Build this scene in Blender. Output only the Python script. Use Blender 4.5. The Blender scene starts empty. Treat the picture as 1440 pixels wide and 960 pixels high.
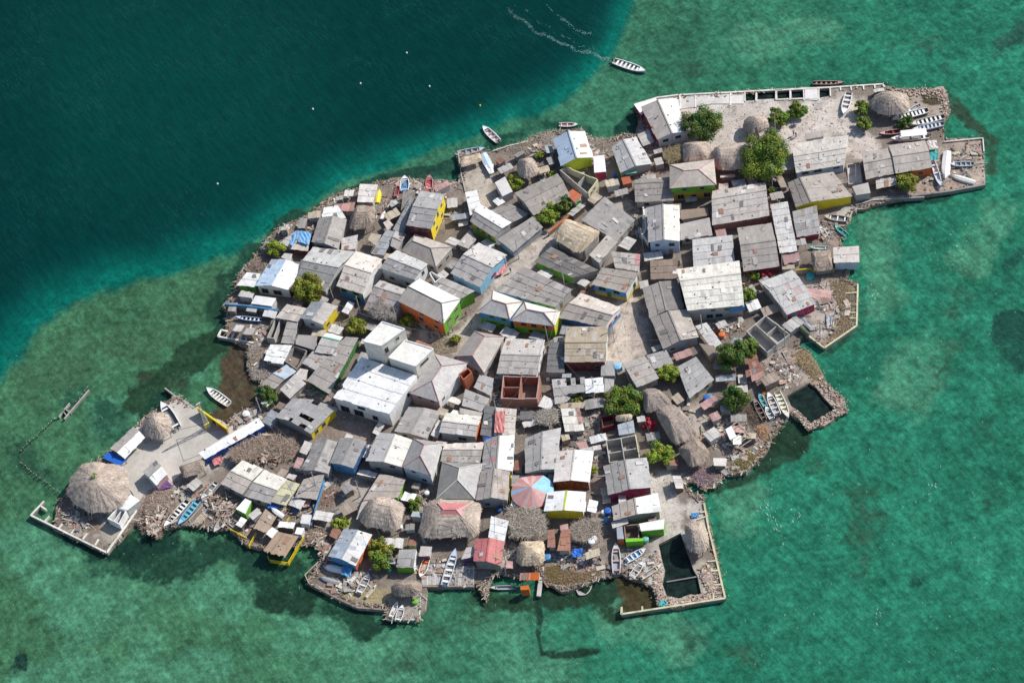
import bpy, bmesh, math, random
from mathutils import Vector, Matrix
from mathutils.geometry import delaunay_2d_cdt
import numpy as np
random.seed(7)
rnd = random.random
def U(a, b): return a + (b - a) * rnd()
sc = bpy.context.scene
COL = sc.collection

# ------------------------------------------------------------------ camera: a helicopter south of the island
PITCH, ROLL, FOC, MPP = math.radians(53), math.radians(12), 3200.0, 0.16
_f = Vector((0, math.cos(PITCH), -math.sin(PITCH)))
_r = Vector((1, 0, 0)); _u = Vector((0, math.sin(PITCH), math.cos(PITCH)))
RT = math.cos(ROLL) * _r - math.sin(ROLL) * _u
UP = math.sin(ROLL) * _r + math.cos(ROLL) * _u
CAM = -_f * FOC * MPP
def P(x, y, z=0.0):                       # a point of the survey photo carried to height z in the place
    d = _f * FOC + RT * (x - 720) + UP * (480 - y)
    return CAM + d * ((z - CAM.z) / d.z)
def Q(p):
    d = Vector(p) - CAM; k = FOC / d.dot(_f)
    return (720 + d.dot(RT) * k, 480 - d.dot(UP) * k)
cam = bpy.data.cameras.new('camera'); co = bpy.data.objects.new('camera', cam); COL.objects.link(co)
cam.sensor_width = 36; cam.lens = 36 * FOC / 1440; cam.clip_start = 1; cam.clip_end = 20000
co.matrix_world = Matrix((( RT.x, UP.x, -_f.x, CAM.x), (RT.y, UP.y, -_f.y, CAM.y), (RT.z, UP.z, -_f.z, CAM.z), (0, 0, 0, 1)))
sc.camera = co
G = 0.9                                   # height of the built-up ground over the sea

# ------------------------------------------------------------------ light
SUN_EL, SUN_AZ = math.radians(41), math.radians(20)
w = bpy.data.worlds.new('World'); sc.world = w; w.use_nodes = True
nt = w.node_tree; bg = nt.nodes['Background']
sky = nt.nodes.new('ShaderNodeTexSky'); sky.sky_type = 'NISHITA'; sky.sun_disc = False
sky.sun_elevation = SUN_EL; sky.sun_rotation = math.pi / 2 - SUN_AZ
nt.links.new(sky.outputs[0], bg.inputs[0]); bg.inputs[1].default_value = 0.112
sl = bpy.data.lights.new('sun', 'SUN'); sl.energy = 4.4; sl.angle = math.radians(0.5); sl.color = (1, .955, .88)
so = bpy.data.objects.new('sun', sl); COL.objects.link(so)
sdir = Vector((math.cos(SUN_EL) * math.cos(SUN_AZ), math.cos(SUN_EL) * math.sin(SUN_AZ), math.sin(SUN_EL)))
so.rotation_euler = sdir.to_track_quat('Z', 'Y').to_euler()
sc.view_settings.view_transform = 'Standard'; sc.view_settings.look = 'None'
sc.view_settings.exposure = 0.24; sc.view_settings.gamma = 1; sc.view_settings.use_curve_mapping = False
sc.cycles.max_bounces = 5; sc.cycles.diffuse_bounces = 3; sc.cycles.glossy_bounces = 2

# ------------------------------------------------------------------ materials
class NT:
    def __init__(s, name, rough=.85, spec=.3):
        s.m = bpy.data.materials.new(name); s.m.use_nodes = True; s.t = s.m.node_tree
        s.b = s.t.nodes['Principled BSDF']; s.b.inputs['Roughness'].default_value = rough
        s.b.inputs['Specular IOR Level'].default_value = spec
    def n(s, typ, **kw):
        o = s.t.nodes.new(typ)
        for k, v in kw.items():
            if k in o.inputs: o.inputs[k].default_value = v
            else: setattr(o, k, v)
        return o
    def l(s, a, b): s.t.links.new(a, b)
    def pos(s): return s.n('ShaderNodeNewGeometry').outputs['Position']
    def noise(s, vec, scale, detail=3, rough=.6, out='Fac'):
        o = s.n('ShaderNodeTexNoise', Scale=scale, Detail=detail, Roughness=rough); s.l(vec, o.inputs['Vector']); return o.outputs[out]
    def mp(s, val, a, b, c, d):
        o = s.n('ShaderNodeMapRange'); s.l(val, o.inputs['Value'])
        for k, v in zip(('From Min', 'From Max', 'To Min', 'To Max'), (a, b, c, d)): o.inputs[k].default_value = v
        return o.outputs['Result']
    def math(s, op, a, b):
        o = s.n('ShaderNodeMath', operation=op)
        for i, x in enumerate((a, b)):
            if isinstance(x, (int, float)): o.inputs[i].default_value = x
            else: s.l(x, o.inputs[i])
        return o.outputs[0]
    def scalevec(s, vec, v):
        o = s.n('ShaderNodeVectorMath', operation='MULTIPLY'); s.l(vec, o.inputs[0]); o.inputs[1].default_value = v; return o.outputs[0]
    def colmul(s, col, fac):
        o = s.n('ShaderNodeVectorMath', operation='SCALE'); s.l(col, o.inputs[0]); s.l(fac, o.inputs['Scale']); return o.outputs[0]
    def mix(s, fac, a, b):
        o = s.n('ShaderNodeMix', data_type='RGBA')
        if isinstance(fac, (int, float)): o.inputs[0].default_value = fac
        else: s.l(fac, o.inputs[0])
        for i, x in ((6, a), (7, b)):
            if isinstance(x, tuple): o.inputs[i].default_value = (*x, 1)
            else: s.l(x, o.inputs[i])
        return o.outputs[2]
    def attr(s): return s.n('ShaderNodeAttribute', attribute_name='Col').outputs['Color']
    def uv(s): return s.n('ShaderNodeUVMap', uv_map='UV').outputs[0]
    def base(s, c): s.l(c, s.b.inputs['Base Color'])
    def bump(s, h, strength, dist):
        o = s.n('ShaderNodeBump', Strength=strength, Distance=dist); s.l(h, o.inputs['Height']); s.l(o.outputs[0], s.b.inputs['Normal'])
M = {}
def mk_paint(name, lo, hi, sc1, rough, spec=.3, grime=(.30, .26, .21), ga=.35):
    t = NT(name, rough, spec); p = t.pos()
    big = t.noise(p, sc1, 4, .65); fine = t.noise(p, 6.0, 2)
    c = t.colmul(t.attr(), t.mp(big, .3, .7, lo, hi)); c = t.colmul(c, t.mp(fine, .3, .7, .9, 1.08))
    c = t.mix(t.mp(t.noise(p, .9, 5, .7), .52, .75, 0, ga), c, grime)
    if name == 'paint':
        c = t.mix(t.mp(t.noise(t.scalevec(p, (1.6, 1.6, .25)), 1.0, 4, .7), .55, .78, 0, .5), c, (.24, .205, .17)); c = t.mix(t.mp(t.noise(p, .8, 4, .7), .55, .75, 0, .3), c, (.55, .53, .5))
    t.base(c); M[name] = t.m
mk_paint('paint', .82, 1.06, .7, .8)
mk_paint('plain', .85, 1.08, 1.5, .6, .4, ga=.15)
mk_paint('boatpaint', .9, 1.05, 1.2, .45, .5, ga=.18)
mk_paint('concrete', .72, 1.1, .5, .92, .2, (.2, .18, .15), .45)
mk_paint('wood', .65, 1.2, 2.0, .9, .2, (.16, .13, .1), .4)
mk_paint('rock', .6, 1.25, 3.0, .95, .2, (.2, .16, .11), .4)
def mk_roof(name, rough, spec, streak):
    t = NT(name, rough, spec); p = t.pos(); uv = t.uv()
    big = t.noise(p, .5, 5, .72); st = t.noise(t.scalevec(uv, (2.6, .28, 1)), 1.0, 4, .65); fine = t.noise(p, 5.0, 3, .7)
    c = t.colmul(t.attr(), t.mp(big, .3, .7, .80, 1.12)); c = t.colmul(c, t.mp(st, .25, .75, 1 - streak, 1 + streak * .6))
    c = t.colmul(c, t.mp(fine, .3, .7, .86, 1.1))
    sp = t.noise(p, 1.6, 5, .75)
    c = t.mix(t.mp(sp, .57, .70, 0, .55), c, (.14, .128, .118))
    gr = t.noise(t.scalevec(uv, (.9, .16, 1)), 1.0, 5, .7); c = t.mix(t.mp(gr, .56, .76, 0, .3), c, (.19, .178, .168))
    lich = t.noise(p, .8, 5, .8)
    c = t.mix(t.mp(lich, .6, .8, 0, .35), c, (.27, .22, .17))
    t.base(c)
    wv = t.n('ShaderNodeTexWave', wave_type='BANDS', bands_direction='X', Scale=1.7); t.l(uv, wv.inputs['Vector'])
    t.bump(wv.outputs['Fac'], .35, .04); M[name] = t.m
mk_roof('roof', .85, .2, .2); mk_roof('metal', .5, .4, .12)
t = NT('thatch', .95, .1); p = t.pos(); uv = t.uv()
st = t.noise(t.scalevec(uv, (5, .7, 1)), 1.0, 4, .7); c = t.colmul(t.attr(), t.mp(st, .3, .7, .62, 1.25)); c = t.colmul(c, t.mp(t.noise(p, .5, 3), .3, .7, .82, 1.12)); t.base(c)
t.bump(st, .6, .08); M['thatch'] = t.m
t = NT('leaf', .7, .3); p = t.pos(); c = t.colmul(t.attr(), t.mp(t.noise(p, 2.5, 2), .3, .7, .75, 1.25)); t.base(c); M['leaf'] = t.m
t = NT('bark', .95, .1); p = t.pos(); t.base(t.colmul(t.attr(), t.mp(t.noise(p, 4, 3), .3, .7, .7, 1.2))); M['bark'] = t.m
t = NT('glass', .25, .5); p = t.pos(); t.base(t.mix(t.noise(p, 2, 2), (.012, .013, .015), (.035, .035, .04))); M['glass'] = t.m
t = NT('ground', .95, .15); p = t.pos()
c = t.colmul(t.attr(), t.mp(t.noise(p, .28, 6, .72), .3, .7, .68, 1.22)); c = t.colmul(c, t.mp(t.noise(p, 3.2, 4, .7), .3, .7, .72, 1.25))
c = t.mix(t.mp(t.noise(p, .45, 6, .75), .52, .66, 0, .65), c, (.12, .095, .08)); c = t.mix(t.mp(t.noise(p, 1.7, 5, .85), .58, .68, 0, .65), c, (.48, .44, .40))
t.base(c); t.bump(t.noise(p, 2.5, 4, .7), .6, .12); M['ground'] = t.m
t = NT('flat_concrete', .92, .2); p = t.pos()
c = t.colmul(t.attr(), t.mp(t.noise(p, .22, 5, .65), .3, .7, .78, 1.12)); c = t.colmul(c, t.mp(t.noise(p, 2.5, 4, .7), .3, .7, .9, 1.08))
c = t.mix(t.mp(t.noise(p, .4, 5, .7), .58, .75, 0, .4), c, (.2, .175, .15)); t.base(c); M['flat_concrete'] = t.m
# sea: one wind-rippled surface over a bottom that shows through in mottled patches
t = NT('water', .22, .1); p = t.pos(); col = t.attr()
dep = t.n('ShaderNodeAttribute', attribute_name='Dep').outputs['Fac']
m1 = t.noise(p, .045, 5, .62); m2 = t.noise(p, .22, 5, .7); m3 = t.noise(p, .9, 4, .7)
f1 = t.mp(m1, .3, .7, .74, 1.22); f2 = t.mp(m2, .3, .7, .64, 1.36); m4 = t.noise(p, .42, 6, .78); f3 = t.math('MULTIPLY', t.mp(m3, .3, .7, .68, 1.32), t.mp(m4, .32, .68, .62, 1.40))
mot = t.math('MULTIPLY', t.math('MULTIPLY', f1, f2), f3)
inv = t.math('SUBTRACT', 1, dep)
mot = t.math('ADD', t.math('MULTIPLY', mot, inv), dep)
c = t.colmul(col, mot)
wn = t.math('ADD', t.math('MULTIPLY', t.noise(p, .10, 6, .68), 1.0), t.math('MULTIPLY', t.noise(p, .6, 6, .8), .5))   # about .75 on average
wd_ = t.n('ShaderNodeAttribute', attribute_name='Weed').outputs['Fac']; wc_ = t.n('ShaderNodeAttribute', attribute_name='WCol').outputs['Color']
sd_ = t.n('ShaderNodeAttribute', attribute_name='Sand').outputs['Fac']
sm = t.mp(t.math('ADD', sd_, t.math('MULTIPLY', t.math('SUBTRACT', wn, .75), 1.5)), .42, .78, 0, .7)
c = t.mix(sm, c, t.colmul(t.mix(.0, (.068, .222, .132), (0, 0, 0)), t.math('MULTIPLY', f2, f3)))
wm = t.mp(t.math('ADD', wd_, t.math('MULTIPLY', t.math('SUBTRACT', wn, .75), 1.7)), .34, .62, 0, .94)
c = t.mix(wm, c, t.colmul(wc_, f3))
lightb = t.mp(t.noise(p, .075, 6, .7), .58, .74, 0, .28); lightb = t.math('MULTIPLY', lightb, inv)
c2 = t.mix(lightb, c, t.colmul(t.mix(.5, col, (.09, .28, .175)), f3))
# drift of fine wind streaks
_w = P(720, 260) - P(650, 190); mp_ = t.n('ShaderNodeMapping', vector_type='TEXTURE'); mp_.inputs['Rotation'].default_value = (0, 0, math.atan2(_w.y, _w.x)); mp_.inputs['Scale'].default_value = (6.0, 1.1, 1); t.l(p, mp_.inputs['Vector'])
stk = t.noise(mp_.outputs[0], 1.0, 4, .7)
stf = t.mp(stk, .3, .7, .78, 1.28)
c3 = t.colmul(c2, stf)
ab = t.n('ShaderNodeMath', operation='ABSOLUTE'); t.l(t.math('SUBTRACT', t.noise(mp_.outputs[0], 1.15, 3, .55), .5), ab.inputs[0])
lw = t.math('MULTIPLY', t.mp(ab.outputs[0], .0, .022, 1, 0), t.mp(t.noise(p, .06, 4, .7), .46, .62, 0, .42)); lw = t.math('MULTIPLY', lw, t.math('ADD', t.math('MULTIPLY', dep, .85), .12))
c3 = t.mix(lw, c3, (.022, .105, .100))
fo = t.noise(t.scalevec(p, (.9, .35, 1)), 1.1, 5, .75); fl = t.mp(fo, .715, .77, 0, .6)  # pale flecks mixed into the colour as sparkle on the water
c3 = t.mix(fl, c3, (.26, .42, .36)); sc_ = t.n('ShaderNodeVectorMath', operation='SCALE'); t.l(c3, sc_.inputs[0]); sc_.inputs['Scale'].default_value = .88; t.base(sc_.outputs[0])
wv1 = t.noise(mp_.outputs[0], 3.0, 4, .6); wv2 = t.noise(p, 1.3, 3, .6)
t.bump(t.math('ADD', t.math('MULTIPLY', wv1, .6), t.math('MULTIPLY', wv2, .5)), .35, .35); M['water'] = t.m
t = NT('pool', .3, .12); p = t.pos(); t.base(t.mix(t.mp(t.noise(p, .5, 5, .7), .35, .75, 0, 1), (.004, .008, .008), (.018, .040, .032))); t.bump(t.noise(p, 2, 3), .2, .1); M['pool'] = t.m

# ------------------------------------------------------------------ mesh builder
C = dict(grey=(.40, .375, .358), lgrey=(.50, .472, .450), light=(.58, .552, .525), white=(.78, .78, .765), cream=(.72, .69, .62), dark=(.19, .188, .19), mid=(.345, .328, .316),
         brown=(.27, .215, .175), tan=(.47, .40, .31), bluegrey=(.32, .345, .375), pink=(.60, .21, .21), rose=(.48, .30, .285), rust=(.30, .15, .11), wood=(.30, .235, .185), dwood=(.17, .125, .10),
         conc=(.42, .40, .375), dconc=(.27, .26, .245), plaster=(.60, .60, .585), red=(.42, .035, .06), crimson=(.42, .03, .10), maroon=(.17, .035, .035), brick=(.42, .195, .145), orange=(.62, .15, .035), terracotta=(.42, .13, .07),
         yellow=(.78, .60, .02), ochre=(.55, .38, .03), lime=(.55, .62, .04), green=(.16, .42, .03), dgreen=(.04, .16, .04), mint=(.18, .50, .36), blue=(.08, .27, .52), sky=(.25, .50, .68), dblue=(.03, .10, .28), tarp=(.02, .12, .48), teal=(.03, .30, .32), purple=(.16, .07, .22), lilac=(.36, .30, .42), pblue=(.50, .60, .72), pyellow=(.65, .62, .40),
         thatch=(.50, .415, .35), thatchd=(.36, .29, .24), thatchl=(.60, .49, .36), brush=(.40, .305, .24), black=(.015, .015, .016), leafd=(.062, .135, .022), leafm=(.11, .185, .022), leafl=(.20, .275, .03), leafy=(.175, .205, .024), bark=(.16, .12, .09), cblock=(.46, .44, .41), yblock=(.62, .58, .38), sand=(.56, .50, .45))
def cc(c): return C[c] if isinstance(c, str) else c
def vary(c, a=.1):
    k = U(1 - a, 1 + a); return tuple(min(.95, x * k) for x in cc(c))
class MB:
    def __init__(s): s.v = []; s.f = []; s.c = []; s.uvs = []
    def poly(s, pts, col, uv=None):
        b = len(s.v); s.v += [tuple(p) for p in pts]; s.f.append(tuple(range(b, b + len(pts)))); s.c.append(cc(col)); s.uvs.append(uv)
    def hexa(s, lo, hi, col, uv=None, cb=None):      # four bottom and four top points
        s.poly(hi, col, uv); s.poly(lo[::-1], cb or col)
        n = len(lo)
        for i in range(n): j = (i + 1) % n; s.poly([lo[i], lo[j], hi[j], hi[i]], cb or col)
    def prism(s, pts, z0, z1, col): s.hexa([(p[0], p[1], z0) for p in pts], [(p[0], p[1], z1) for p in pts], col)
    def box(s, c, sx, sy, sz, rz=0, col='grey', tilt=0, roll=0):
        m = Matrix.Translation(Vector(c)) @ Matrix.Rotation(rz, 4, 'Z') @ Matrix.Rotation(tilt, 4, 'Y') @ Matrix.Rotation(roll, 4, 'X')
        k = [m @ Vector((x * sx / 2, y * sy / 2, z * sz / 2)) for z in (-1, 1) for x, y in ((-1, -1), (1, -1), (1, 1), (-1, 1))]
        s.hexa(k[:4], k[4:], col)
    def beam(s, a, b, wd, ht, col):                    # a bar from a to b, its top on the line a-b
        a = Vector(a); b = Vector(b); d = (b - a); n = Vector((-d.y, d.x, 0))
        n = n.normalized() * wd / 2 if n.length > 1e-6 else Vector((wd / 2, 0, 0)); z = Vector((0, 0, ht))
        s.hexa([a + n - z, b + n - z, b - n - z, a - n - z], [a + n, b + n, b - n, a - n], col)
    def tube(s, a, b, r0, r1, col, n=6):
        a = Vector(a); b = Vector(b); d = (b - a).normalized(); x = d.orthogonal().normalized(); y = d.cross(x)
        lo = [a + (x * math.cos(2 * math.pi * i / n) + y * math.sin(2 * math.pi * i / n)) * r0 for i in range(n)]
        hi = [b + (x * math.cos(2 * math.pi * i / n) + y * math.sin(2 * math.pi * i / n)) * r1 for i in range(n)]
        s.hexa(lo, hi, col)
def build(name, mb, mat, parent=None, O=None, smooth=False):
    O = Vector(O) if O is not None else Vector((0, 0, 0))
    me = bpy.data.meshes.new(name)
    v = np.array(mb.v, dtype=np.float64).reshape(-1, 3) - np.array(O)
    me.from_pydata(v.tolist(), [], mb.f)
    cols = np.repeat(np.array([(*c, 1) for c in mb.c], dtype=np.float32), [len(f) for f in mb.f], axis=0)
    a = me.color_attributes.new('Col', 'FLOAT_COLOR', 'CORNER'); a.data.foreach_set('color', cols.ravel())
    if any(u is not None for u in mb.uvs):
        l = me.uv_layers.new(name='UV'); buf = []
        for f, u in zip(mb.f, mb.uvs): buf += ([x for q in u for x in q] if u is not None else [0.0] * (2 * len(f)))
        l.data.foreach_set('uv', buf)
    me.materials.append(M[mat])
    if smooth: me.polygons.foreach_set('use_smooth', [True] * len(me.polygons))
    me.update()
    o = bpy.data.objects.new(name, me); COL.objects.link(o)
    if parent is not None: o.parent = parent
    return o
def tag(o, label, cat, group=None, kind=None):
    if label: o['label'] = label
    if cat: o['category'] = cat
    if group: o['group'] = group
    if kind: o['kind'] = kind
    return o
def root(name, label, cat, loc, group=None):
    o = bpy.data.objects.new(name, None); COL.objects.link(o); o.location = loc; o.empty_display_size = .5
    return tag(o, label, cat, group)
def single(name, mb, mat, label, cat, loc, group=None, kind=None, smooth=False):
    o = build(name, mb, mat, None, loc, smooth); o.location = loc; return tag(o, label, cat, group, kind)

PLOTS = []
TILE = dict(A=(860, 100, 6), B=(1060, 160, 6), C=(860, 230, 6), D=(860, 360, 6), E=(1040, 270, 6), F=(1090, 80, 4.3636), G=(660, 230, 6), H=(460, 230, 6), I=(820, 470, 6), J=(980, 470, 6), K=(1020, 370, 6),
            L=(500, 340, 6), M=(300, 310, 6), N=(280, 420, 6), O=(680, 360, 6), P=(640, 450, 6), Q=(460, 450, 6), R=(560, 570, 6), S=(380, 570, 6), T=(730, 570, 6), T2=(720, 690, 6), U=(850, 590, 6), V=(830, 720, 6),
            W=(190, 640, 6), X=(180, 530, 6), Y=(20, 530, 6), Y2=(20, 630, 6), Z=(400, 680, 6), AA=(560, 680, 6), BB=(420, 770, 6), g=(630, 140, 5.3333), px=(0, 0, 1))
def PX(tile, s):
    x0, y0, k = TILE[tile]; out = []
    for a in s.split():
        u, v = a.split(','); out.append((x0 + float(u) / k, y0 + float(v) / k))
    return out
def bil(W, s, t): return (W[0] * (1 - s) + W[1] * s) * (1 - t) + (W[3] * (1 - s) + W[2] * s) * t
def inpoly(x, y, poly):
    c = False; n = len(poly); j = n - 1
    for i in range(n):
        xi, yi = poly[i][0], poly[i][1]; xj, yj = poly[j][0], poly[j][1]
        if (yi > y) != (yj > y) and x < (xj - xi) * (y - yi) / (yj - yi) + xi: c = not c
        j = i
    return c

# ------------------------------------------------------------------ houses
WIN_N = [0]
def window(rt, O, c, n, w_, h_, frame='dconc', door=False):
    n = Vector(n); x = Vector((-n.y, n.x, 0)); z = Vector((0, 0, 1)); c = Vector(c)
    fb = MB()
    def bar(cx, cz, bw, bh, d0, d1, col, mb):
        p = c + x * cx + z * cz; q = [(-1, -1), (1, -1), (1, 1), (-1, 1)]
        mb.hexa([p + x * a * bw / 2 + z * b * bh / 2 + n * d0 for a, b in q], [p + x * a * bw / 2 + z * b * bh / 2 + n * d1 for a, b in q], col)
    if door:
        bar(0, 0, w_, h_, -.02, .045, frame, fb); bar(0, h_ / 2 + .05, w_ + .2, .1, -.02, .07, 'dconc', fb)
        return build('door', fb, 'plain', rt, O)
    bar(0, h_ / 2, w_ + .16, .1, -.02, .07, frame, fb); bar(0, -h_ / 2, w_ + .24, .1, -.02, .11, frame, fb)
    for s in (-1, 1): bar(s * w_ / 2, 0, .07, h_ - .1, -.02, .07, frame, fb)
    if w_ > .7: bar(0, 0, .05, h_ - .1, -.02, .04, 'dark', fb)
    fo = build('window', fb, 'plain', rt, O)
    pb = MB(); bar(0, 0, w_ - .09, h_ - .1, -.015, .02, 'black', pb)
    build('pane', pb, 'glass', fo, O)
def sheets(mb, W, zf, t0, t1, down, col, ls, lt, sw=.98, sl_=1.75, jit=1.0, miss=0.0, alts=None, s0=0.0, s1=1.0):
    # rows of overlapping sheets on the slope between t0 (upper edge) and t1 (lower edge)
    ns = max(1, round(ls * (s1 - s0) / sw)); nr = max(1, round(abs(t1 - t0) * lt / sl_))
    rowc = [U(.97, 1.04) for _ in range(nr)]
    for r in range(nr):
        off = U(-.004, .004)
        for k in range(ns):
            if rnd() < miss: continue
            a, b = s0 + (s1 - s0) * k / ns, s0 + (s1 - s0) * (k + 1) / ns
            u0 = t0 + (t1 - t0) * r / nr; u1 = t0 + (t1 - t0) * (r + 1) / nr
            e = (t1 - t0) / nr
            u0b = u0 - (e * .06 if r else 0); u1b = u1 + e * U(-.01, .05) * jit * (1.6 if r == nr - 1 else 1)
            a2 = a - (U(.0, .02) / ls if k else U(-.05, .06) * jit / ls); b2 = b + (U(.0, .02) / ls if k < ns - 1 else U(-.05, .06) * jit / ls)
            lift = U(0, .025) * jit; pts = []; lo = []
            for (s, t_, dz) in ((a2, u0b, .012 + lift * .3), (b2, u0b, .012), (b2, u1b, .085 + lift), (a2, u1b, .085 + lift * .5)):
                p = bil(W, s, t_); z = zf(min(max(s, 0), 1), min(max(t_, 0), 1)) + dz + (k % 2) * .006
                pts.append(Vector((p.x, p.y, z))); lo.append(Vector((p.x, p.y, z - .03)))
            x = rnd(); base = col
            if alts and x < alts[0] * .6: q_ = cc(alts[1]); base = tuple(a_ * .35 + b_ * .65 for a_, b_ in zip(base, q_))
            y = rnd(); kk = U(.965, 1.035) * rowc[r] * (.8 if y < .025 else 1.12 if y > .97 else 1)
            cl = tuple(min(.9, q * kk) for q in base)
            uo = (rnd() * 40, rnd() * 40) if rnd() < .12 else (0, 0)
            uv = [(uo[0] + s * ls, uo[1] + t_ * lt) for s, t_ in ((a2, u0b), (b2, u0b), (b2, u1b), (a2, u1b))]
            mb.hexa(lo, pts, cl, uv)
    for _ in range(int(ls * abs(t1 - t0) * lt / 22 + rnd()) if min(col) < .79 else 0):
        s, t_ = U(.06, .9), t0 + (t1 - t0) * U(.08, .88); w_, h_ = U(.5, 1.1) / ls, U(.7, 1.9) / lt; sk = U(-.25, .25)
        x = rnd(); cl = vary((.62, .60, .58) if x < .35 else (.22, .205, .195) if x < .62 else (.38, .22, .15) if x < .78 else tuple(q * 1.2 for q in col), .1)
        pts = []; 
        for (a_, b_) in ((0, 0), (1, 0), (1, 1), (0, 1)):
            ss, tt = min(.99, s + w_ * (a_ + sk * b_)), min(max(t0, t1) - .01, max(min(t0, t1) + .01, t_ + h_ * b_ * (1 if t1 > t0 else -1)))
            p = bil(W, ss, tt); pts.append(Vector((p.x, p.y, zf(min(max(ss, 0), 1), min(max(tt, 0), 1)) + .14 + U(0, .05))))
        mb.hexa([p - Vector((0, 0, .03)) for p in pts], pts, cl, [(0, 0), (1, 0), (1, 1), (0, 1)])
    for _ in range(int(ls * abs(t1 - t0) * lt / 12)):
        s, t_ = U(.05, .95), t0 + (t1 - t0) * U(.05, .95); p = bil(W, s, t_); mb.box((p.x, p.y, zf(s, t_) + .16), U(.15, .5), U(.1, .22), .14, U(0, 3.1), vary((.24, .21, .19), .4))
HOUSES = []
def H(tile, q, z, roof, label, kind='gable', rf=.5, rise=None, wall='conc', wc={}, band={}, win='auto', ov=.3, name='house', cat='house', hips=(.3, .3), base=0.0, drop=None, roof2=None, mat='roof', jit=1.0, miss=0.0, alts=None, posts=False, frame='dconc', cap=None, group=None, sw=.98, sl_=1.75, door='wood', thick=.1):
    px = PX(tile, q); zb = G + base; ze = G + z
    W0 = [P(*p, ze) for p in px]
    if kind == 'shed':
        lt0 = ((W0[0] + W0[1]) / 2 - (W0[3] + W0[2]) / 2).length
        dr = drop if drop is not None else min(.9, .13 * lt0)
        W_ = [P(*px[0], ze), P(*px[1], ze), P(*px[2], ze - dr), P(*px[3], ze - dr)]
    else: W_ = W0
    W = [Vector((p.x, p.y, 0)) for p in W_]
    ls = ((W[1] - W[0]).length + (W[2] - W[3]).length) / 2; lt = ((W[3] - W[0]).length + (W[2] - W[1]).length) / 2
    rs = rise if rise is not None else min(1.7, .27 * lt / 2)
    ha, hb = hips
    if kind == 'gable': zf = lambda s, t: ze + rs * min(t / rf, (1 - t) / (1 - rf))
    elif kind == 'hip': zf = lambda s, t: ze + rs * max(0, min(t / rf, (1 - t) / (1 - rf), s / ha if ha else 9, (1 - s) / hb if hb else 9))
    elif kind == 'shed': zf = lambda s, t: ze - dr * t
    else: zf = lambda s, t: ze
    cen = bil(W, .5, .5); O = Vector((cen.x, cen.y, zb))
    rt = root(name, label, cat, O, group)
    hv = random.Random(len(HOUSES) * 7 + 1); hk = hv.uniform(.82, 1.18); hw = hv.uniform(-.03, .06)
    tint = lambda c_: tuple(min(.82, max(.02, x * hk * (1 + hw * q_))) for x, q_ in zip(c_, (1.2, 0, -1.2))) if min(c_) < .6 else c_
    rc = tint(cc(roof)); rc2 = tint(cc(roof2)) if roof2 else rc  # second slope's tint; mostly the sunward slope is coloured paler, as if lit
    rb = MB()
    if kind == 'gable':
        sheets(rb, W, zf, rf, 0, 0, rc, ls, lt, sw, sl_, jit, miss, alts); sheets(rb, W, zf, rf, 1, 0, rc2, ls, lt, sw, sl_, jit, miss, alts)
    elif kind == 'shed': sheets(rb, W, zf, 0, 1, 0, rc, ls, lt, sw, sl_, jit, miss, alts)
    elif kind == 'flat':
        rb.hexa([Vector((p.x, p.y, ze - .14)) for p in W], [Vector((p.x, p.y, ze)) for p in W], rc, [(0, 0), (ls, 0), (ls, lt), (0, lt)])
    else:
        R0 = bil(W, ha, rf); R1 = bil(W, 1 - hb, rf)
        pt = lambda p, zz: Vector((p.x, p.y, zz))
        e = [pt(p, ze + .03) for p in W]; r0 = pt(R0, ze + rs + .03); r1 = pt(R1, ze + rs + .03)
        rb.poly([e[0], e[1], r1, r0], rc, [(0, 0), (ls, 0), (ls * (1 - hb), lt / 2), (ls * ha, lt / 2)])
        rb.poly([e[2], e[3], r0, r1], rc2, [(ls, 0), (0, 0), (ls * ha, lt / 2), (ls * (1 - hb), lt / 2)])
        rb.poly([e[1], e[2], r1], rc, [(0, 0), (lt, 0), (lt / 2, lt / 2)]); rb.poly([e[3], e[0], r0], vary(rc, .08), [(0, 0), (lt, 0), (lt / 2, lt / 2)])
        rb.poly([pt(p, ze - .06) for p in W], 'dark')
        for i in range(4): rb.poly([pt(W[i], ze - .06), pt(W[(i + 1) % 4], ze - .06), e[(i + 1) % 4], e[i]], rc)
    ro = build('roof', rb, 'metal' if mat == 'metal' else ('flat_concrete' if kind == 'flat' and mat == 'roof' else 'roof'), rt, O)
    if kind in ('gable', 'hip'):
        cb = MB(); cap_c = vary(cap or tuple(x * .92 for x in rc), .05)
        if kind == 'gable':
            a = bil(W, -.003, rf); b = bil(W, 1.003, rf)
            n = max(2, int(ls / 1.1))
            for i in range(n):
                p, q_ = a.lerp(b, i / n), a.lerp(b, (i + 1) / n)
                cb.beam((p.x, p.y, ze + rs + .10 + U(0, .02)), (q_.x, q_.y, ze + rs + .10 + U(0, .02)), .34, .07, vary(cap_c, .1))
        else:
            cb.tube(r0, r1, .13, .13, cap_c)
            for a, b in ((e[0], r0), (e[3], r0), (e[1], r1), (e[2], r1)):
                cb.tube(a, b, .12, .13, cap_c)
        build('ridge_cap', cb, 'roof', ro, O)
    # walls
    ds, dt = min(.2, ov / ls), min(.2, ov / lt)
    cs = [(ds, dt), (1 - ds, dt), (1 - ds, 1 - dt), (ds, 1 - dt)]
    pts = [bil(W, *c_) for c_ in cs]; wm = MB()
    cenv = Vector((cen.x, cen.y, 0))
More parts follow.
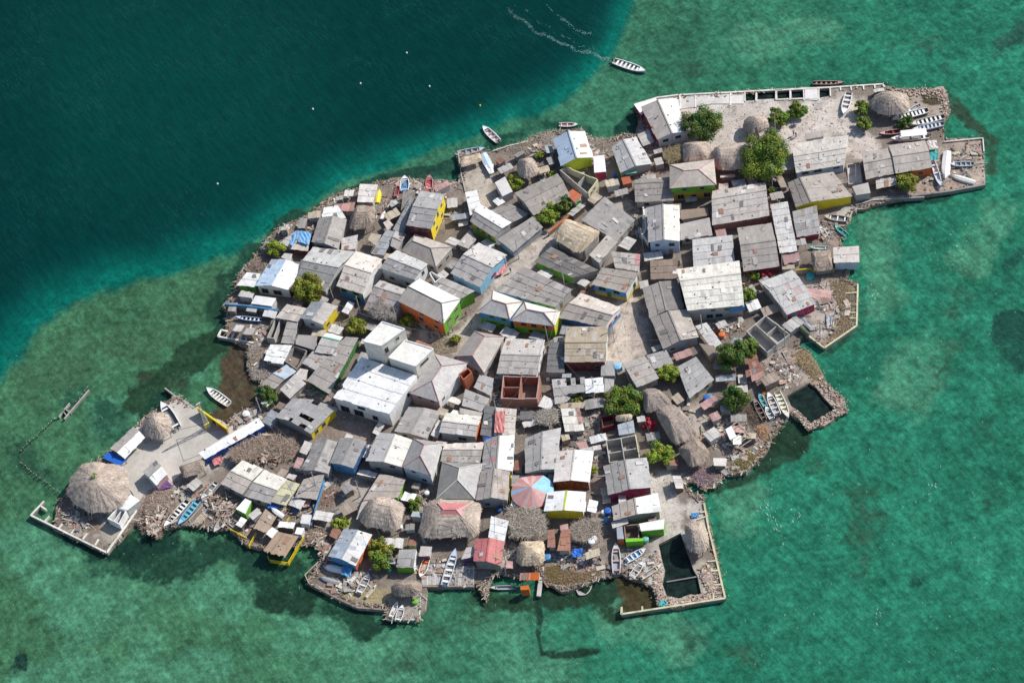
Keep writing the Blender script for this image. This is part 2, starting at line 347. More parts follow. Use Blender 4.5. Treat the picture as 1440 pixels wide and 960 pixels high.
    for k in range(4):
        j = (k + 1) % 4; A, B = pts[k], pts[j]
        zA, zB = zf(*cs[k]) - .05, zf(*cs[j]) - .05
        if kind in ('hip', 'flat'): zA = zB = ze - (.04 if kind == 'hip' else .13)
        col = cc(wc.get(k, wall)); d = (B - A); nrm = Vector((-d.y, d.x, 0)).normalized()
        if nrm.dot((A + B) / 2 - cenv) < 0: nrm = -nrm
        if posts and k not in wc:
            continue
        z0 = zb - .12
        zs = [z0]; bcol = None
        if k in band: bcol, bh = band[k]; bz = zb + bh * (min(zA, zB) - zb); zs = [z0, bz]
        vp = lambda p, zz: Vector((p.x, p.y, zz))
        if bcol: wm.poly([vp(A, z0), vp(B, z0), vp(B, bz), vp(A, bz)], bcol)
        lo = [vp(A, zs[-1]), vp(B, zs[-1])]
        if kind == 'gable' and k in (1, 3):
            Rp = bil(W, cs[k][0], rf); wm.poly(lo + [vp(B, zB), vp(Rp, ze + rs - .05), vp(A, zA)], col)
        else: wm.poly(lo + [vp(B, zB), vp(A, zA)], col)
        # openings on the walls the air photo shows
        mid = (A + B) / 2; L_ = d.length
        face = nrm.dot(Vector((CAM.x - mid.x, CAM.y - mid.y, 0)).normalized())
        hgt = min(zA, zB) - zb
        spec = win.get(k, []) if isinstance(win, dict) else None
        if spec is None and win == 'auto' and face > .25 and L_ > 2.6 and hgt > 1.7:
            spec = []; n = max(1, int(L_ / 2.9)); rows = 2 if hgt > 4.2 else 1
            for rr in range(rows):
                for i in range(n):
                    f_ = (i + .5 + U(-.12, .12)) / n; h0 = 1.35 + rr * 2.5
                    if rr == 0 and i == n // 2 and rnd() < .7: spec.append((f_, 0.95, .85, 1.9, 'd'))
                    elif rnd() < .85: spec.append((f_, h0, U(.8, 1.15), U(.7, .95)))
        for sp in spec or []:
            p = A.lerp(B, sp[0]); 
            if sp[1] + sp[3] / 2 > hgt - .08 or sp[2] > L_ - .3: continue
            window(rt, O, (p.x, p.y, zb + sp[1]), nrm, sp[2], sp[3], frame if len(sp) < 5 else door, len(sp) > 4 and sp[4] == 'd')
    if wm.f: build('wall', wm, 'paint', rt, O)
    if posts:
        for c_ in cs:
            p = bil(W, *c_); pm = MB(); pm.tube((p.x, p.y, -.8 if base <= 0 and posts == 'sea' else zb - .1), (p.x, p.y, zf(*c_) - .04), .07, .06, 'dwood'); build('post', pm, 'wood', rt, O)
    HOUSES.append([(p.x, p.y) for p in pts])
    return rt, W, zf, O
def part_box(rt, O, name, pts, z0, z1, col, mat='paint'):
    b = MB(); b.prism([(p.x, p.y) for p in pts], z0, z1, col); return build(name, b, mat, rt, O)

def ruin(tile, q, h, label, inner=(), col='conc', th=.22, floor='dconc', name='roofless_house', cat='house', wcol={}, notch=True, hs=None, base=0.0, win=None, cap=None):
    px = PX(tile, q); W = [P(*p, G + h) for p in px]; W = [Vector((p.x, p.y, 0)) for p in W]
    cen = bil(W, .5, .5); zb = G + base; O = Vector((cen.x, cen.y, zb)); rt = root(name, label, cat, O)
    hs = hs or [h] * 4
    for k in range(4):
        A, B = W[k], W[(k + 1) % 4]; d = (B - A).normalized(); b = MB(); n = Vector((-d.y, d.x, 0))
        if n.dot(cen - A) < 0: n = -n
        A2 = A; B2 = B - d * (th + .002)      # butt joints at the corners
        n_ = max(2, int((B2 - A2).length / 1.3)); tops = [hs[k] - (U(0, .35) if notch and 0 < i < n_ else 0) for i in range(n_ + 1)]
        for i in range(n_):
            p, r = A2.lerp(B2, i / n_), A2.lerp(B2, (i + 1) / n_); zt = zb + min(tops[i], tops[i + 1])
            qd = [p, r, r + n * th, p + n * th]
            b.hexa([Vector((x.x, x.y, zb - .12)) for x in qd], [Vector((x.x, x.y, zt)) for x in qd], wcol.get(k, col))
            if cap: b.hexa([Vector((x.x, x.y, zt)) for x in qd], [Vector((x.x, x.y, zt + .06)) for x in qd], cap)
        wo = build('wall', b, 'concrete', rt, O)
        for (f_, hh, ww, wh) in (win or {}).get(k, []):
            p = A.lerp(B, f_); window(rt, O, (p.x, p.y, zb + hh), -n, ww, wh, 'conc')
    for (s0, t0, s1, t1, hh) in inner:
        a, c = bil(W, s0, t0), bil(W, s1, t1); b = MB(); b.beam((a.x, a.y, zb + hh), (c.x, c.y, zb + hh), th * .85, hh + .1, vary(col, .08)); build('partition', b, 'concrete', rt, O)
    b = MB(); b.poly([Vector((p.x, p.y, zb + .05)) for p in (bil(W, *c) for c in ((.02, .02), (.98, .02), (.98, .98), (.02, .98)))], floor); build('floor', b, 'ground', rt, O)
    HOUSES.append([(p.x, p.y) for p in W]); return rt, W, O

# ------------------------------------------------------------------ thatch
def thatch(tile, q, z, label, rise=2.2, ridge=.25, rf=.5, n=4.0, col='thatch', posts=6, base=0.0, name='thatched_hut', dens=20, cat='hut', wall=None, ridge2=None, lit=None, fringe=True):
    px = PX(tile, q); ze = G + z; W = [P(*p, ze) for p in px]; W = [Vector((p.x, p.y, 0)) for p in W]
    cen = bil(W, .5, .5); O = Vector((cen.x, cen.y, G + base)); rt = root(name, label, cat, O); PLOTS.append([(p.x, p.y) for p in W])
    r2 = 1 - ridge if ridge2 is None else ridge2; ex = 2.0 / n
    ls = ((W[1] - W[0]).length + (W[2] - W[3]).length) / 2; lt = ((W[3] - W[0]).length + (W[2] - W[1]).length) / 2
    def OUT(a):
        c_, s_ = math.cos(a), math.sin(a)
        x = math.copysign(abs(c_) ** ex, c_); y = math.copysign(abs(s_) ** ex, s_)
        return (x + 1) / 2, (y + 1) / 2
    ph = [U(0, 6.28) for _ in range(6)]
    def S(a, r, lift=0.0):
        s, t = OUT(a); wob = 1 + .025 * math.sin(5 * a + ph[0]) + .02 * math.sin(11 * a + ph[1]) + .012 * math.sin(23 * a + ph[2])
        o = bil(W, s, t); ks = min(max(s, ridge), r2); k = bil(W, ks, rf)
        p = k.lerp(o, r * wob * (1.07 if n < 3.5 else 1.03))
        zz = ze + rise * (1 - r ** 1.55) + .06 * math.sin(7 * a + ph[3]) * r * (1 - r) + .05 * math.sin(13 * a + 9 * r + ph[4]) * r + .09 * ((r * 5.5 + .12 * math.sin(9 * a + ph[5])) % 1.0) + lift
        return Vector((p.x, p.y, zz))
    NA = int(max(28, (ls + lt) * 2)); NR = 12; mb = MB(); base_c = cc(col)
    arc = (ls + lt) * 1.6 / NA
    for i in range(NA):
        a0, a1 = 2 * math.pi * i / NA, 2 * math.pi * (i + 1) / NA
        for j in range(NR):
            r0, r1 = j / NR, (j + 1) / NR; k = U(.85, 1.1)
            cl = tuple(x * k for x in base_c)
            mb.poly([S(a0, r0), S(a0, r1), S(a1, r1), S(a1, r0)], cl, [(i * arc, r0 * lt / 2), (i * arc, r1 * lt / 2), ((i + 1) * arc, r1 * lt / 2), ((i + 1) * arc, r0 * lt / 2)])
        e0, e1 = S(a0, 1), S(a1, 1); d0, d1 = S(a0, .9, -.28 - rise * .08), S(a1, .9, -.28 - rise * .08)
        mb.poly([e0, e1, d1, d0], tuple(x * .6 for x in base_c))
    R = (ls + lt) / 4; nb = int(ls * lt * dens)
    for _ in range(nb):
        a = U(0, 2 * math.pi); r = math.sqrt(rnd()) * .99 + .02; da = U(-.02, .02)
        L_ = U(.35, .8) / R; r1 = min(r + L_, 1.04 + U(-.03, .075)); wd = U(.025, .06) / R / max(r, .25)
        k = U(.68, 1.28) ; cl = tuple(min(.8, x * k) for x in base_c)
        p0, p1 = S(a - wd, min(r, 1), U(.015, .05)), S(a + wd, min(r, 1), U(.015, .05)); p2 = S(a + da, r1, U(.02, .07))
        mb.poly([p0, p1, p2], cl, [(a * R, r), (a * R + .1, r), (a * R, r1)])
    build('thatch_roof', mb, 'thatch', rt, O, True)
    cr = MB()
    for _ in range(int(18 + ls * 5)):
        s = U(ridge, r2) if r2 > ridge else ridge; k = bil(W, s, rf); b = U(0, 6.28); l_ = U(.4, 1.0)
        p = Vector((k.x + U(-.15, .15), k.y + U(-.15, .15), ze + rise + U(.02, .12)))
        e = p + Vector((math.cos(b) * l_, math.sin(b) * l_, -l_ * U(.25, .5))); x = Vector((-math.sin(b), math.cos(b), 0)) * .08
        cr.poly([p - x, p + x, e], vary(tuple(q_ * .95 for q_ in base_c), .3))
    build('ridge', cr, 'thatch', rt, O)
    for i in range(posts):
        a = 2 * math.pi * (i + .35) / posts; p = S(a, .86); pm = MB(); pm.tube((p.x, p.y, G + base - .12), (p.x, p.y, p.z - .1), .09, .08, 'dwood'); build('post', pm, 'wood', rt, O)
    if wall:
        wm = MB(); k = 20
        for i in range(k):
            p, r = S(2 * math.pi * i / k, .8), S(2 * math.pi * (i + 1) / k, .8)
            wm.poly([Vector((p.x, p.y, G - .1)), Vector((r.x, r.y, G - .1)), Vector((r.x, r.y, ze + .1)), Vector((p.x, p.y, ze + .1))], vary(wall, .1))
        build('wall', wm, 'wood', rt, O)
    return rt, W, S, O
def brush(tile, pts, label, h=1.0, dens=16, col='brush', n=None, z0=0.0, lmax=2.2, name='brush_pile', cat='brush', roof=None):
    px = PX(tile, pts); W = [P(*p, G + (roof or 0)) for p in px]; cen = sum(W, Vector((0, 0, 0))) / len(W); O = Vector((cen.x, cen.y, G + z0)); mb = MB()
    poly = [(p.x, p.y) for p in W]; PLOTS.append(poly); xs = [p[0] for p in poly]; ys = [p[1] for p in poly]
    area = (max(xs) - min(xs)) * (max(ys) - min(ys)); R = max(max(xs) - min(xs), max(ys) - min(ys)) / 2
    cnt = n or int(area * dens * 1.7); zb = G + z0 + (roof or 0)
    for _ in range(cnt):
        x, y = U(min(xs), max(xs)), U(min(ys), max(ys))
        if not inpoly(x, y, poly): continue
        dd = min(1, math.hypot(x - cen.x, y - cen.y) / R); top = h * max(.15, 1 - dd * dd * .9) if not roof else h
        z = zb + U(0.02, 1) * top; a = U(0, 6.28); L_ = U(.5, lmax); pit = U(-.35, .35)
        d = Vector((math.cos(a) * math.cos(pit), math.sin(a) * math.cos(pit), math.sin(pit))) * L_ / 2; wd = Vector((-math.sin(a), math.cos(a), U(-.5, .5))).normalized() * U(.018, .045)
        c_ = Vector((x, y, z)); k = U(.55, 1.4); cl = tuple(min(.8, q_ * k) for q_ in cc(col))
        mb.poly([c_ - d - wd, c_ - d + wd, c_ + d + wd * .4, c_ + d - wd * .4], cl)
    # matted core
    k = len(poly)
    cr = [Vector((p[0] * .9 + cen.x * .1, p[1] * .9 + cen.y * .1, zb + .02)) for p in poly]; tp = [Vector((p[0] * .5 + cen.x * .5, p[1] * .5 + cen.y * .5, zb + h * .45)) for p in poly]
    for i in range(k): j = (i + 1) % k; mb.poly([cr[i], cr[j], tp[j], tp[i]], tuple(x * .5 for x in cc(col)))
    mb.poly(tp, tuple(x * .55 for x in cc(col)))
    if roof:
        rt = root(name, label, cat, O); build('fronds', mb, 'wood', rt, O)
        for p in (poly if len(poly) < 7 else poly[::2]):
            q_ = (p[0] * .85 + cen.x * .15, p[1] * .85 + cen.y * .15); pm = MB(); pm.tube((*q_, -.6), (*q_, zb), .07, .06, 'dwood'); build('post', pm, 'wood', rt, O)
        return rt
    return single(name, mb, 'wood', label, cat, O)

# ------------------------------------------------------------------ trees
def tree(tile, uv, rx, ry, col, label, h=4.5, n=None, name='tree', cat='tree', leaf=(.28, .52)):
    x, y = PX(tile, uv)[0]; R = rx * .16; Rz = R * .8
    rx *= 1.06; ry *= 1.06; R = rx * .16; Rz = R * .8; c = P(x, y, G + h * .62); O = Vector((c.x, c.y, G)); rt = root(name, label, cat, O)
    tm = MB(); top = Vector((c.x, c.y, G + h * .55)); tm.tube((c.x, c.y, G - .1), top, .11 + R * .035, .07 + R * .02, 'bark', 8)
    cl = []; nc = int(8 + R * 6); lobes = [(Vector((0, 0, 0)), .72)] + [(Vector((math.cos(b_) * k_, math.sin(b_) * k_, U(-.25, .35))), U(.38, .6)) for b_, k_ in ((6.283 * (q_ + U(-.3, .3)) / 5, U(.35, .72)) for q_ in range(5))]
    ph = U(0, 6.28)
    for i in range(nc):
        a = 2.399963 * i + ph; zz = 1 - 2 * (i + .5) / nc * .82; rr = math.sqrt(max(0, 1 - zz * zz)); k = U(.5, 1.08)
        lc, lr = lobes[i % len(lobes)]; cl.append((Vector((lc.x * R + math.cos(a) * rr * R * k * lr, lc.y * R + math.sin(a) * rr * R * k * lr, lc.z * Rz + zz * Rz * k * .9 * lr)), R * U(.22, .40)))
    lim = cl[:: max(1, nc // 6)]
    for (p, r) in lim: tm.tube(top - Vector((0, 0, h * .08)), c + p * .75, .05 + R * .012, .025, 'bark', 5)
    build('trunk', tm, 'bark', rt, O)
    mb = MB(); tot = n or int(800 + R * R * 720); per = max(10, tot // nc); bc = cc(col)
    for (p, r) in cl:
        kc = U(.7, 1.3); yk = U(-.02, .045)
        for _ in range(per):
            a = U(0, 6.28); zz = U(-.75, 1); rr = math.sqrt(max(0, 1 - zz * zz)); d = Vector((math.cos(a) * rr, math.sin(a) * rr, zz))
            q = c + p + d * r * U(.35, 1.1); nn = (d + Vector((U(-.8, .8), U(-.8, .8), U(-.3, .9)))).normalized()
            t1 = nn.orthogonal().normalized(); t2 = nn.cross(t1); an = U(0, 6.28); t1, t2 = t1 * math.cos(an) + t2 * math.sin(an), t2 * math.cos(an) - t1 * math.sin(an)
            L_ = U(*leaf); wd = L_ * U(.45, .65); k = kc * U(.75, 1.28)
            mb.poly([q - t1 * L_ / 2, q + t2 * wd / 2, q + t1 * L_ / 2, q - t2 * wd / 2], (max(.01, (bc[0] + yk) * k), bc[1] * k, bc[2] * k))
    build('crown', mb, 'leaf', rt, O)
    return rt

# ------------------------------------------------------------------ boats
def boat(bow, stern, label, beam=.24, hull='white', inner=(.30, .30, .29), rim=None, seats=4, motor=False, z=None, sea=False, up=False, canopy=None, name='boat', seat_col=None, cover=None, group=None, deckbow=.0, cat='boat', depth=None):
    zb = (-.12 if sea else G + .05) if z is None else z
    hgt = .75
    b, s = P(*bow, zb + hgt * .8), P(*stern, zb + hgt * .8); ax = Vector((b.x - s.x, b.y - s.y, 0)); L_ = ax.length; ax.normalize(); ay = Vector((-ax.y, ax.x, 0))
    O = Vector((s.x, s.y, zb)); B = L_ * beam / 2; PLOTS.append([tuple((O + ax * a_ * L_ + ay * b_ * B).xy) for a_, b_ in ((0, -1), (1, -1), (1, 1), (0, 1))]); D = depth or min(.8, .09 * L_ + .15); rt = root(name, label, cat, O, group)
    st = [(0, .80, 0), (.2, .93, 0), (.45, 1, .0), (.65, .93, .05), (.8, .72, .14), (.92, .38, .3), (1, .04, .42)]
    def pt(x, y, z_):
        if up: z_ = D * 1.1 - z_
        return O + ax * x * L_ + ay * y + Vector((0, 0, z_))
    hb = MB(); rows = []
    for (x, k, rz) in st:
        g = D * (1 + rz * .8); bb = B * k; kz = D * rz * .55
        rows.append([(-bb, g), (-bb * .84, D * .32 + kz), (0, kz), (bb * .84, D * .32 + kz), (bb, g), (bb * .86 - .03, g + .015), (bb * .7, D * .3 + kz), (0, D * .22 + kz), (-bb * .7, D * .3 + kz), (-bb * .86 + .03, g + .015)])
    hc, ic, rc = cc(hull), cc(inner), cc(rim or hull)
    for i in range(len(st) - 1):
        for j in range(10):
            j2 = (j + 1) % 10; x0, x1 = st[i][0], st[i + 1][0]
            col = rc if j in (4, 9) else (ic if 5 <= j <= 8 else hc)
            if st[i][0] >= .79 and 5 <= j <= 8: col = rc
            hb.poly([pt(x0, *rows[i][j]), pt(x1, *rows[i + 1][j]), pt(x1, *rows[i + 1][j2]), pt(x0, *rows[i][j2])], vary(col, .03))
    hb.poly([pt(0, *rows[0][j]) for j in (0, 1, 2, 3, 4)], hc); hb.poly([pt(.012, *rows[0][j]) for j in (5, 6, 7, 8, 9)], ic)
    # fore deck
    if not up: hb.poly([pt(.8, -B * .66, D * 1.09), pt(.8, B * .66, D * 1.09), pt(.92, B * .33, D * 1.2), pt(1, 0, D * 1.3), pt(.92, -B * .33, D * 1.2)], rc)
    build('hull', hb, 'boatpaint', rt, O)
    if not up and not cover:
        for i in range(seats):
            x = .12 + .62 * i / max(1, seats - 1); k = .9 if x < .6 else .78; sm = MB()
            q = [(x - .028, -B * k * .86), (x + .028, -B * k * .86), (x + .028, B * k * .86), (x - .028, B * k * .86)]
            sm.hexa([pt(*c, D * .70) for c in q], [pt(*c, D * .78) for c in q], vary(seat_col or hull, .05)); build('bench', sm, 'boatpaint', rt, O)
    if cover:
        cm = MB(); kk = [(.03, .78), (.25, .95), (.5, 1), (.72, .86), (.8, .7)]
        for (x0, k0), (x1, k1) in zip(kk, kk[1:]):
            for sg in (-1, 1): cm.poly([pt(x0, 0, D * 1.35), pt(x1, 0, D * 1.38), pt(x1, sg * B * k1 * 1.02, D * 1.06), pt(x0, sg * B * k0 * 1.02, D * 1.06)], vary(cover, .06))
        build('cover', cm, 'plain', rt, O)
    if canopy:
        cm = MB(); q = [(.06, -B * 1.0), (.74, -B * .95), (.74, B * .95), (.06, B * 1.0)]
        cm.hexa([pt(*c, D + 1.35) for c in q], [pt(*c, D + 1.42) for c in q], canopy); build('canopy', cm, 'plain', rt, O)
        for c in q:
            pm = MB(); pm.tube(pt(c[0], c[1] * .86, D * .9), pt(c[0], c[1] * .86, D + 1.36), .03, .03, 'white'); build('canopy_post', pm, 'plain', rt, O)
    if motor:
        mm = MB(); mm.box(pt(-.035, 0, D * 1.15), .35, .3, .45, math.atan2(ax.y, ax.x), 'black'); mm.tube(pt(-.045, 0, D), pt(-.05, 0, -.25), .07, .05, 'dark'); build('outboard_motor', mm, 'plain', rt, O)
    return rt
# ------------------------------------------------------------------ houses and sheds, north-east end of the island first
H('A', '245,305 390,582 638,512 540,232', 3.0, 'lgrey', 'big two-toned house, one slope pure white, red west wall, at the sandy yard', wc={0: 'red', 1: 'white'}, roof2='white', mat='metal', win={1: [(.25, 1.9, 1.3, .8), (.7, 1.9, 1.3, .8)]}, ov=.2, sw=2, sl_=3)
H('A', '190,283 250,368 392,288 375,228', 1.6, 'white', 'low white terrace slab over a red wall beside the two-toned house', kind='flat', wc={0: 'red', 1: 'red'}, win={}, ov=.05, name='terrace', cat='terrace')
H('A', '0,640 75,860 345,785 205,560', 2.8, 'grey', 'grey gabled house with lime green west wall north of the street mouth', wc={0: 'lime'}, roof2='lgrey', win={0: [(.3, 1.3, .8, .8), (.7, 1.3, .8, .8)]})
H('A', '92,872 212,858 205,806 110,842', 2.3, 'mint', 'small mint green awning at the front of the lime walled house', kind='shed', posts=True, win={}, name='awning', cat='awning', drop=.2)
H('A', '80,900 150,885 175,940 100,960', 1.7, 'terracotta', 'little orange topped tank shed in front of the mint awning', kind='flat', wall='brick', win={}, ov=.1, name='tank_shed', cat='shed')
H('A', '490,790 865,745 885,960 490,990', 4.9, 'lgrey', 'pale hip roofed two-storey house with green and orange front south of the thatch huts', kind='hip', hips=(.33, .36), rise=1.5, wc={2: 'green'}, band={2: ('ochre', .55)}, wall='orange', win={2: [(.2, 1.3, 1.5, 1.5), (.5, 1.3, 1.2, .9), (.8, 1.3, 1.5, 1.5), (.3, 3.8, 1, .8), (.7, 3.8, 1, .8)]}, cap='rose')
H('C', '195,140 495,118 530,312 200,326', 2.6, 'mid', 'weathered dark grey gabled house directly west of the hip roof with the green front', rf=.25, rise=.7)
H('C', '300,372 312,668 577,658 570,355', 4.9, 'grey', 'tall blue-grey house with one warm bright slope and a white balustrade', wc={1: 'pblue'}, wall='bluegrey', roof2='cream', win={1: [(.75, 3.6, 1.2, 1.0), (.25, 3.6, .9, .8), (.3, 1.2, 1.2, .9), (.7, 1.0, .9, 1.9, 'd')]}, mat='metal')
H('C', '580,510 828,455 853,604 582,640', 3.0, 'lgrey', 'smooth pale metal lean-to roof between the balustraded house and the large patched roof', kind='shed', mat='metal', sw=.9, sl_=5)
H('C', '578,392 812,372 820,438 590,474', 2.6, 'brown', 'brown concrete terrace with railing behind the pale metal lean-to', kind='flat', win={}, name='terrace', cat='terrace')
H('C', '850,235 1300,160 1330,442 848,522', 3.0, 'lgrey', 'large patchwork roofed house with white sheets along its upper edge beside the mid street', rf=.34, alts=(.1, 'white'), wall='brick', win={})
H('C', '680,640 1020,602 1040,830 690,878', 2.9, 'lgrey', 'pale roof in level tiers tucked between the large patchwork roof and the biggest white roof', kind='shed')
H('C', '1060,545 1350,505 1420,868 1115,910', 2.7, 'grey', 'broad grey roofed house half in shadow with red flowers below its front', wall='maroon')
H('D', '325,40 555,22 560,190 332,196', 2.3, 'brown', 'dull brown lean-to roof below the balustraded house', kind='shed', wall='dconc', drop=.3)
H('D', '545,115 1080,45 1118,415 640,460', 4.4, 'cream', 'biggest white roofed house of the east side, blue shop panel on its front', rf=.34, rise=1.0, wc={2: 'conc'}, wall='conc', alts=(.14, 'lgrey'), win={2: [(.45, 1.2, 1.5, 1.1), (.62, 1.2, 1.4, 1.3), (.3, 3.2, .9, .5), (.55, 3.3, .9, .5)]}, frame='teal')
H('D', '262,275 325,525 610,445 555,205', 2.8, 'mid', 'northern half of the long grey roof west of the biggest white roof, lit one side', roof2='dark', wall='dconc')
H('D', '330,525 440,785 735,685 640,450', 2.8, 'grey', 'southern half of the long grey roof, its pale slope above an open work yard', roof2='lgrey', wc={1: 'bluegrey'}, wall='dconc')
H('D', '705,590 800,560 930,735 850,785', 2.2, 'light', 'small whitish corrugated lean-to beside the orange tank in the work yard', kind='shed', posts=True, win={}, name='lean_to', cat='shed', drop=.2)
H('I', '330,250 525,190 640,370 455,450', 2.6, 'lgrey', 'grey concrete roofed house between blue water tank and the yellow-green bush', rf=.26, rise=.5, alts=(.1, 'mid'))
H('I', '530,178 700,130 765,250 600,292', 2.5, 'grey', 'square grey shed roof adjoining the north corner of the house by the yellow-green bush', kind='shed', name='shed', cat='shed')
H('I', '790,275 952,188 1105,385 895,540', 2.7, 'grey', 'grey single-slope house whose roof points toward the blue barrels by the long thatch', kind='shed', drop=.35, wall='pyellow')
H('B', '315,258 800,182 765,430 355,500', 2.9, 'light', 'wide whitish house south of the sandy yard with two dark windows under its front eave', wc={2: 'pblue'}, wall='plaster', win={2: [(.15, 2.0, 1.4, .5), (.55, 2.0, 1.7, .7), (.82, 2.0, 1.5, .8)]}, rise=.8, alts=(.15, 'lgrey'))
H('B', '430,165 590,148 600,190 440,222', 2.4, 'grey', 'narrow dirty roof strip along the back of the wide whitish house', kind='shed', win={}, name='lean_to', cat='shed', drop=.2)
H('B', '287,582 357,790 828,700 668,492', 2.7, 'mid', 'house with long bright yellow wall above the eastern beach', rf=.27, rise=.9, roof2='lgrey', wc={1: 'yellow', 0: 'dconc'}, win={}, ov=.15)
H('B', '830,612 965,580 985,668 865,686', 2.4, 'lgrey', 'small grey concrete box building at the eastern end of the yellow wall', kind='flat', win={}, ov=.05, name='shed', cat='shed')
H('B', '905,330 1140,292 1195,502 945,555', 2.7, 'lgrey', 'grey gabled roof just west of the orange walled house', wc={2: 'brick'}, wall='brick')
H('B', '1030,545 1200,520 1208,600 1032,635', 2.1, 'light', 'low pale lean-to below the roof beside the orange walled house', kind='shed', posts=True, win={}, name='lean_to', cat='shed', drop=.3)
H('F', '700,545 920,515 966,680 740,715', 3.0, 'lgrey', 'orange walled house with a green door by the hauled-out boats', wc={2: 'orange'}, wall='orange', win={2: [(.62, .95, 1.0, 1.9, 'd'), (.3, 1.4, 1, .8)]}, door='green')
H('E', '258,105 405,80 490,497 340,520', 2.8, 'light', 'long narrow whitish roof running south beside the broad half-shaded roof', kind='shed', drop=.3, alts=(.2, 'lgrey'))
H('E', '445,165 650,112 680,352 482,382', 2.7, 'grey', 'stained grey-brown roof over a red wall beside the dark moored workboat', kind='shed', wc={2: 'red', 1: 'rose'}, alts=(.12, 'brown'), win={})
H('E', '790,468 1005,455 1010,592 795,595', 3.2, 'light', 'white-grey house standing over the water east of the small brown thatch', kind='shed', drop=.25, wc={2: 'pblue'}, wall='pblue', win={2: []})
H('K', '300,165 565,58 765,340 520,435', 2.9, 'light', 'pale roofed house with pink front facing the rubble yard', rf=.3, rise=.8, wc={2: 'crimson', 3: 'conc'}, wall='plaster', win={2: [(.75, 1.0, 1.4, 1.8, 'd')]}, door='teal', alts=(.1, 'rose'))
H('G', '215,160 300,110 366,235 280,276', 2.6, 'light', 'small white cube building speckled with black marks near the pale sand lot', kind='flat', wall='plaster', win={}, ov=.05, name='shed', cat='shed')
H('g', '792,295 855,500 1085,437 1025,240', 3.2, 'pblue', 'bright white pitched house at the northern shore with a walled court', roof2='white', mat='metal', wall='cream', wc={0: 'dconc', 1: 'lime'}, sw=3, sl_=4, win={}, rise=1.5)
H('G', '380,255 745,85 852,275 545,440', 3.0, 'mid', 'long dark grey double roof north of the two street bushes', rf=.5, roof2='grey', sl_=2.2)
H('G', '812,258 870,216 955,270 890,330', 3.0, 'terracotta', 'little terracotta roofed house with white wall and green shutter', kind='shed', wall='white', win={2: [(.4, 1.2, .8, .9), (.75, .95, .8, 1.9, 'd')]}, drop=.3, alts=(0, 'red'), door='green', frame='green')
H('G', '945,478 1140,280 1400,475 1245,655', 3.2, 'mid', 'big dark flat-pitched roof with pinkish parapet on the street corner', kind='shed', drop=.5, wall='conc', alts=(.18, 'grey'))
H('G', '1010,772 1160,600 1255,660 1095,838', 3.9, 'lgrey', 'smooth light grey roof beside the straw-coloured thatch', kind='shed', drop=.3, wall='conc', wc={3: 'bluegrey'}, mat='metal', win={})
H('G', '175,395 345,340 505,428 350,502', 2.6, 'mid', 'dark grey roof north of the white strip on the yellow-green walled house', kind='shed', name='shed', cat='shed')
H('G', '238,638 535,445 622,538 370,748', 2.8, 'grey', 'grey roof with pale and blue patches between the bush and the yellow-green wall', kind='shed', drop=.4, wall='bluegrey', alts=(.06, 'white'), win={})
H('G', '90,345 355,500 215,625 5,490', 4.0, 'white', 'house with yellow and green wall under one white and one grey roof slope', roof2='grey', wc={2: 'ochre'}, band={2: ('green', .55)}, win={2: [(.25, 2.6, .9, .8), (.5, 2.6, .9, .8), (.75, 2.6, .9, .8)]})
H('H', '1165,242 1262,226 1312,400 1205,440', 2.9, 'white', 'plain bright white roof strip at the north lane next to the pale sand lot', kind='shed', drop=.2, mat='metal', win={})
H('L', '1035,10 1280,115 1050,385 800,265', 3.2, 'lgrey', 'house with a sky blue gable beside the street of red chairs', roof2='grey', wall='sky', wc={1: 'sky', 2: 'sky'}, win={1: [(.5, 1.6, 1.5, .8)]}, frame='red')
H('H', '275,172 430,178 388,330 252,325', 2.6, 'light', 'little pale roofed cabin on the northern shore above the shaggy thatch', kind='shed', drop=.2, name='cabin', cat='cabin')
H('H', '785,232 995,262 880,552 668,522', 5.0, 'lgrey', 'tall house with bright yellow window wall near the northern shore', rise=.8, roof2='grey', wc={1: 'yellow', 2: 'maroon'}, wall='conc', win={1: [(.22, 4.0, .9, .9), (.5, 4.0, .8, 1.6), (.78, 4.0, .9, .9), (.3, 1.4, .9, .9), (.7, 1.4, .9, .9)], 2: [(.25, 3.9, 1.1, .9)]})
H('H', '715,265 725,352 640,592 555,556', 2.8, 'bluegrey', 'shaded blue-grey lean-to against the west side of the yellow window house', kind='shed', drop=.3, name='lean_to', cat='shed', win={})
H('H', '500,560 590,575 480,775 368,760', 2.5, 'bluegrey', 'blue-grey metal shed west of the smaller hip roof, patched with pale sheet', kind='shed', drop=.4, name='shed', cat='shed', alts=(.2, 'lgrey'))
H('H', '575,570 668,605 600,728 535,690', 2.6, 'grey', 'short grey gable between the blue-grey shed and the hip roof', name='shed', cat='shed')
H('H', '740,592 1062,705 918,872 622,735', 3.0, 'lgrey', 'grey hip roofed house south of the yellow window house', kind='hip', hips=(.15, .35), rise=1.3, cap='dconc', roof2='grey')
H('L', '345,72 612,190 500,322 205,222', 4.4, 'light', 'plain grey house with bright upper slope and white gable behind the orange house', roof2='grey', wc={1: 'white', 2: 'plaster'}, wall='plaster', win={1: [(.35, 3.2, .8, 1.2)], 2: [(.25, 1.5, 1.2, .8), (.75, 1.5, 1.2, .8)]})
H('H', '1095,682 1200,562 1260,640 1190,720', 2.3, 'grey', 'single small grey shed roof standing in the lane under the yellow-green wall', kind='shed', drop=.2, name='shed', cat='shed')
H('H', '375,588 458,602 412,690 345,642', 2.3, 'tan', 'tan plywood roof over a slatted yard west of the blue-grey shed', kind='shed', drop=.2, posts=True, win={}, name='shed', cat='shed')
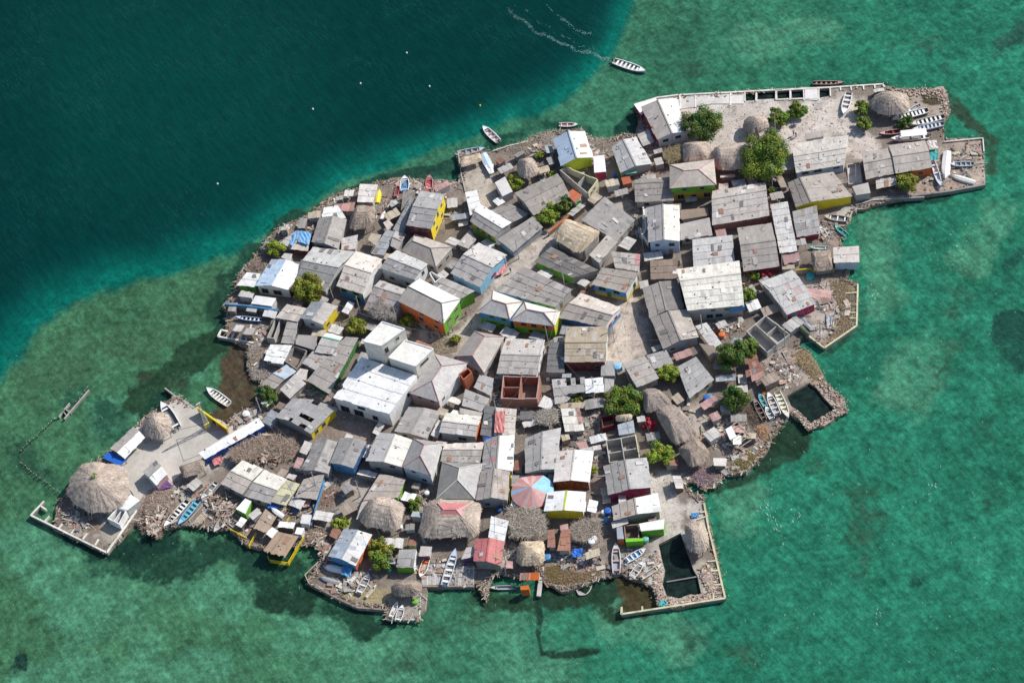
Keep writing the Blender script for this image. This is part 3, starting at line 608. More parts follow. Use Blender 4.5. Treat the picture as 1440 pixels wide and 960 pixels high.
H('H', '60,345 240,325 218,402 40,400', 2.4, 'rose', 'rusty pinkish grey roof beside the pale cabin on the north shore', kind='shed', drop=.2, name='shed', cat='shed', alts=(.3, 'rust'), miss=.1)
H('H', '-30,372 92,352 160,462 -45,482', 2.5, 'white', 'glaring white roof north of the house with lilac and green front', kind='shed', drop=.2, name='shed', cat='shed', mat='metal')
H('M', '895,-25 830,185 1050,240 1128,-8', 3.0, 'mid', 'house with green and lilac front near the north-west shore', roof2='lgrey', wc={1: 'lilac', 2: 'conc'}, win={1: [(.25, 1.5, 1.6, 1.3)]}, frame='green')
H('M', '740,88 830,108 800,262 655,242', 2.5, 'lgrey', 'shed with blue upper roof and dark red front by the shore shrub', kind='shed', drop=.4, wc={2: 'maroon'}, wall='maroon', name='shed', cat='shed', win={})
H('M', '690,90 745,88 645,225 560,192', 2.3, 'lgrey', 'pale patched lean-to left of the shed with the blue roof', kind='shed', drop=.3, name='lean_to', cat='shed', win={}, miss=.05)
H('M', '600,276 668,282 655,342 572,312', 2.3, 'light', 'tiny pale shed roof behind the big white roof by the north-west shore', kind='shed', drop=.2, name='shed', cat='shed', win={})
H('M', '490,330 355,552 642,592 748,378', 3.1, 'pblue', 'big white roofed house with grey patches by the north-west shore', roof2='white', wc={1: 'cream', 2: 'red'}, alts=(.06, 'grey'), mat='metal', win={1: [(.2, 1.3, 1.6, 1.6), (.6, 1.3, 2, 1.6)]}, sw=1.6)
H('M', '282,437 400,450 355,562 197,545', 2.7, 'white', 'white roofed annex with bright green front on the north-west waterline', kind='shed', drop=.3, wc={2: 'green', 3: 'green'}, wall='green', mat='metal', win={2: [(.45, 1.5, .6, .5)]})
H('M', '355,632 530,655 490,722 318,700', 2.4, 'white', 'white flat roofed hut behind the long blue shore wall', kind='flat', wall='plaster', name='shed', cat='shed', win={}, ov=.1)
H('M', '840,225 1195,268 945,597 690,520', 2.8, 'light', 'wide house with beige upper slope and darker grey lower slope beside the yellow-green tree', roof2='mid', alts=(.1, 'lgrey'), wall='plaster')
H('M', '1200,262 1428,328 1262,622 1040,552', 4.0, 'light', 'beige roofed two-storey house with green and blue ground floor behind the bare fence', roof2='lgrey', wc={1: 'white', 2: 'dconc'}, band={2: ('blue', .5)}, win={2: [(.3, 2.8, 1.6, 1.2), (.8, 2.8, 1.3, 1.3), (.3, 1, 1.4, 1.4)]}, frame='green')
H('N', '950,25 860,168 1045,222 1168,62', 3.4, 'bluegrey', 'white fronted gabled house with orange and yellow side wall', roof2='lgrey', wc={1: 'plaster', 2: 'yellow'}, win={1: [(.45, 2.0, .9, .7)], 2: [(.3, 1.4, 1, .8)]})
H('L', '205,325 425,402 340,640 70,570', 2.7, 'lgrey', 'pinkish grey weathered roof directly west of the orange house', rf=.3, roof2=(.40, .35, .335), alts=(.3, 'brown'), win={})
H('N', '742,45 910,80 835,195 647,158', 3.0, 'lgrey', 'weathered pinkish flat roof with a dark patch by the west dock', kind='shed', drop=.2, alts=(.3, 'mid'), wall='conc')
H('N', '742,190 838,200 800,382 690,370', 2.6, 'grey', 'grey roof south of the pinkish flat roof near the west dock', kind='shed', drop=.2, name='shed', cat='shed')
H('N', '835,302 1000,312 975,432 812,382', 2.2, 'grey', 'low grey concrete terrace below the white fronted gabled house', kind='flat', win={}, name='terrace', cat='terrace')
H('N', '600,385 790,392 705,552 550,518', 2.3, 'white', 'bright white tarpaulin covered roof on the western shore', kind='shed', drop=.2, jit=2.5, name='shed', cat='shed', win={}, alts=(.15, 'lgrey'))
H('N', '960,440 1100,490 1010,612 870,540', 2.5, 'grey', 'square plain grey roof in the middle of the western cluster', kind='shed', drop=.2, name='shed', cat='shed')
H('N', '1075,287 1215,325 1130,472 975,450', 2.8, 'white', 'small house with turquoise ridge and white upper slope', rf=.3, roof2='lgrey', cap='mint', alts=(0, 'white'))
H('N', '1235,320 1345,328 1105,800 905,690', 2.6, 'mid', 'very long shaded grey metal roof leading to the big white building', kind='shed', drop=.15, wall='dgreen', win={}, sl_=2.6)
H('N', '735,558 820,618 640,760 525,715', 2.5, 'pblue', 'pale blue-white roof strip with darker slope near the shore bushes', rf=.5, roof2='grey', rise=.5, name='shed', cat='shed', win={})
H('N', '680,765 810,632 903,715 765,842', 2.6, 'light', 'cream white shed roof beside the round bush of the west shore', kind='shed', drop=.4, name='shed', cat='shed', alts=(.25, 'lgrey'))
H('S', '190,-60 45,100 340,238 560,22', 2.8, 'grey', 'grey roofed house with a hole in its roof and a bright yellow porch wall', roof2='mid', miss=.06, wc={1: 'dconc', 2: 'yellow'}, win={2: [(.2, 1.2, .9, 1.2), (.5, 1.2, 1, 1.3)]})
H('Q', '905,282 690,615 945,692 1188,362', 4.2, 'grey', 'brown-grey hip roofed house adjoining the big white building', kind='hip', hips=(.3, .33), rise=1.5, wc={1: 'rose', 2: 'white'}, wall='rose', cap='rose', win={1: [(.3, 3.3, .9, .6), (.75, 3.3, .9, .6)], 2: [(.15, 3.0, .9, .7)]}, roof2='lgrey')
H('Q', '1080,305 1245,92 1500,140 1325,445', 3.2, 'mid', 'hip roofed house with pinkish ridge between the street and a red brick ruin', kind='hip', hips=(.18, .2), rise=1.3, cap='rose', roof2='lgrey')
H('L', '740,300 1010,415 885,482 650,380', 4.2, 'mid', 'grey annex roof behind the orange and green house', kind='shed', drop=.2, wc={1: 'green', 2: 'green'}, wall='plaster', alts=(.2, 'lgrey'), win={})
H('L', '535,308 888,485 742,692 355,498', 5.2, 'white', 'two-storey house with orange front and lime green end wall', kind='hip', hips=(0.02, .22), rise=1.3, roof2='lgrey', wc={2: 'orange', 1: 'green'}, wall='plaster', cap='dconc', win={2: [(.15, 4.2, 1.1, .6), (.5, 4.2, 1.1, .6), (.2, 1.9, 1.2, 1.0), (.55, 1.9, 1.3, 1.2), (.8, 1.0, .9, 1.9, 'd')], 1: [(.25, 3.6, 1.2, .8), (.7, 3.6, 1.2, .8), (.3, 1.2, 1.2, .9), (.7, 1.0, .9, 1.9, 'd')]})
H('L', '1160,412 1412,505 1300,652 1025,590', 4.5, 'cream', 'hip roofed house with blue upper floor over a green base', kind='hip', hips=(.25, .3), rise=1.4, roof2='lgrey', wc={2: 'blue', 3: 'blue'}, band={2: ('green', .45), 3: ('green', .45)}, wall='blue', cap='rose', win={2: [(.2, 3.4, 1.1, .8), (.6, 3.4, 1.1, .8), (.3, 1.1, 1.0, .8)]}, frame='green')
H('O', '345,387 650,465 602,592 228,545', 4.5, 'cream', 'hip roofed house with orange upper floor over a green base', kind='hip', hips=(.25, .33), rise=1.4, roof2='lgrey', wc={2: 'orange', 1: 'lime'}, band={2: ('green', .5)}, wall='green', cap='rose', win={2: [(.22, 3.4, 1.4, .8), (.5, 3.4, 1.2, 1.2), (.75, 3.4, 1.2, 1), (.6, 1.1, 1.1, .9)]}, frame='orange')
H('O', '340,88 745,280 605,432 97,290', 3.2, 'grey', 'largest single grey roof, just north of the twin painted hip roofs', kind='shed', drop=.45, alts=(.07, 'lgrey'), wall='plaster')
H('G', '690,702 1095,900 872,962 545,826', 3.0, 'dark', 'dark grey roof with lime green wall curving along the lane', kind='shed', drop=.4, wc={2: 'green', 3: 'dconc'}, wall='conc', win={}, alts=(.2, 'mid'))
H('O', '1000,95 1310,142 1205,312 915,240', 4.0, 'grey', 'house with blue front and white side wall on the inner street corner', kind='shed', drop=.4, wc={2: 'blue', 1: 'white'}, band={2: ('ochre', .3), 1: ('yellow', .22)}, wall='plaster', win={2: [(.3, 2.6, 1.3, 1), (.75, 2.6, 1.6, 1.1), (.55, 1.1, 1, 1.9, 'd')], 1: [(.3, 1.6, .9, 1.5)]}, frame='dgreen', door='dgreen')
H('O', '1075,-40 1325,-15 1310,130 1110,98', 3.6, 'lgrey', 'roof patched with faded red sheets above the blue fronted house', kind='shed', drop=.3, alts=(.3, 'pink'), win={})
H('O', '820,315 1163,437 1030,602 637,520', 3.0, 'light', 'gabled house with red, white and blue painted end facing the sand street', roof2='grey', wc={1: 'white', 2: 'dblue'}, band={1: ('blue', .45)}, wall='plaster', win={1: [(.3, 1.5, .8, .8), (.7, 1.5, .8, .8)], 2: []}, frame='red')
H('O', '700,600 1050,598 1032,892 680,895', 3.8, 'tan', 'tan and beige roofed house standing over a dark brick front', rise=.9, alts=(.3, 'lgrey'), wc={2: 'maroon'}, wall='plaster', sw=1.2)
H('P', '795,186 912,186 925,442 770,440', 2.6, 'dark', 'long dark slate coloured roof in the gap west of the tan roof', kind='shed', drop=.2, win={})
H('P', '430,155 760,172 693,462 348,452', 3.3, 'lgrey', 'pale grey gabled house directly behind the red brick ruin', rise=.8, roof2='grey', wc={1: 'white'}, wall='conc')
H('P', '1232,346 1338,342 1350,468 1230,470', 2.4, 'grey', 'grey concrete box beside the small blue water tank', kind='flat', win={}, ov=.05, name='shed', cat='shed')
H('P', '815,500 1092,480 1105,600 832,640', 2.6, 'mid', 'shabby grey roof littered with debris south of the tan house', kind='shed', drop=.3, miss=.08, jit=2.5, alts=(.25, 'light'), name='shed', cat='shed')
H('P', '1094,495 1252,480 1256,605 1100,610', 2.7, 'white', 'white sheet roof in the middle of the littered lean-to row', kind='shed', drop=.3, jit=2, name='shed', cat='shed', posts=True, win={})
H('P', '1256,490 1345,498 1340,560 1258,602', 2.4, 'lgrey', 'slanting pale sheet roof at the east end of the littered row', kind='shed', drop=.2, jit=2.5, name='shed', cat='shed', posts=True, win={})
H('P', '832,602 975,655 945,690 842,705', 2.3, 'lgrey', 'thin pale lean-to edge under the littered grey roof', kind='shed', drop=.2, name='shed', cat='shed', posts=True, win={})
H('P', '890,745 1052,745 1090,930 930,942', 2.5, 'cream', 'cream roof streaked with orange rust south of the littered row', kind='shed', drop=.3, alts=(.22, 'terracotta'), name='shed', cat='shed')
H('R', '825,15 1000,30 980,252 805,246', 2.7, 'light', 'white roof with a large faded red panel below the brick ruin', kind='shed', drop=.2, win={})
H('R', '730,290 705,545 968,556 980,252', 2.9, 'mid', 'narrow house with dark west slope and bright white east slope and blue tarp above', roof2='white', rise=.9, alts=(.05, 'pink'), win={})
H('R', '700,550 655,800 925,798 940,556', 3.3, 'mid', 'dark grey gable with ridge pointing at the white and pink roof', roof2='grey', rise=1.1, wc={1: 'bluegrey'}, wall='dconc')
H('R', '370,475 320,785 650,790 712,490', 3.1, 'dconc', 'dark grey hip roof behind the thatch with the pink cap', kind='hip', hips=(.26, .42), rise=1.6, roof2='lgrey', cap='light')
H('R', '395,325 725,312 690,487 355,470', 2.7, 'light', 'striped grey roof in two tiers north of the dark hip roof', rf=.38, rise=.5, roof2='mid', alts=(.2, 'lgrey'), win={})
H('R', '405,62 705,95 655,265 345,225', 3.1, 'cream', 'cream gabled house with one white panel and brick end', roof2='lgrey', wc={1: 'orange', 2: 'bluegrey'}, wall='plaster', rise=.7, alts=(.12, 'white'), win={2: [(.4, 1.2, 1.8, 1.2)]})
H('R', '520,20 715,60 700,100 520,68', 2.4, 'light', 'thin pale roof strip behind the cream gabled house', kind='shed', drop=.2, name='lean_to', cat='shed', win={})
H('R', '130,278 30,520 278,592 375,315', 4.4, 'mid', 'hip roofed house with red ridge tiles, white east wall and blue-white front', kind='hip', hips=(.25, .4), rise=1.4, wc={1: 'pblue', 2: 'white'}, wall='plaster', cap='rose', roof2='lgrey', win={1: [(.35, 3.5, .9, .6), (.7, 1.2, 1, .9)]})
H('S', '920,230 812,470 1112,522 1203,292', 4.0, 'lgrey', 'smooth pale metal gable standing beside the red-ridged hip roof', mat='metal', rise=1.0, roof2='cream', wc={1: 'conc'}, wall='conc', win={1: [(.72, 3.2, 1.2, .8), (.25, 1.3, 1.1, .9)]}, sl_=4, sw=.8)
H('R', '90,10 -30,220 240,278 355,50', 2.6, 'mid', 'charcoal roof below the big white building, split by a pale strip', roof2='grey', rise=.5, alts=(.1, 'lgrey'))
H('P', '210,455 325,490 300,640 160,570', 2.7, 'lgrey', 'grey concrete roof immediately west of the red brick ruin', kind='shed', drop=.2)
H('P', '85,580 160,592 295,662 225,770 55,720'.replace('160,592 ', ''), 2.6, 'grey', 'grey concrete roof south of the one beside the brick ruin', kind='shed', drop=.2, win={})
H('R', '735,-2 830,12 800,262 690,250', 2.2, 'dark', 'dark strip of roof west of the faded red panel', kind='shed', drop=.1, win={})
H('T', '50,280 55,572 320,535 350,187', 3.2, 'grey', 'patched grey gable with a blue strip along the ridge', roof2='lgrey', alts=(.14, 'mid'), rise=.7)
H('T', '325,388 290,646 592,648 622,386', 3.3, 'light', 'bright white gable with brown-red front above the yellow house', roof2='white', wc={1: 'maroon', 2: 'rose'}, mat='metal', rise=.8, win={}, sw=2.5, sl_=4)
H('T', '250,730 215,892 548,895 562,728', 3.2, 'white', 'yellow fronted house with white roof and lime ridge stripe', roof2='white', wc={1: 'yellow', 2: 'white'}, wall='yellow', mat='metal', cap='lime', rise=.6, win={}, sw=2.5, sl_=4)
H('T', '712,510 755,757 1118,692 1078,440', 3.2, 'grey', 'large gable with crimson front beside the south-east lane', roof2='light', wc={1: 'crimson'}, wall='conc', rise=.9, win={1: [(.93, 1.4, .9, .9)]})
H('T', '782,850 800,970 1195,897 1170,740', 2.9, 'grey', 'gable south of the crimson front, with brilliant white east slope', roof2='white', wc={1: 'dconc'}, rise=.8, win={})
H('V', '175,85 310,50 322,92 190,138', 2.3, 'light', 'pale lean-to strip above the orange cabin', kind='shed', drop=.2, name='lean_to', cat='shed', win={})
H('V', '412,95 628,55 618,140 428,158', 2.6, 'white', 'white roofed block with bright green front above the dark pond', kind='flat', wc={2: 'green', 1: 'green'}, wall='green', win={}, ov=.05)
H('V', '298,222 440,218 448,240 300,250', 2.2, 'green', 'green cabin with green front facing the blue and white boat', kind='flat', wc={2: 'green', 1: 'green', 3: 'green'}, wall='green', win={}, ov=.03, name='cabin', cat='cabin')
H('V', '222,130 270,115 285,222 228,224', 2.3, 'bluegrey', 'narrow grey roofed cabin with orange front next to the green cabin', kind='flat', wc={2: 'orange', 1: 'orange'}, wall='orange', win={}, ov=.03, name='cabin', cat='cabin')
H('W', '905,45 1085,118 905,328 722,238', 2.6, 'cream', 'west one of two joined beige roofs on the southern shore', roof2='lgrey', rise=.6)
H('W', '1090,123 1282,205 1140,405 918,345', 2.6, 'cream', 'east one of two joined beige roofs, beside the mossy roof', roof2='grey', rise=.6)
H('W', '1280,205 1392,242 1272,420 1150,392', 2.3, 'pyellow', 'mossy grey-green shed roof between beige roofs and a dark roof', kind='shed', drop=.3, alts=(.4, 'mid'), name='shed', cat='shed')
H('W', '850,450 930,362 980,385 930,492', 2.5, 'white', 'bright green shed with white top at the southern waterside', kind='flat', wall='green', wc={2: 'green', 3: 'green'}, win={}, ov=.03, name='shed', cat='shed')
H('W', '1100,450 1190,522 1112,655 1000,612', 2.2, (.36, .29, .23), 'brown plank roof on stilts over the southern water', kind='shed', drop=.2, posts='sea', name='stilt_shelter', cat='shelter', win={}, sw=.3, sl_=2)
H('W', '1200,642 1380,682 1272,852 1085,802', 2.3, (.40, .31, .24), 'brown reed roofed pier shelter with yellow railings', kind='shed', drop=.25, posts='sea', name='pier_shelter', cat='shelter', win={}, sw=.3, sl_=4)
H('X', '595,640 1105,340 1155,412 648,692', 2.7, 'white', 'long narrow white roof with deep blue wall at the edge of the plaza', kind='shed', drop=.3, wc={2: 'tarp'}, wall='tarp', mat='metal', win={}, alts=(.15, 'pblue'))
H('X', '240,700 125,800 238,912 330,815', 2.4, 'grey', 'small white kiosk standing alone on the concrete plaza', roof2='white', wall='rose', wc={1: 'plaster', 0: 'plaster'}, win={}, ov=.12, name='kiosk', cat='kiosk', rise=.6)
H('Y', '1010,420 808,605 930,690 1105,510', 2.5, 'grey', 'shelter with white slope and yellow painted side at the western water edge', roof2='white', rise=.7, posts=True, win={}, mat='metal', name='shelter', cat='shelter')
H('Y', '800,620 745,682 890,750 940,690', 2.1, 'tarp', 'bright blue tarpaulin roof beside the giant round thatch', kind='shed', drop=.15, posts=True, win={}, name='tarpaulin_shelter', cat='shelter', sw=6, sl_=6)
H('S', '395,285 255,545 490,577 578,310', 2.7, 'mid', 'grey gable with dark west slope and blue west wall', roof2='lgrey', wc={0: 'blue', 1: 'conc'}, rise=.7, win={})
H('S', '598,268 503,485 702,532 812,303', 3.3, 'mid', 'brown-grey gable with blue front wall in the south-west cluster', roof2='grey', wc={1: 'blue', 2: 'dblue'}, rise=.5, win={1: [(.3, 1.8, .6, .6)]})
H('S', '280,622 462,570 392,792 205,772', 2.5, 'mid', 'dark grey shed with blue edge wall and pink goods at its front', kind='shed', drop=.3, wc={1: 'blue'}, posts=True, win={}, alts=(.1, 'grey'), name='shed', cat='shed')
H('S', '925,572 1145,618 1080,775 785,800', 2.5, 'grey', 'grey roof with bright green side wall in front of the pale metal gable', kind='shed', drop=.2, wc={1: 'green'}, win={}, alts=(.15, 'mid'))
H('Z', '655,155 745,105 700,270 605,300', 2.2, 'grey', 'narrow grey lean-to roof along the west side of the rounded thatch', kind='shed', drop=.2, win={}, name='lean_to', cat='shed')
H('Z', '505,380 368,612 600,692 742,430', 2.7, 'bluegrey', 'house with blue front and orange east wall at the south shore', roof2='light', wc={2: 'orange', 1: 'blue'}, wall='conc', rise=.8, alts=(.12, 'pblue'), win={})
H('Z', '970,555 1115,550 1090,705 945,702', 2.4, 'mid', 'green hut with dark grey top and white rim on the south deck', kind='shed', drop=.15, wc={2: 'green', 1: 'white'}, wall='green', win={}, ov=.06, name='hut', cat='hut')
H('AA', '785,272 935,312 895,486 762,450', 2.9, 'white', 'white upper roof of the pair running down to the pink gable', kind='shed', drop=.25, mat='metal', win={}, sw=1.4)
H('AA', '652,465 638,652 862,690 898,484', 2.8, 'pink', 'pink gabled roof near the south shore', roof2='pink', rise=.9, mat='metal', wall='dconc', win={})
H('AA', '1030,752 1190,745 1188,812 1025,812', 1.9, 'orange', 'orange striped little roof on the south landing', kind='shed', drop=.3, posts='sea', win={}, alts=(.5, 'rose'), sw=.35, sl_=3, name='shelter', cat='shelter')
H('AA', '1030,862 1102,855 1105,890 1032,895', 1.9, 'orange', 'small orange box cabin on stilts beside the white plank gangway', kind='flat', wall='orange', win={}, base=-.6, ov=.03, name='cabin', cat='cabin')
H('T', '830,162 962,122 982,230 842,252', 2.3, 'bluegrey', 'blue-grey metal shed with a blue end beside the unfinished beige walls', kind='shed', drop=.2, mat='metal', name='shed', cat='shed', win={}, alts=(.3, 'blue'))
H('T2', '620,520 738,478 745,540 625,580', 2.2, 'tan', 'tan plank shelter with white bundle at the south shore', kind='shed', drop=.2, posts=True, win={}, sw=.4, sl_=3, name='shelter', cat='shelter')
H('T2', '305,330 360,322 365,470 300,478', 2.4, 'rust', 'narrow rusty red roof strip west of the other rusty roof', kind='shed', drop=.2, win={}, name='shed', cat='shed', alts=(.3, 'rose'))
H('T2', '415,330 490,322 492,498 382,505', 2.5, 'rust', 'rusty red roof with a white sack on its upper end', kind='shed', drop=.2, win={}, name='shed', cat='shed', alts=(.2, 'maroon'))
H('J', '395,200 500,165 575,345 430,420', 2.0, 'rust', 'rust-brown corrugated roof by the round pool on the eastern shore', kind='shed', drop=.2, posts=True, win={}, jit=2.5, name='shed', cat='shed', alts=(.35, 'rose'), miss=.05)
H('AA', '575,535 655,530 650,610 530,640', 2.1, 'lgrey', 'pale little roof with purple side on the plank deck', kind='shed', drop=.15, wc={2: 'purple', 1: 'purple'}, win={}, name='shed', cat='shed')
H('AA', '190,525 285,530 270,610 175,610', 2.1, 'light', 'white topped shed with purple skirt by the orange canoe', kind='shed', drop=.15, wc={2: 'purple'}, win={}, name='shed', cat='shed')
H('A', '355,740 420,725 442,780 376,796', 2.0, 'lgrey', 'little grey box between brick pile and stick roof', kind='flat', win={}, ov=.05, name='shed', cat='shed')
H('g', '1090,425 1172,415 1186,540 1097,548', 2.6, 'white', 'white box shed with crimson front east of the white pitched shore house', kind='flat', wc={2: 'crimson'}, wall='plaster', win={}, ov=.06, name='shed', cat='shed')
H('M', '1085,150 1220,120 1200,240 1080,250', 2.3, 'lgrey', 'low pale roof wedged east of the lilac fronted house', kind='shed', drop=.2, win={}, name='shed', cat='shed')
H('R', '1030,50 1145,45 1140,115 1030,120', 2.0, 'dark', 'small dark box roof right below the brick ruin', kind='shed', drop=.1, win={}, name='shed', cat='shed')
H('R', '1040,145 1150,100 1175,150 1060,190', 1.6, 'light', 'crooked white sheet roof under the pale frond canopy', kind='shed', drop=.2, win={}, jit=2.5, name='lean_to', cat='shed', posts=True)
H('E', '352,525 495,508 512,580 372,606', 2.1, 'rose', 'stained pinkish lean-to at the foot of the long narrow whitish roof', kind='shed', drop=.2, win={}, jit=2, name='lean_to', cat='shed', alts=(.3, 'lgrey'))
H('B', '672,520 775,492 798,585 690,598', 2.2, 'brown', 'dark brown roof patch between the yellow walled house and the rubble court', kind='shed', drop=.2, win={}, name='lean_to', cat='shed')
H('Z', '150,255 228,260 208,340 132,330', 2.0, 'light', 'pale box shed by the blue plank fence', kind='flat', win={}, wall='plaster', ov=.05, name='shed', cat='shed')
H('Z', '105,365 168,372 142,428 86,420', 1.9, 'white', 'white crate shed nearest the yellow trellis rail', kind='flat', win={}, wall='plaster', ov=.05, name='shed', cat='shed')
H('P', '890,700 1100,690 1080,742 890,745', 2.1, 'tan', 'tan fibre strip roof between littered row and rust streaked roof', kind='shed', drop=.2, win={}, sw=.4, name='lean_to', cat='shed', posts=True)
H('H', '470,500 520,470 560,520 500,555', 1.8, 'lgrey', 'pale crooked sheet roof in the northern scrap yard', kind='shed', drop=.2, win={}, jit=3, name='lean_to', cat='shed', posts=True)
H('H', '640,235 700,215 745,262 625,395', 2.0, 'dconc', 'dark roof strip at the back of the yellow window house', kind='shed', drop=.2, win={}, name='lean_to', cat='shed')
H('N', '850,585 920,600 900,680 800,650', 2.1, 'lgrey', 'pale low roof piece south of the square plain grey roof', kind='shed', drop=.2, win={}, jit=2, name='lean_to', cat='shed')
H('T', '440,320 560,300 590,365 470,372', 1.6, 'rose', 'collapsed pinkish roof behind the bright white gable', kind='shed', drop=.3, win={}, jit=3, miss=.15, name='lean_to', cat='shed', posts=True)
H('J', '345,340 415,335 425,415 350,410', .5, 'light', 'pale concrete slab beside the rust-brown corrugated roof', kind='flat', win={}, ov=.02, name='slab', cat='slab')
H('D', '735,735 865,755 905,835 830,860', 2.4, 'brown', 'small brown fibre roof by the large east tree', kind='shed', drop=.3, win={}, wall='brown', sw=.35, sl_=4, name='shed', cat='shed')

# ---- the big white building with its two roof towers
rt, W, zf, O = H('Q', '290,310 760,470 525,790 55,652', 5.6, (.80, .80, .79), 'tallest building, plain white with a two-part roof tower, in the middle of the west half', kind='shed', drop=.7, wall='white', wc={2: 'white', 1: 'white'}, win={2: [(.52, 3.7, 1.6, .7), (.6, 1.3, 2.2, 1.9), (.85, 1.3, 2.0, 1.9), (.3, 1.3, 1.2, 1.4)], 1: [(.35, 3.4, .8, 1.2)]}, frame='black', mat='metal', sw=2.4, sl_=2.6, ov=.08)
def tower(rt, O, q, ztop, zbot, col, name, wins=()):
    pts = [P(*p, G + ztop) for p in PX('Q', q)]; b = MB(); b.prism([(p.x, p.y) for p in pts], G + zbot, G + ztop - .12, col)
    for i in range(4):
        A, B = pts[i], pts[(i + 1) % 4]; d = (B - A).normalized(); b.beam(A + Vector((0, 0, .12)), B + Vector((0, 0, .12)), .22, .36, 'white')
    o = build(name, b, 'paint', rt, O)
    r = MB(); c = sum(pts, Vector()) / 4; r.poly([p.lerp(c, .03) + Vector((0, 0, -.06)) for p in pts], (.79, .77, .72)); build('tower_roof', r, 'roof', o, O)
    for (i, f_, hz, ww, wh) in wins:
        A, B = pts[i], pts[(i + 1) % 4]; p = A.lerp(B, f_); d = (B - A).normalized(); n = Vector((-d.y, d.x, 0)); n = n if n.dot(p - c) > 0 else -n
        window(rt, O, (p.x, p.y, G + hz), n, ww, wh, 'conc')
tower(rt, O, '465,15 655,75 455,215 305,178', 11.8, -.1, 'cream', 'stair_tower', [(1, .35, 10.4, .9, 1.0), (1, .85, 9.2, 1.0, 2.0)])
tower(rt, O, '660,170 895,242 745,388 520,316', 8.2, -.1, 'cream', 'roof_room', [(1, .55, 6.9, 2.6, 1.0)])

# white balustrade of the tall blue-grey house, patio front panel of the big east roof
b = MB(); rt = root('balustrade', 'curving white balustrade along the west side of the tall blue-grey house', 'balustrade', P(905, 330, G + 2.6))
pp = [P(*q, G + 3.4) for q in PX('C', '268,378 285,480 290,545 262,600 300,662')]
for a, c in zip(pp, pp[1:]):
    b.beam(a, c, .3, .18, 'white')
    for i in range(7): p = a.lerp(c, (i + .5) / 7); b.box((p.x, p.y, p.z - .5), .12, .12, .8, 0, 'white')
for i, p in enumerate(pp): b.box((p.x, p.y, p.z - .35), .34, .34, 1.3, 0, 'white')
pm = MB(); k = [P(*q, G + 2.55) for q in PX('C', '262,380 300,375 312,660 262,600')]; pm.prism([(p.x, p.y) for p in k], G - .1, G + 2.5, 'conc')
build('railing', b, 'plain', rt, P(905, 330, G + 2.6)); build('balcony', pm, 'concrete', rt, P(905, 330, G + 2.6))
q = PX('D', '990,432 1118,412 1120,455 992,475'); pts = [P(*p, G + 3.6) for p in q]; b = MB()
b.hexa([pts[0] + Vector((0, 0, -1.3)), pts[1] + Vector((0, 0, -1.3)), pts[1] + Vector((.1, -.5, -1.3)), pts[0] + Vector((.1, -.5, -1.3))], [pts[0], pts[1], pts[1] + Vector((.1, -.45, 0)), pts[0] + Vector((.1, -.45, 0))], 'blue')
single('shop_sign', b, 'plain', 'blue painted shop panel on the front of the biggest white roofed house', 'sign', pts[0])

# ------------------------------------------------------------------ roofless and unfinished buildings
ruin('P', '402,458 715,465 690,660 382,660', 3.6, 'red brick roofless house with brick cross walls in the centre of the island', inner=[(.5, .04, .5, .96, 3.5), (.04, .5, .49, .5, 3.3)], col='brick', hs=[3.3, 3.6, 3.6, 3.4], floor='brown', cap='rose')
ruin('K', '175,570 340,433 545,592 350,752', 2.2, 'roofless grey concrete house with inner walls beside the rubble yard', inner=[(.45, .04, .45, .96, 2.1), (.47, .5, .97, .5, 1.8)], col='cblock', floor='conc')
ruin('T', '730,290 985,238 1020,440 760,482', 2.6, 'unfinished beige block walls without a roof north of the crimson fronted house', inner=[(.5, .04, .5, .96, 2.5), (.05, .55, .95, .55, 2.2)], col='cblock', floor='conc', wcol={1: 'yblock'})
ruin('G', '760,50 822,20 1085,130 1000,250', 2.9, 'tall grey walled court without a roof behind the terracotta roof', inner=[(.15, .6, .95, .6, 2.4)], col='conc', floor='dconc', wcol={2: 'pyellow', 1: 'pyellow'}, win={2: [(.4, 1.5, .8, .9), (.7, 1.5, .8, .9)]})
ruin('N', '800,392 912,432 822,592 718,520', 1.9, 'brown walled yard filled with scrap between grey roofs in the west cluster', col='dconc', floor='brown')
ruin('V', '282,100 408,90 412,214 292,220', 2.0, 'open brown room full of clutter between green cabin and white block', col='brown', floor='dwood')
ruin('T', '692,92 800,72 800,160 702,190', 1.9, 'maroon walled enclosure beside the straw capped small hut', col='maroon', floor='brown')
ruin('B', '782,425 895,405 920,580 800,590', .9, 'grey court heaped with white rubble beside the white pole', col='cblock', floor='light')
ruin('Y2', '872,497 950,520 885,640 785,592', 2.3, 'pale concrete tank with open dark top on the western sea wall', inner=[(.45, .1, .45, .9, 1.9)], col='white', floor='black', hs=[2.3] * 4, notch=False, name='tank_house')
H('Y2', '985,388 1060,440 955,522 870,496', 2.4, 'white', 'white flat topped block behind the open tank on the western sea wall', kind='flat', wall='plaster', win={}, ov=.04, name='tank_house')
ruin('L', '620,262 640,248 728,300 670,345', 3.2, 'white walled roof terrace behind the orange and green house', col='white', floor='conc', notch=False, name='walled_terrace', cat='terrace')
ruin('N', '645,162 690,170 632,335 570,328', 2.3, 'sloping grey walled passage with dark interior by the west dock', col='conc', floor='dconc', notch=False, name='walled_yard', cat='yard')
ruin('Q', '1110,452 1190,402 1225,440 1150,505', 4.4, 'red brick water tank block between two hip roofs', col='terracotta', floor='maroon', notch=False, hs=[4.4] * 4, name='brick_tank', cat='tank')

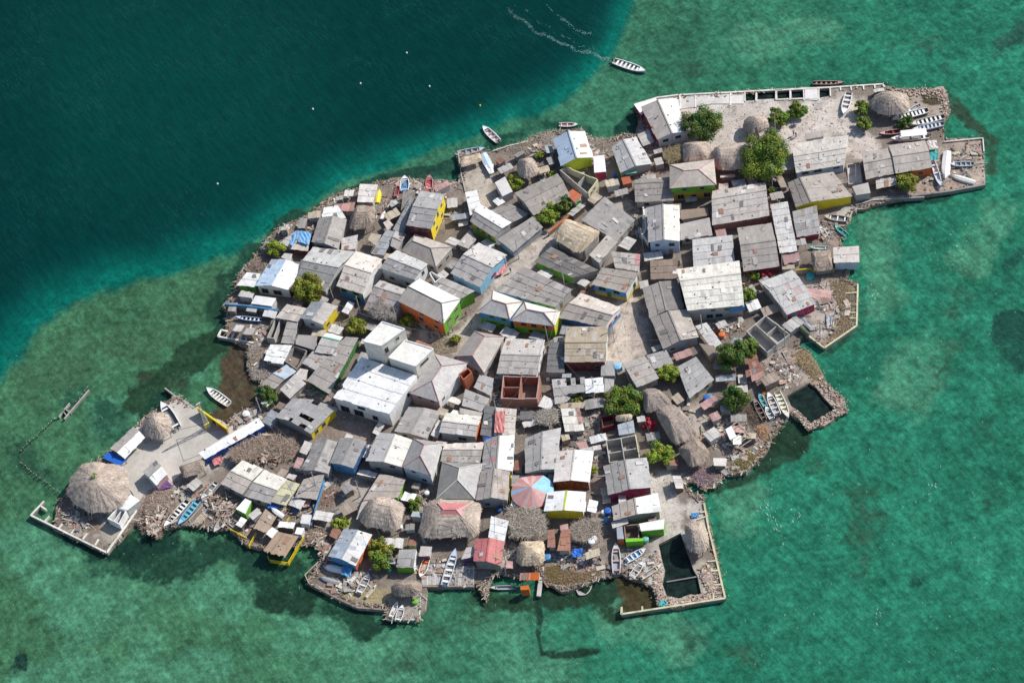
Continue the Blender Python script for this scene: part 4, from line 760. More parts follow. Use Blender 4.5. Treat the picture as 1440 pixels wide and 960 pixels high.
# ------------------------------------------------------------------ thatched roofs
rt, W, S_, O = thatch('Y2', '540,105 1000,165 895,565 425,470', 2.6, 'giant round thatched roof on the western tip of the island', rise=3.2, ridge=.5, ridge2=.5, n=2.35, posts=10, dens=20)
b = MB()
for _ in range(150):
    a, r0 = U(3.6, 5.6), U(.0, .08); p, q, r_ = S_(a - .03, r0, .10), S_(a + .03, r0, .10), S_(a + U(-.05, .05), r0 + U(.1, .24), .16); b.poly([p, q, r_], vary((.58, .36, .20), .25))
build('peak_cap', b, 'thatch', rt, O); b = MB(); ap = S_(0, 0, .15)
for _ in range(26):
    a = U(1.2, 2.6); d = Vector((math.cos(a), math.sin(a), 0)); x = Vector((-d.y, d.x, 0)) * .07; k = U(.6, 1.5); b.poly([ap - x, ap + d * k * .5 + Vector((0, 0, .35)) + x, ap + d * k + Vector((0, 0, .05)), ap + d * k * .5 + Vector((0, 0, .3)) - x], vary((.10, .22, .05), .25))
build('palm_frond', b, 'leaf', rt, O); b = MB(); q = [S_(a, r, .13) for a, r in ((4.15, .26), (4.3, .22), (4.5, .2), (4.7, .19), (4.85, .2), (4.7, .23), (4.5, .245), (4.3, .26))]; b.poly(q, 'black'); build('dark_crease', b, 'thatch', rt, O)  # the crease's darkness is painted on as a flat black patch
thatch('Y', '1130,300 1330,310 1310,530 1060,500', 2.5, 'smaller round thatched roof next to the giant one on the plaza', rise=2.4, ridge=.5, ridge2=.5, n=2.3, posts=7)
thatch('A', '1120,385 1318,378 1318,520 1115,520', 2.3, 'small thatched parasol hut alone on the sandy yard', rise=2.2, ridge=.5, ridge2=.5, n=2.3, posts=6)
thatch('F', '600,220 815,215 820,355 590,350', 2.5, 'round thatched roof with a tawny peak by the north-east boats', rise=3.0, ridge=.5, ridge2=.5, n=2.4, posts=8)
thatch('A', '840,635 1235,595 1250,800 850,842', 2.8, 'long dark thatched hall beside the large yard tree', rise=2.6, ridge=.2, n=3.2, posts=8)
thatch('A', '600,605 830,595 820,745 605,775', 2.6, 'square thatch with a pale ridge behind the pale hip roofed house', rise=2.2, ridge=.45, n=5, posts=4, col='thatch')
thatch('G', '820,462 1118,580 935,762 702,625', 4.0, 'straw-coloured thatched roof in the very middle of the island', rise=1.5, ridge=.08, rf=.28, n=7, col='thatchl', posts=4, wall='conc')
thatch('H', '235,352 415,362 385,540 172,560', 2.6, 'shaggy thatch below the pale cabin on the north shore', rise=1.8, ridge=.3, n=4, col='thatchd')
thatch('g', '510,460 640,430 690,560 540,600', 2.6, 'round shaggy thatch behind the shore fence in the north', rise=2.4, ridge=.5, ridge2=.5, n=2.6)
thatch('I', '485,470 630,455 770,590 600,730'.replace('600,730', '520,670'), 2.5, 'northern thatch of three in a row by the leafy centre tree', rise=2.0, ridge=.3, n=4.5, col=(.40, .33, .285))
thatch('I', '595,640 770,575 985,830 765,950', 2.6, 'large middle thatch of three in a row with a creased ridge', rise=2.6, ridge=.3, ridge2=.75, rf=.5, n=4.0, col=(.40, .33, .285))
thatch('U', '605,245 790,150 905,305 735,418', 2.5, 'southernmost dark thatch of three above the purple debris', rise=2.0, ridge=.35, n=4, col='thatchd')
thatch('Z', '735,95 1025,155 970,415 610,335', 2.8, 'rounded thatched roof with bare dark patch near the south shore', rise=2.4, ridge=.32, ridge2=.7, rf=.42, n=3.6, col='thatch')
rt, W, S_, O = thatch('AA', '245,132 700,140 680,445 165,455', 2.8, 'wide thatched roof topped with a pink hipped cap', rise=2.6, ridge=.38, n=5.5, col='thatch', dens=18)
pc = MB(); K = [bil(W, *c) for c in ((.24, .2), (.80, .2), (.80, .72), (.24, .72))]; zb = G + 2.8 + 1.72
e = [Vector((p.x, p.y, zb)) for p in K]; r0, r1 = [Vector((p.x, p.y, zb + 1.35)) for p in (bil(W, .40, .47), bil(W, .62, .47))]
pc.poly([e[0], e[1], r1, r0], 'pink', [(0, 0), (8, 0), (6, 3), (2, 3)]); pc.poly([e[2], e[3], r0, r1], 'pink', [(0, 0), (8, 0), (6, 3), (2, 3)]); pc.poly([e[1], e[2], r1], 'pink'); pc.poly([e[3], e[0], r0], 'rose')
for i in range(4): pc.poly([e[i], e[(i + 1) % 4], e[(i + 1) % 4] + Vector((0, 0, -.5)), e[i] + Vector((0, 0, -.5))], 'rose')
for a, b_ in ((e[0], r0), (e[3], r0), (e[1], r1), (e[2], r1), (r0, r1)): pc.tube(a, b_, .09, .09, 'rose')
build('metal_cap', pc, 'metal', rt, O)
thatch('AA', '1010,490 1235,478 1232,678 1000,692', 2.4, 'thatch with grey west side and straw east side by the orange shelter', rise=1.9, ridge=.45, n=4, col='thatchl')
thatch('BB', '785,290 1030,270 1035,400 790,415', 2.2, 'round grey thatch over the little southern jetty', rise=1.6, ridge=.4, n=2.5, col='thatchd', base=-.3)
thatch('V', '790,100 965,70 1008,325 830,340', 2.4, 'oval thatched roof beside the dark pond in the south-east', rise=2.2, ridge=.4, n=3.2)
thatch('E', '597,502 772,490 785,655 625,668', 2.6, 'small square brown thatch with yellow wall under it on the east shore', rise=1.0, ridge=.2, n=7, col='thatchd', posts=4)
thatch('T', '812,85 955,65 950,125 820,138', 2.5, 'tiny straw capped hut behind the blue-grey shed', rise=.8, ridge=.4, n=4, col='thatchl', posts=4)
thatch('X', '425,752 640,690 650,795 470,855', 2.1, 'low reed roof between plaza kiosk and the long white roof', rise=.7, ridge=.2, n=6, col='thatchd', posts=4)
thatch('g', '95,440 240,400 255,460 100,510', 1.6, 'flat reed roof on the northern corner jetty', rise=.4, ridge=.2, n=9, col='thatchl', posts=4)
# round awning in pink and blue
px0 = P(748.5, 690, G + 2.5); rt = root('round_awning', 'round pink and blue tent awning beside the yellow fronted house', 'awning', (px0.x, px0.y, G))
mb = MB(); N_ = 22; R_ = 4.6; ap = Vector((px0.x, px0.y, G + 4.2))
for i in range(N_):
    a0, a1 = 2 * math.pi * i / N_, 2 * math.pi * (i + 1) / N_; am = math.degrees((a0 + a1) / 2) % 360
    col = 'sky' if (am < 46 or am > 328) or (165 < am < 185) else vary((.58, .27, .25), .12) if i % 2 else vary((.58, .40, .38), .1)
    p0, p1 = [Vector((px0.x + R_ * math.cos(a), px0.y + R_ * .95 * math.sin(a), G + 2.35 + (.12 if j_ else 0))) for a, j_ in ((a0, i % 2), (a1, (i + 1) % 2))]
    mb.poly([p0, p1, ap], col)
    mb.poly([p0, p1, p1 + Vector((0, 0, -.3)), p0 + Vector((0, 0, -.3))], col)
build('canopy', mb, 'plain', rt, (px0.x, px0.y, G))
pm = MB(); pm.tube((px0.x, px0.y, G), ap, .08, .05, 'dwood'); build('pole', pm, 'wood', rt, (px0.x, px0.y, G))
# ------------------------------------------------------------------ ground
COAST = [(892,147),(925,137),(1000,131),(1047,128),(1130,123),(1240,119),(1262,124),(1330,125),(1337,160),(1328,170),(1328,195),(1382,194),(1386,258),(1330,270),(1250,283),(1228,289),(1206,292),(1196,306),(1190,318),(1186,332),(1184,345),(1190,356),(1192,384),(1186,392),(1206,398),(1205,458),(1160,489),(1130,471),(1120,486),(1136,492),(1152,513),(1160,535),(1175,550),(1190,562),(1191,580),(1136,607),(1127,594),(1112,580),(1103,592),(1092,606),(1082,626),(1070,643),(1050,665),(1018,668),(1008,680),(992,688),(978,672),(962,680),(976,694),(989,698),(1000,745),(1010,790),(1019,840),(946,855),(925,852),(921,833),(899,816),(876,803),(852,811),(830,818),(803,828),(767,822),(758,800),(738,812),(700,806),(690,812),(683,842),(674,822),(600,826),(590,872),(544,870),(545,852),(503,853),(477,842),(433,820),(440,805),(452,790),(445,764),(405,770),(375,770),(350,767),(323,743),(300,745),(272,738),(230,742),(220,752),(205,742),(193,733),(150,777),(75,743),(80,712),(92,694),(113,655),(143,645),(195,593),(227,568),(243,560),(250,557),(273,573),(318,598),(332,585),(347,576),(362,570),(368,552),(367,535),(352,520),(349,500),(352,486),(330,480),(318,470),(320,445),(315,428),(330,408),(334,390),(343,375),(358,362),(373,338),(390,322),(413,312),(440,300),(455,284),(477,270),(503,264),(530,257),(568,252),(600,253),(645,256),(650,240),(644,216),(688,211),(741,198),(757,188),(780,184),(817,180),(829,194),(855,196),(878,188),(894,190),(900,176)]
POND1 = [(926,765),(957,749),(965,770),(975,800),(981,810),(986,834),(978,836),(970,835),(955,841),(938,837),(931,820),(935,800),(930,785)]
POND2 = [(1107,556),(1138,538),(1148,545),(1160,560),(1175,576),(1140,595),(1122,578),(1112,570)]
POOLS = [[(1048,130),(1062,129),(1062,141),(1048,142)],[(1065,129),(1090,128),(1090,139),(1065,140)],[(1093,128),(1110,127),(1110,138),(1093,139)],[(1113,127),(1130,126),(1130,137),(1113,138)],[(1152,125),(1166,125),(1166,135),(1152,138)]]
HOLES = [POND1, POND2] + POOLS
def smooth(a, b, x): x = np.clip((x - a) / (b - a), 0, 1); return x * x * (3 - 2 * x)
def capdist(X, Y, pts):
    d = np.full(X.shape, 1e9)
    if len(pts) == 1: return np.hypot(X - pts[0][0], Y - pts[0][1])
    for (ax, ay), (bx, by) in zip(pts, pts[1:]):
        vx, vy = bx - ax, by - ay; t = np.clip(((X - ax) * vx + (Y - ay) * vy) / (vx * vx + vy * vy + 1e-9), 0, 1)
        d = np.minimum(d, np.hypot(X - ax - t * vx, Y - ay - t * vy))
    return d
def polymask(X, Y, poly):
    c = np.zeros(X.shape, bool); n = len(poly)
    for i in range(n):
        xi, yi = poly[i]; xj, yj = poly[i - 1]
        c ^= ((yi > Y) != (yj > Y)) & (X < (xj - xi) * (Y - yi) / (yj - yi + 1e-12) + xi)
    return c
def vnoise(X, Y, s, seed):
    r = np.random.RandomState(seed); g = r.rand(256, 256); x = X / s; y = Y / s; xi = np.floor(x).astype(int); yi = np.floor(y).astype(int); fx = x - xi; fy = y - yi
    fx = fx * fx * (3 - 2 * fx); fy = fy * fy * (3 - 2 * fy); G_ = lambda a, b: g[a % 256, b % 256]
    return (G_(xi, yi) * (1 - fx) + G_(xi + 1, yi) * fx) * (1 - fy) + (G_(xi, yi + 1) * (1 - fx) + G_(xi + 1, yi + 1) * fx) * fy
def fbm(X, Y, s, seed, o=4):
    t = np.zeros(X.shape); a = .5; n = 0
    for i in range(o): t += a * vnoise(X, Y, s, seed + i); n += a; a *= .55; s *= .47
    return t / n
def pxarr(x, y, z):
    dx, dy, dz = x - CAM.x, y - CAM.y, z - CAM.z
    k = FOC / (dx * _f.x + dy * _f.y + dz * _f.z)
    return 720 + (dx * RT.x + dy * RT.y + dz * RT.z) * k, 480 - (dx * UP.x + dy * UP.y + dz * UP.z) * k

coast = [P(x, y, G) for x, y in COAST]; holes = [[P(x, y, G) for x, y in h] for h in HOLES]
def dens(poly, step):
    out = []
    for i in range(len(poly)):
        a, b = poly[i], poly[(i + 1) % len(poly)]; n = max(1, int((b - a).length / step)); out += [a.lerp(b, k / n) for k in range(n)]
    return out
cd = dens(coast, 1.2); hd = [dens(h, 1.0) for h in holes]
import itertools
_q = fbm(np.array([p.x for p in cd]), np.array([p.y for p in cd]), 4.5, 91, 3); _q2 = fbm(np.array([p.x for p in cd]), np.array([p.y for p in cd]), 4.5, 96, 3)
STRAIGHT = [(892,147),(925,137),(1000,131),(1047,128),(1130,123),(1240,119),(1262,124)], [(1328,195),(1382,194),(1386,258),(1330,270),(1250,283),(1228,289)], [(1206,398),(1205,458),(1160,489),(1128,471)], [(989,698),(1000,745),(1010,790),(1019,840),(946,855)], [(220,752),(193,733),(150,777),(75,743)], [(113,655),(195,593)], [(590,872),(544,870),(545,852),(503,853),(477,842),(433,820)], [(674,822),(600,826)], [(690,812),(683,842)]
for p, a_, b_ in zip(cd, _q, _q2):
    X_, Y_ = Q(p); st_ = min(float(capdist(np.array(X_), np.array(Y_), l)) for l in STRAIGHT)
    k = .12 if st_ < 4 else 2.6; p.x += (a_ - .5) * k + U(-.12, .12); p.y += (b_ - .5) * k + U(-.12, .12)
vs = [(p.x, p.y) for p in cd]; ed = [(i, (i + 1) % len(cd)) for i in range(len(cd))]
for h in hd:
    b0 = len(vs); vs += [(p.x, p.y) for p in h]; ed += [(b0 + i, b0 + (i + 1) % len(h)) for i in range(len(h))]
gx = np.arange(-120, 130, .85); gy = np.arange(-95, 110, .85); XX, YY = np.meshgrid(gx, gy); rr = np.random.RandomState(3)
XX = (XX + rr.uniform(-.25, .25, XX.shape)).ravel(); YY = (YY + rr.uniform(-.25, .25, YY.shape)).ravel()
m = polymask(XX, YY, [(p.x, p.y) for p in coast])
for h in holes: m &= ~polymask(XX, YY, [(p.x, p.y) for p in h])
allv = [Vector(v) for v in vs] + [Vector((x, y)) for x, y in zip(XX[m], YY[m])]
ov, oe, of, *_ = delaunay_2d_cdt(allv, ed, [], 1, 1e-4)
vx = np.array([v.x for v in ov]); vy = np.array([v.y for v in ov])
pxx, pyy = pxarr(vx, vy, G)
z = G + (fbm(vx, vy, 3, 5) - .5) * .16
col = np.empty((len(vx), 3)); col[:] = (.215, .18, .152)
ZONES = [([(960,160),(1040,175),(1120,190)], 48, 'sand', .9), ([(1120,185),(1190,165)], 36, 'sand', .9), ([(1170,190),(1215,205)], 22, 'sand', .9), ([(905,142),(1050,134),(1150,129)], 12, (.58,.55,.52), 1), ([(1260,140),(1320,135),(1325,165)], 20, (.40,.33,.27), .9), ([(1290,240),(1370,215),(1375,250)], 26, (.42,.34,.28), .9), ([(1290,265),(1340,262)], 12, (.40,.30,.24), .9),
    ([(225,650),(260,600),(300,610)], 46, (.47,.44,.395), 1), ([(150,720),(200,680)], 26, (.45,.42,.38), .8), ([(330,600),(270,640)], 30, (.47,.44,.395), 1),
    ([(640,480),(665,455),(690,430),(700,405),(735,365),(790,325)], 13, (.50,.44,.385), .9), ([(600,470),(640,485),(655,495)], 16, (.46,.40,.34), .8), ([(835,330),(880,290)], 12, (.42,.38,.34), .8), ([(880,440),(885,480),(870,500)], 22, (.55,.47,.40), .95), ([(897,455),(905,500)], 12, (.40,.34,.30), .7),
    ([(665,240),(680,280)], 20, (.47,.41,.34), .9), ([(930,680),(940,720),(950,760)], 18, (.52,.48,.43), .95), ([(920,770),(925,830)], 14, (.47,.43,.385), .9), ([(985,800),(1000,830)], 16, (.40,.36,.30), .9), ([(975,715),(985,745)], 12, (.50,.46,.42), .9), ([(940,848),(1000,840)], 9, (.52,.47,.38), .9),
    ([(1140,420),(1180,430),(1170,460)], 28, (.44,.38,.345), .9), ([(1195,410),(1200,455),(1165,480)], 10, (.27,.215,.15), .9), ([(1090,500),(1130,520)], 22, (.35,.29,.245), .9), ([(1130,505),(1150,530)], 12, (.42,.32,.18), .8), ([(1160,550),(1185,575),(1140,602)], 13, (.43,.34,.28), .95), ([(1115,575),(1130,598)], 9, (.40,.33,.26), .95), ([(980,590),(1010,610)], 22, (.42,.36,.31), .9), ([(1040,650),(1075,630)], 20, (.26,.21,.12), .8),
    ([(1185,305),(1200,300),(1190,330)], 14, (.45,.42,.37), .9), ([(1165,320),(1180,340)], 10, (.36,.26,.21), .9), ([(480,580),(500,610)], 24, (.30,.24,.20), .9), ([(500,690),(505,720),(470,740)], 22, (.36,.325,.285), .9), ([(615,810),(650,805)], 14, (.42,.38,.345), .8), ([(550,855),(580,850)], 16, (.36,.32,.29), .8), ([(490,835),(540,840)], 12, (.33,.27,.14), .8), ([(110,740),(165,750)], 14, (.42,.38,.32), .8), ([(100,720),(130,740)], 12, (.17,.125,.09), .9), ([(255,690),(290,690)], 18, (.33,.285,.25), .9), ([(790,815),(830,812)], 10, (.30,.24,.12), .8), ([(850,640),(850,700),(835,760)], 14, (.29,.245,.215), .9), ([(565,250),(640,258)], 8, (.26,.20,.17), .8)]
wob = (fbm(pxx, pyy, 14, 31) - .5) * 22
for pts, r, c, a in ZONES:
    d = capdist(pxx, pyy, pts) + wob; k = (1 - smooth(r * .75, r * 1.15, d)) * a
    col = col * (1 - k[:, None]) + np.array(cc(c)) * k[:, None]
mb = MB()
vv = [Vector((a, b, c)) for a, b, c in zip(vx, vy, z)]
def hole_centroid(f):
    x = sum(vx[i] for i in f) / 3; y = sum(vy[i] for i in f) / 3
    return any(inpoly(x, y, [(p.x, p.y) for p in h]) for h in holes)
hb = [(min(p.x for p in h), max(p.x for p in h), min(p.y for p in h), max(p.y for p in h)) for h in holes]
faces = []
for f in of:
    x = sum(vx[i] for i in f) / 3; y = sum(vy[i] for i in f) / 3
    if any(b[0] < x < b[1] and b[2] < y < b[3] for b in hb) and hole_centroid(f): continue
    faces.append(tuple(f))
me = bpy.data.meshes.new('ground'); V_ = [tuple(v) for v in vv]; vc = [tuple(c) for c in col]
def skirt(lo, out):
    n = len(lo); b = len(V_)
    for p in lo: V_.append((p.x, p.y, G)); vc.append((.30, .25, .20))
    cx = sum(p.x for p in lo) / n; cy = sum(p.y for p in lo) / n
    for i, p in enumerate(lo):
        a, c = lo[i - 1], lo[(i + 1) % n]; d = Vector((c.y - a.y, a.x - c.x)); d = d.normalized() if d.length else d
        k = U(.1, .45) * out; V_.append((p.x + d.x * k, p.y + d.y * k, -1.2)); vc.append((.10, .085, .06))
    for i in range(n): j = (i + 1) % n; faces.append((b + i, b + j, b + n + j, b + n + i))
def area2(l): return sum(a.x * b.y - b.x * a.y for a, b in zip(l, l[1:] + l[:1]))
skirt(cd if area2(cd) > 0 else cd[::-1], 1)
for h in hd: skirt(h if area2(h) < 0 else h[::-1], 1)
me.from_pydata(V_, [], faces); a_ = me.color_attributes.new('Col', 'FLOAT_COLOR', 'POINT'); a_.data.foreach_set('color', np.array([(*c, 1) for c in vc], dtype=np.float32).ravel())
me.materials.append(M['ground']); go = bpy.data.objects.new('ground', me); COL.objects.link(go); tag(go, 'beige and grey trodden ground covering the whole islet', 'ground', kind='structure')
for hp, lab in ((POND1, 'dark still pond in the south-east corner'), (POND2, 'dark square fish pool with stone rim')):
    b = MB(); c = [P(x, y, .3) for x, y in hp]; cen = sum(c, Vector()) / len(c); b.poly([cen + (p - cen) * 1.12 for p in c], 'black')
    single('pond_water', b, 'pool', lab, 'water', cen, kind='structure')
b = MB()
for h in POOLS: c = [P(x, y, .3) for x, y in h]; cen = sum(c, Vector()) / 4; b.poly([cen + (p - cen) * 1.25 for p in c], 'black')
single('pool_water', b, 'pool', 'black water in the row of concrete fish tanks on the north quay', 'water', P(1090, 133, .3), kind='structure')

# concrete sheets laid on the ground
def slab(name, pts, lab, col, dz, joints=()):
    b = MB(); W = [P(*p, G + dz) for p in pts]; b.prism([(p.x, p.y) for p in W], G - .1, G + dz, col)
    for (x0, y0, x1, y1) in joints: b.beam(P(x0, y0, G + dz + .004), P(x1, y1, G + dz + .004), .16, .05, (.2, .185, .165))
    return single(name, b, 'flat_concrete', lab, 'pavement', W[0], kind='structure')
slab('plaza_pavement', [(244,560),(275,573),(322,600),(366,594),(290,640),(262,660),(225,690),(200,715),(178,680),(150,662),(192,600),(228,602),(232,575)], 'pale concrete plaza with dark joints on the western tip', (.50, .465, .42), .16, [(248,618,322,600),(230,609,285,596),(248,618,258,648),(258,648,300,632)])
slab('quay_pavement', [(900,146),(1000,134),(1046,131),(1046,146),(1000,146),(980,150),(925,158)], 'white concrete quay strip along the north shore', (.60, .57, .54), .14)
slab('quay_pavement', [(1132,126),(1150,125),(1150,141),(1132,140)], 'white slab between the fish tanks on the north quay', (.66, .64, .62), .18)

# ------------------------------------------------------------------ sea
DEEP = [(905,-60),(893,10),(880,45),(862,75),(835,105),(790,140),(740,165),(690,185),(640,205),(560,235),(480,262),(410,300),(350,345),(300,370),(230,390),(150,412),(85,440),(45,480),(15,520),(-60,580)]
fx = np.concatenate([[-6000, -1500, -500, -250], np.arange(-180, 200, 1.1), [260, 500, 1500, 6000]]); fy = np.concatenate([[-6000, -1500, -500, -250], np.arange(-150, 190, 1.1), [260, 500, 1500, 6000]])
SX, SY = np.meshgrid(fx, fy); n0, n1 = SX.shape
pX, pY = pxarr(np.clip(SX, -181, 201), np.clip(SY, -151, 191), 0)
d = capdist(pX, pY, DEEP); inside = polymask(pX, pY, DEEP + [(-900, 600), (-900, -900), (905, -900)]); sd = np.where(inside, d, -d)
sd = sd * (1 + .5 * smooth(250, 650, pX)) + (fbm(pX, pY, 70, 11) - .5) * 30 + (fbm(pX, pY, 18, 15) - .5) * 14
def lerp(A, B, k): return A * (1 - k[..., None]) + np.array(B) * k[..., None]
shal = np.empty((n0, n1, 3)); shal[:] = (.038, .146, .084)
kR = smooth(850, 1350, pX + pY * .35); shal = lerp(shal, (.020, .158, .094), kR)
kB = 1 - smooth(200, 700, pX); shal = lerp(shal, (.050, .142, .070), kB * .8)
SAND = [([(60,790),(150,850)], 90, (.085,.26,.155)), ([(280,800),(330,840)], 60, (.11,.27,.15)), ([(150,590),(190,580)], 50, (.075,.24,.155)), ([(270,510),(310,470)], 34, (.075,.25,.155)), ([(440,880),(560,930)], 70, (.085,.23,.135)), ([(700,880),(760,950)], 70, (.075,.21,.125)), ([(870,860),(960,900)], 60, (.075,.215,.125)), ([(1000,620),(1040,700)], 60, (.06,.215,.125)), ([(1230,320),(1240,430)], 40, (.075,.24,.155)), ([(1050,60),(1150,50)], 40, (0,0,0)), ([(1300,500),(1260,560)], 50, (0,0,0)), ([(1360,360),(1400,300)], 40, (0,0,0)), ([(40,950),(300,940)], 40, (.085,.24,.145))]
WEED = [([(350,790),(430,835),(520,880)], 24, (.012,.042,.025), .7), ([(130,790),(230,800)], 24, (.012,.045,.03), .6), ([(20,620),(60,680),(100,710)], 22, (.025,.075,.045), .45), ([(830,850),(870,870)], 10, (.02,.05,.025), .6), ([(690,850),(750,850)], 14, (.02,.05,.028), .6), ([(1300,330),(1350,420),(1320,520)], 26, (.03,.10,.06), .42), ([(1150,640),(1230,700),(1200,800)], 30, (.03,.11,.065), .40), ([(1380,600),(1410,720)], 26, (.02,.10,.06), .38), ([(980,900),(1060,930)], 26, (.03,.10,.06), .40), ([(550,930),(650,940)], 24, (.035,.10,.055), .42), ([(930,90),(1000,100)], 20, (.03,.09,.06), .40), ([(1250,40),(1330,80)], 24, (.03,.10,.065), .40), ([(200,560),(260,500),(330,470)], 26, (.018,.045,.022), .8), ([(110,560),(200,640)], 30, (.020,.075,.045), .55), ([(40,540),(100,510),(220,470),(300,420)], 46, (.045,.115,.06), .6), ([(170,770),(260,790),(330,770),(400,800)], 26, (.014,.048,.030), .75), ([(380,840),(430,850),(450,830)], 22, (.012,.035,.022), .8), ([(90,740),(180,780),(230,765)], 22, (.008,.03,.022), .8), ([(320,400),(300,440),(330,480)], 20, (.016,.05,.03), .75), ([(330,520),(345,560),(325,590),(300,600)], 30, (.075,.05,.032), .95), ([(340,510),(350,490)], 20, (.07,.05,.034), .9), ([(230,560),(215,590)], 22, (.010,.035,.024), .8), ([(255,540),(200,530)], 12, (.03,.05,.03), .7), ([(1090,610),(1120,620),(1075,650)], 22, (.016,.035,.02), .85), ([(1060,670),(1000,690)], 10, (.02,.05,.03), .7), ([(880,820),(900,840),(890,850)], 26, (.060,.04,.018), .9), ([(780,840),(840,835),(860,825)], 22, (.018,.04,.022), .8), ([(760,830),(757,880),(760,918),(800,920),(842,915)], 5.5, (.014,.035,.022), .85), ([(680,835),(720,845)], 16, (.02,.045,.024), .75), ([(30,930)], 17, (.008,.03,.025), .85), ([(1420,470),(1432,500)], 30, (.012,.06,.045), .78), ([(1440,30),(1425,55),(1400,70)], 20, (.02,.075,.055), .6), ([(1440,350),(1425,370)], 16, (.012,.07,.05), .7), ([(1290,815)], 9, (.012,.06,.045), .7), ([(1080,760),(1110,755)], 14, (.015,.085,.06), .5), ([(1395,240),(1395,200),(1345,150)], 12, (.03,.06,.035), .7), ([(1240,290),(1330,276)], 8, (.012,.05,.035), .7), ([(640,235),(560,250),(480,275)], 12, (.015,.05,.035), .8), ([(420,310),(360,355),(335,385)], 16, (.014,.055,.035), .85), ([(865,195),(890,170)], 14, (.012,.05,.035), .8), ([(690,200),(770,175),(830,185)], 9, (.012,.06,.04), .6), ([(500,870),(600,885)], 10, (.012,.045,.03), .5), ([(1215,400),(1210,460),(1165,495)], 8, (.02,.06,.04), .6), ([(620,880),(700,850)], 24, (.03,.08,.04), .4)]
nz = (fbm(pX, pY, 34, 21) - .5) * 60 + (fbm(pX, pY, 9, 28) - .5) * 18
sand = np.zeros((n0, n1)); weed = np.zeros((n0, n1)); wcol = np.empty((n0, n1, 3)); wcol[:] = (.016, .05, .03)
for pts, r, c in SAND:
    sand = np.maximum(sand, (1 - smooth(r * .2, r * 1.5, capdist(pX, pY, pts) + nz * min(1.2, r / 60))) * .8)
for pts, r, c, a in WEED:
    k = (1 - smooth(r * .35, r * 1.45, capdist(pX, pY, pts) + nz * min(.7, r / 45))) * a; k2 = np.clip(k * 2, 0, 1); wcol = lerp(wcol, c, np.where(k > weed * .9, k2, 0)); weed = np.maximum(weed, k)
# narrow stain of algae along the waterline
cdist = capdist(pX, pY, COAST + COAST[:1]); weed = np.maximum(weed, (1 - smooth(1, 13, cdist)) * (.18 + .40 * vnoise(pX, pY, 45, 77)))
deep = np.empty((n0, n1, 3)); deep[:] = (.0003, .032, .029); kG = 1 - smooth(40, 260, capdist(pX, pY, [(180, 120), (300, 130)])); deep = lerp(deep, (.001, .046, .036), kG * .7)
deep = lerp(deep, (.0005, .028, .027), smooth(100, 0, pX) * .5)
band = lerp(np.broadcast_to(np.array((.002, .118, .088)), (n0, n1, 3)), (.0008, .056, .049), smooth(10, 75, sd))
w = smooth(-7, 9, sd); colw = lerp(shal, (0, 0, 0), w) + band * w[..., None]
w2 = smooth(8, 95, sd); colw = lerp(colw, (0, 0, 0), w2) + deep * w2[..., None]
# small banks by the northern quay keep the band narrow there
depv = smooth(-5, 60, sd) * .85
me = bpy.data.meshes.new('water'); idx = np.arange(n0 * n1).reshape(n0, n1)
fc = np.stack([idx[:-1, :-1], idx[:-1, 1:], idx[1:, 1:], idx[1:, :-1]], -1).reshape(-1, 4)
me.from_pydata(np.stack([SX.ravel(), SY.ravel(), np.zeros(SX.size)], -1).tolist(), [], fc.tolist())
a_ = me.color_attributes.new('Col', 'FLOAT_COLOR', 'POINT'); a_.data.foreach_set('color', np.concatenate([colw.reshape(-1, 3), np.ones((n0 * n1, 1))], 1).astype(np.float32).ravel())
a_ = me.attributes.new('Dep', 'FLOAT', 'POINT'); a_.data.foreach_set('value', depv.ravel().astype(np.float32))
for nm, ar in (('Weed', weed * (1 - w2)), ('Sand', sand * (1 - smooth(-25, 5, sd)))):
    a_ = me.attributes.new(nm, 'FLOAT', 'POINT'); a_.data.foreach_set('value', ar.ravel().astype(np.float32))
a_ = me.color_attributes.new('WCol', 'FLOAT_COLOR', 'POINT'); a_.data.foreach_set('color', np.concatenate([wcol.reshape(-1, 3), np.ones((n0 * n1, 1))], 1).astype(np.float32).ravel())
me.materials.append(M['water']); wo = bpy.data.objects.new('water', me); COL.objects.link(wo); tag(wo, 'teal sea, deep to the north-west and shallow green around the islet', 'sea', kind='structure')

# ------------------------------------------------------------------ quay beams and low walls
def seawall(tile, pts, lab, col='cream', wd=.38, z=1.25, ribs=(), name='seawall', bottom=-.9, cat='seawall'):
    P_ = [P(*p, z) for p in PX(tile, pts)]; b = MB(); O = P_[0]; rt = None
    for a, c in zip(P_, P_[1:]):
        n = max(1, int((c - a).length / 3)); d = (c - a).normalized()
        for i in range(n):
            p, q = a.lerp(c, i / n), a.lerp(c, (i + 1) / n); b.beam(p - d * .02, q, wd, .3, vary(col, .06))
        b.beam(a - Vector((0, 0, .302)), c - Vector((0, 0, .302)), wd * .8, z - bottom - .3, 'dconc')
    for s in ribs:
        a, c = [P(*p, z - .02) for p in PX(tile, s)]; b.beam(a, c, wd * .8, .8, vary(col, .06))
    return single(name, b, 'concrete', lab, cat, O)
seawall('Y2', '250,445 138,562 780,878 1035,520', 'long white concrete sea wall around the western tip', ribs=['225,485 268,515', '255,615 295,570', '368,680 405,635', '478,718 510,680', '575,765 615,715', '680,815 710,765', '790,860 830,800'])
seawall('N', '240,272 185,260 157,315 470,372', 'open white concrete frame standing in the sea at the west dock', ribs=['270,335 298,282', '340,348 375,290', '392,355 440,215'])
seawall('K', '1118,175 1108,525 835,712 520,470', 'cream concrete beam around the rubble yard on the east shore', ribs=['1110,245 1010,252', '1108,340 1005,343', '1100,415 1040,412', '1100,462 1050,462'], col='yblock')
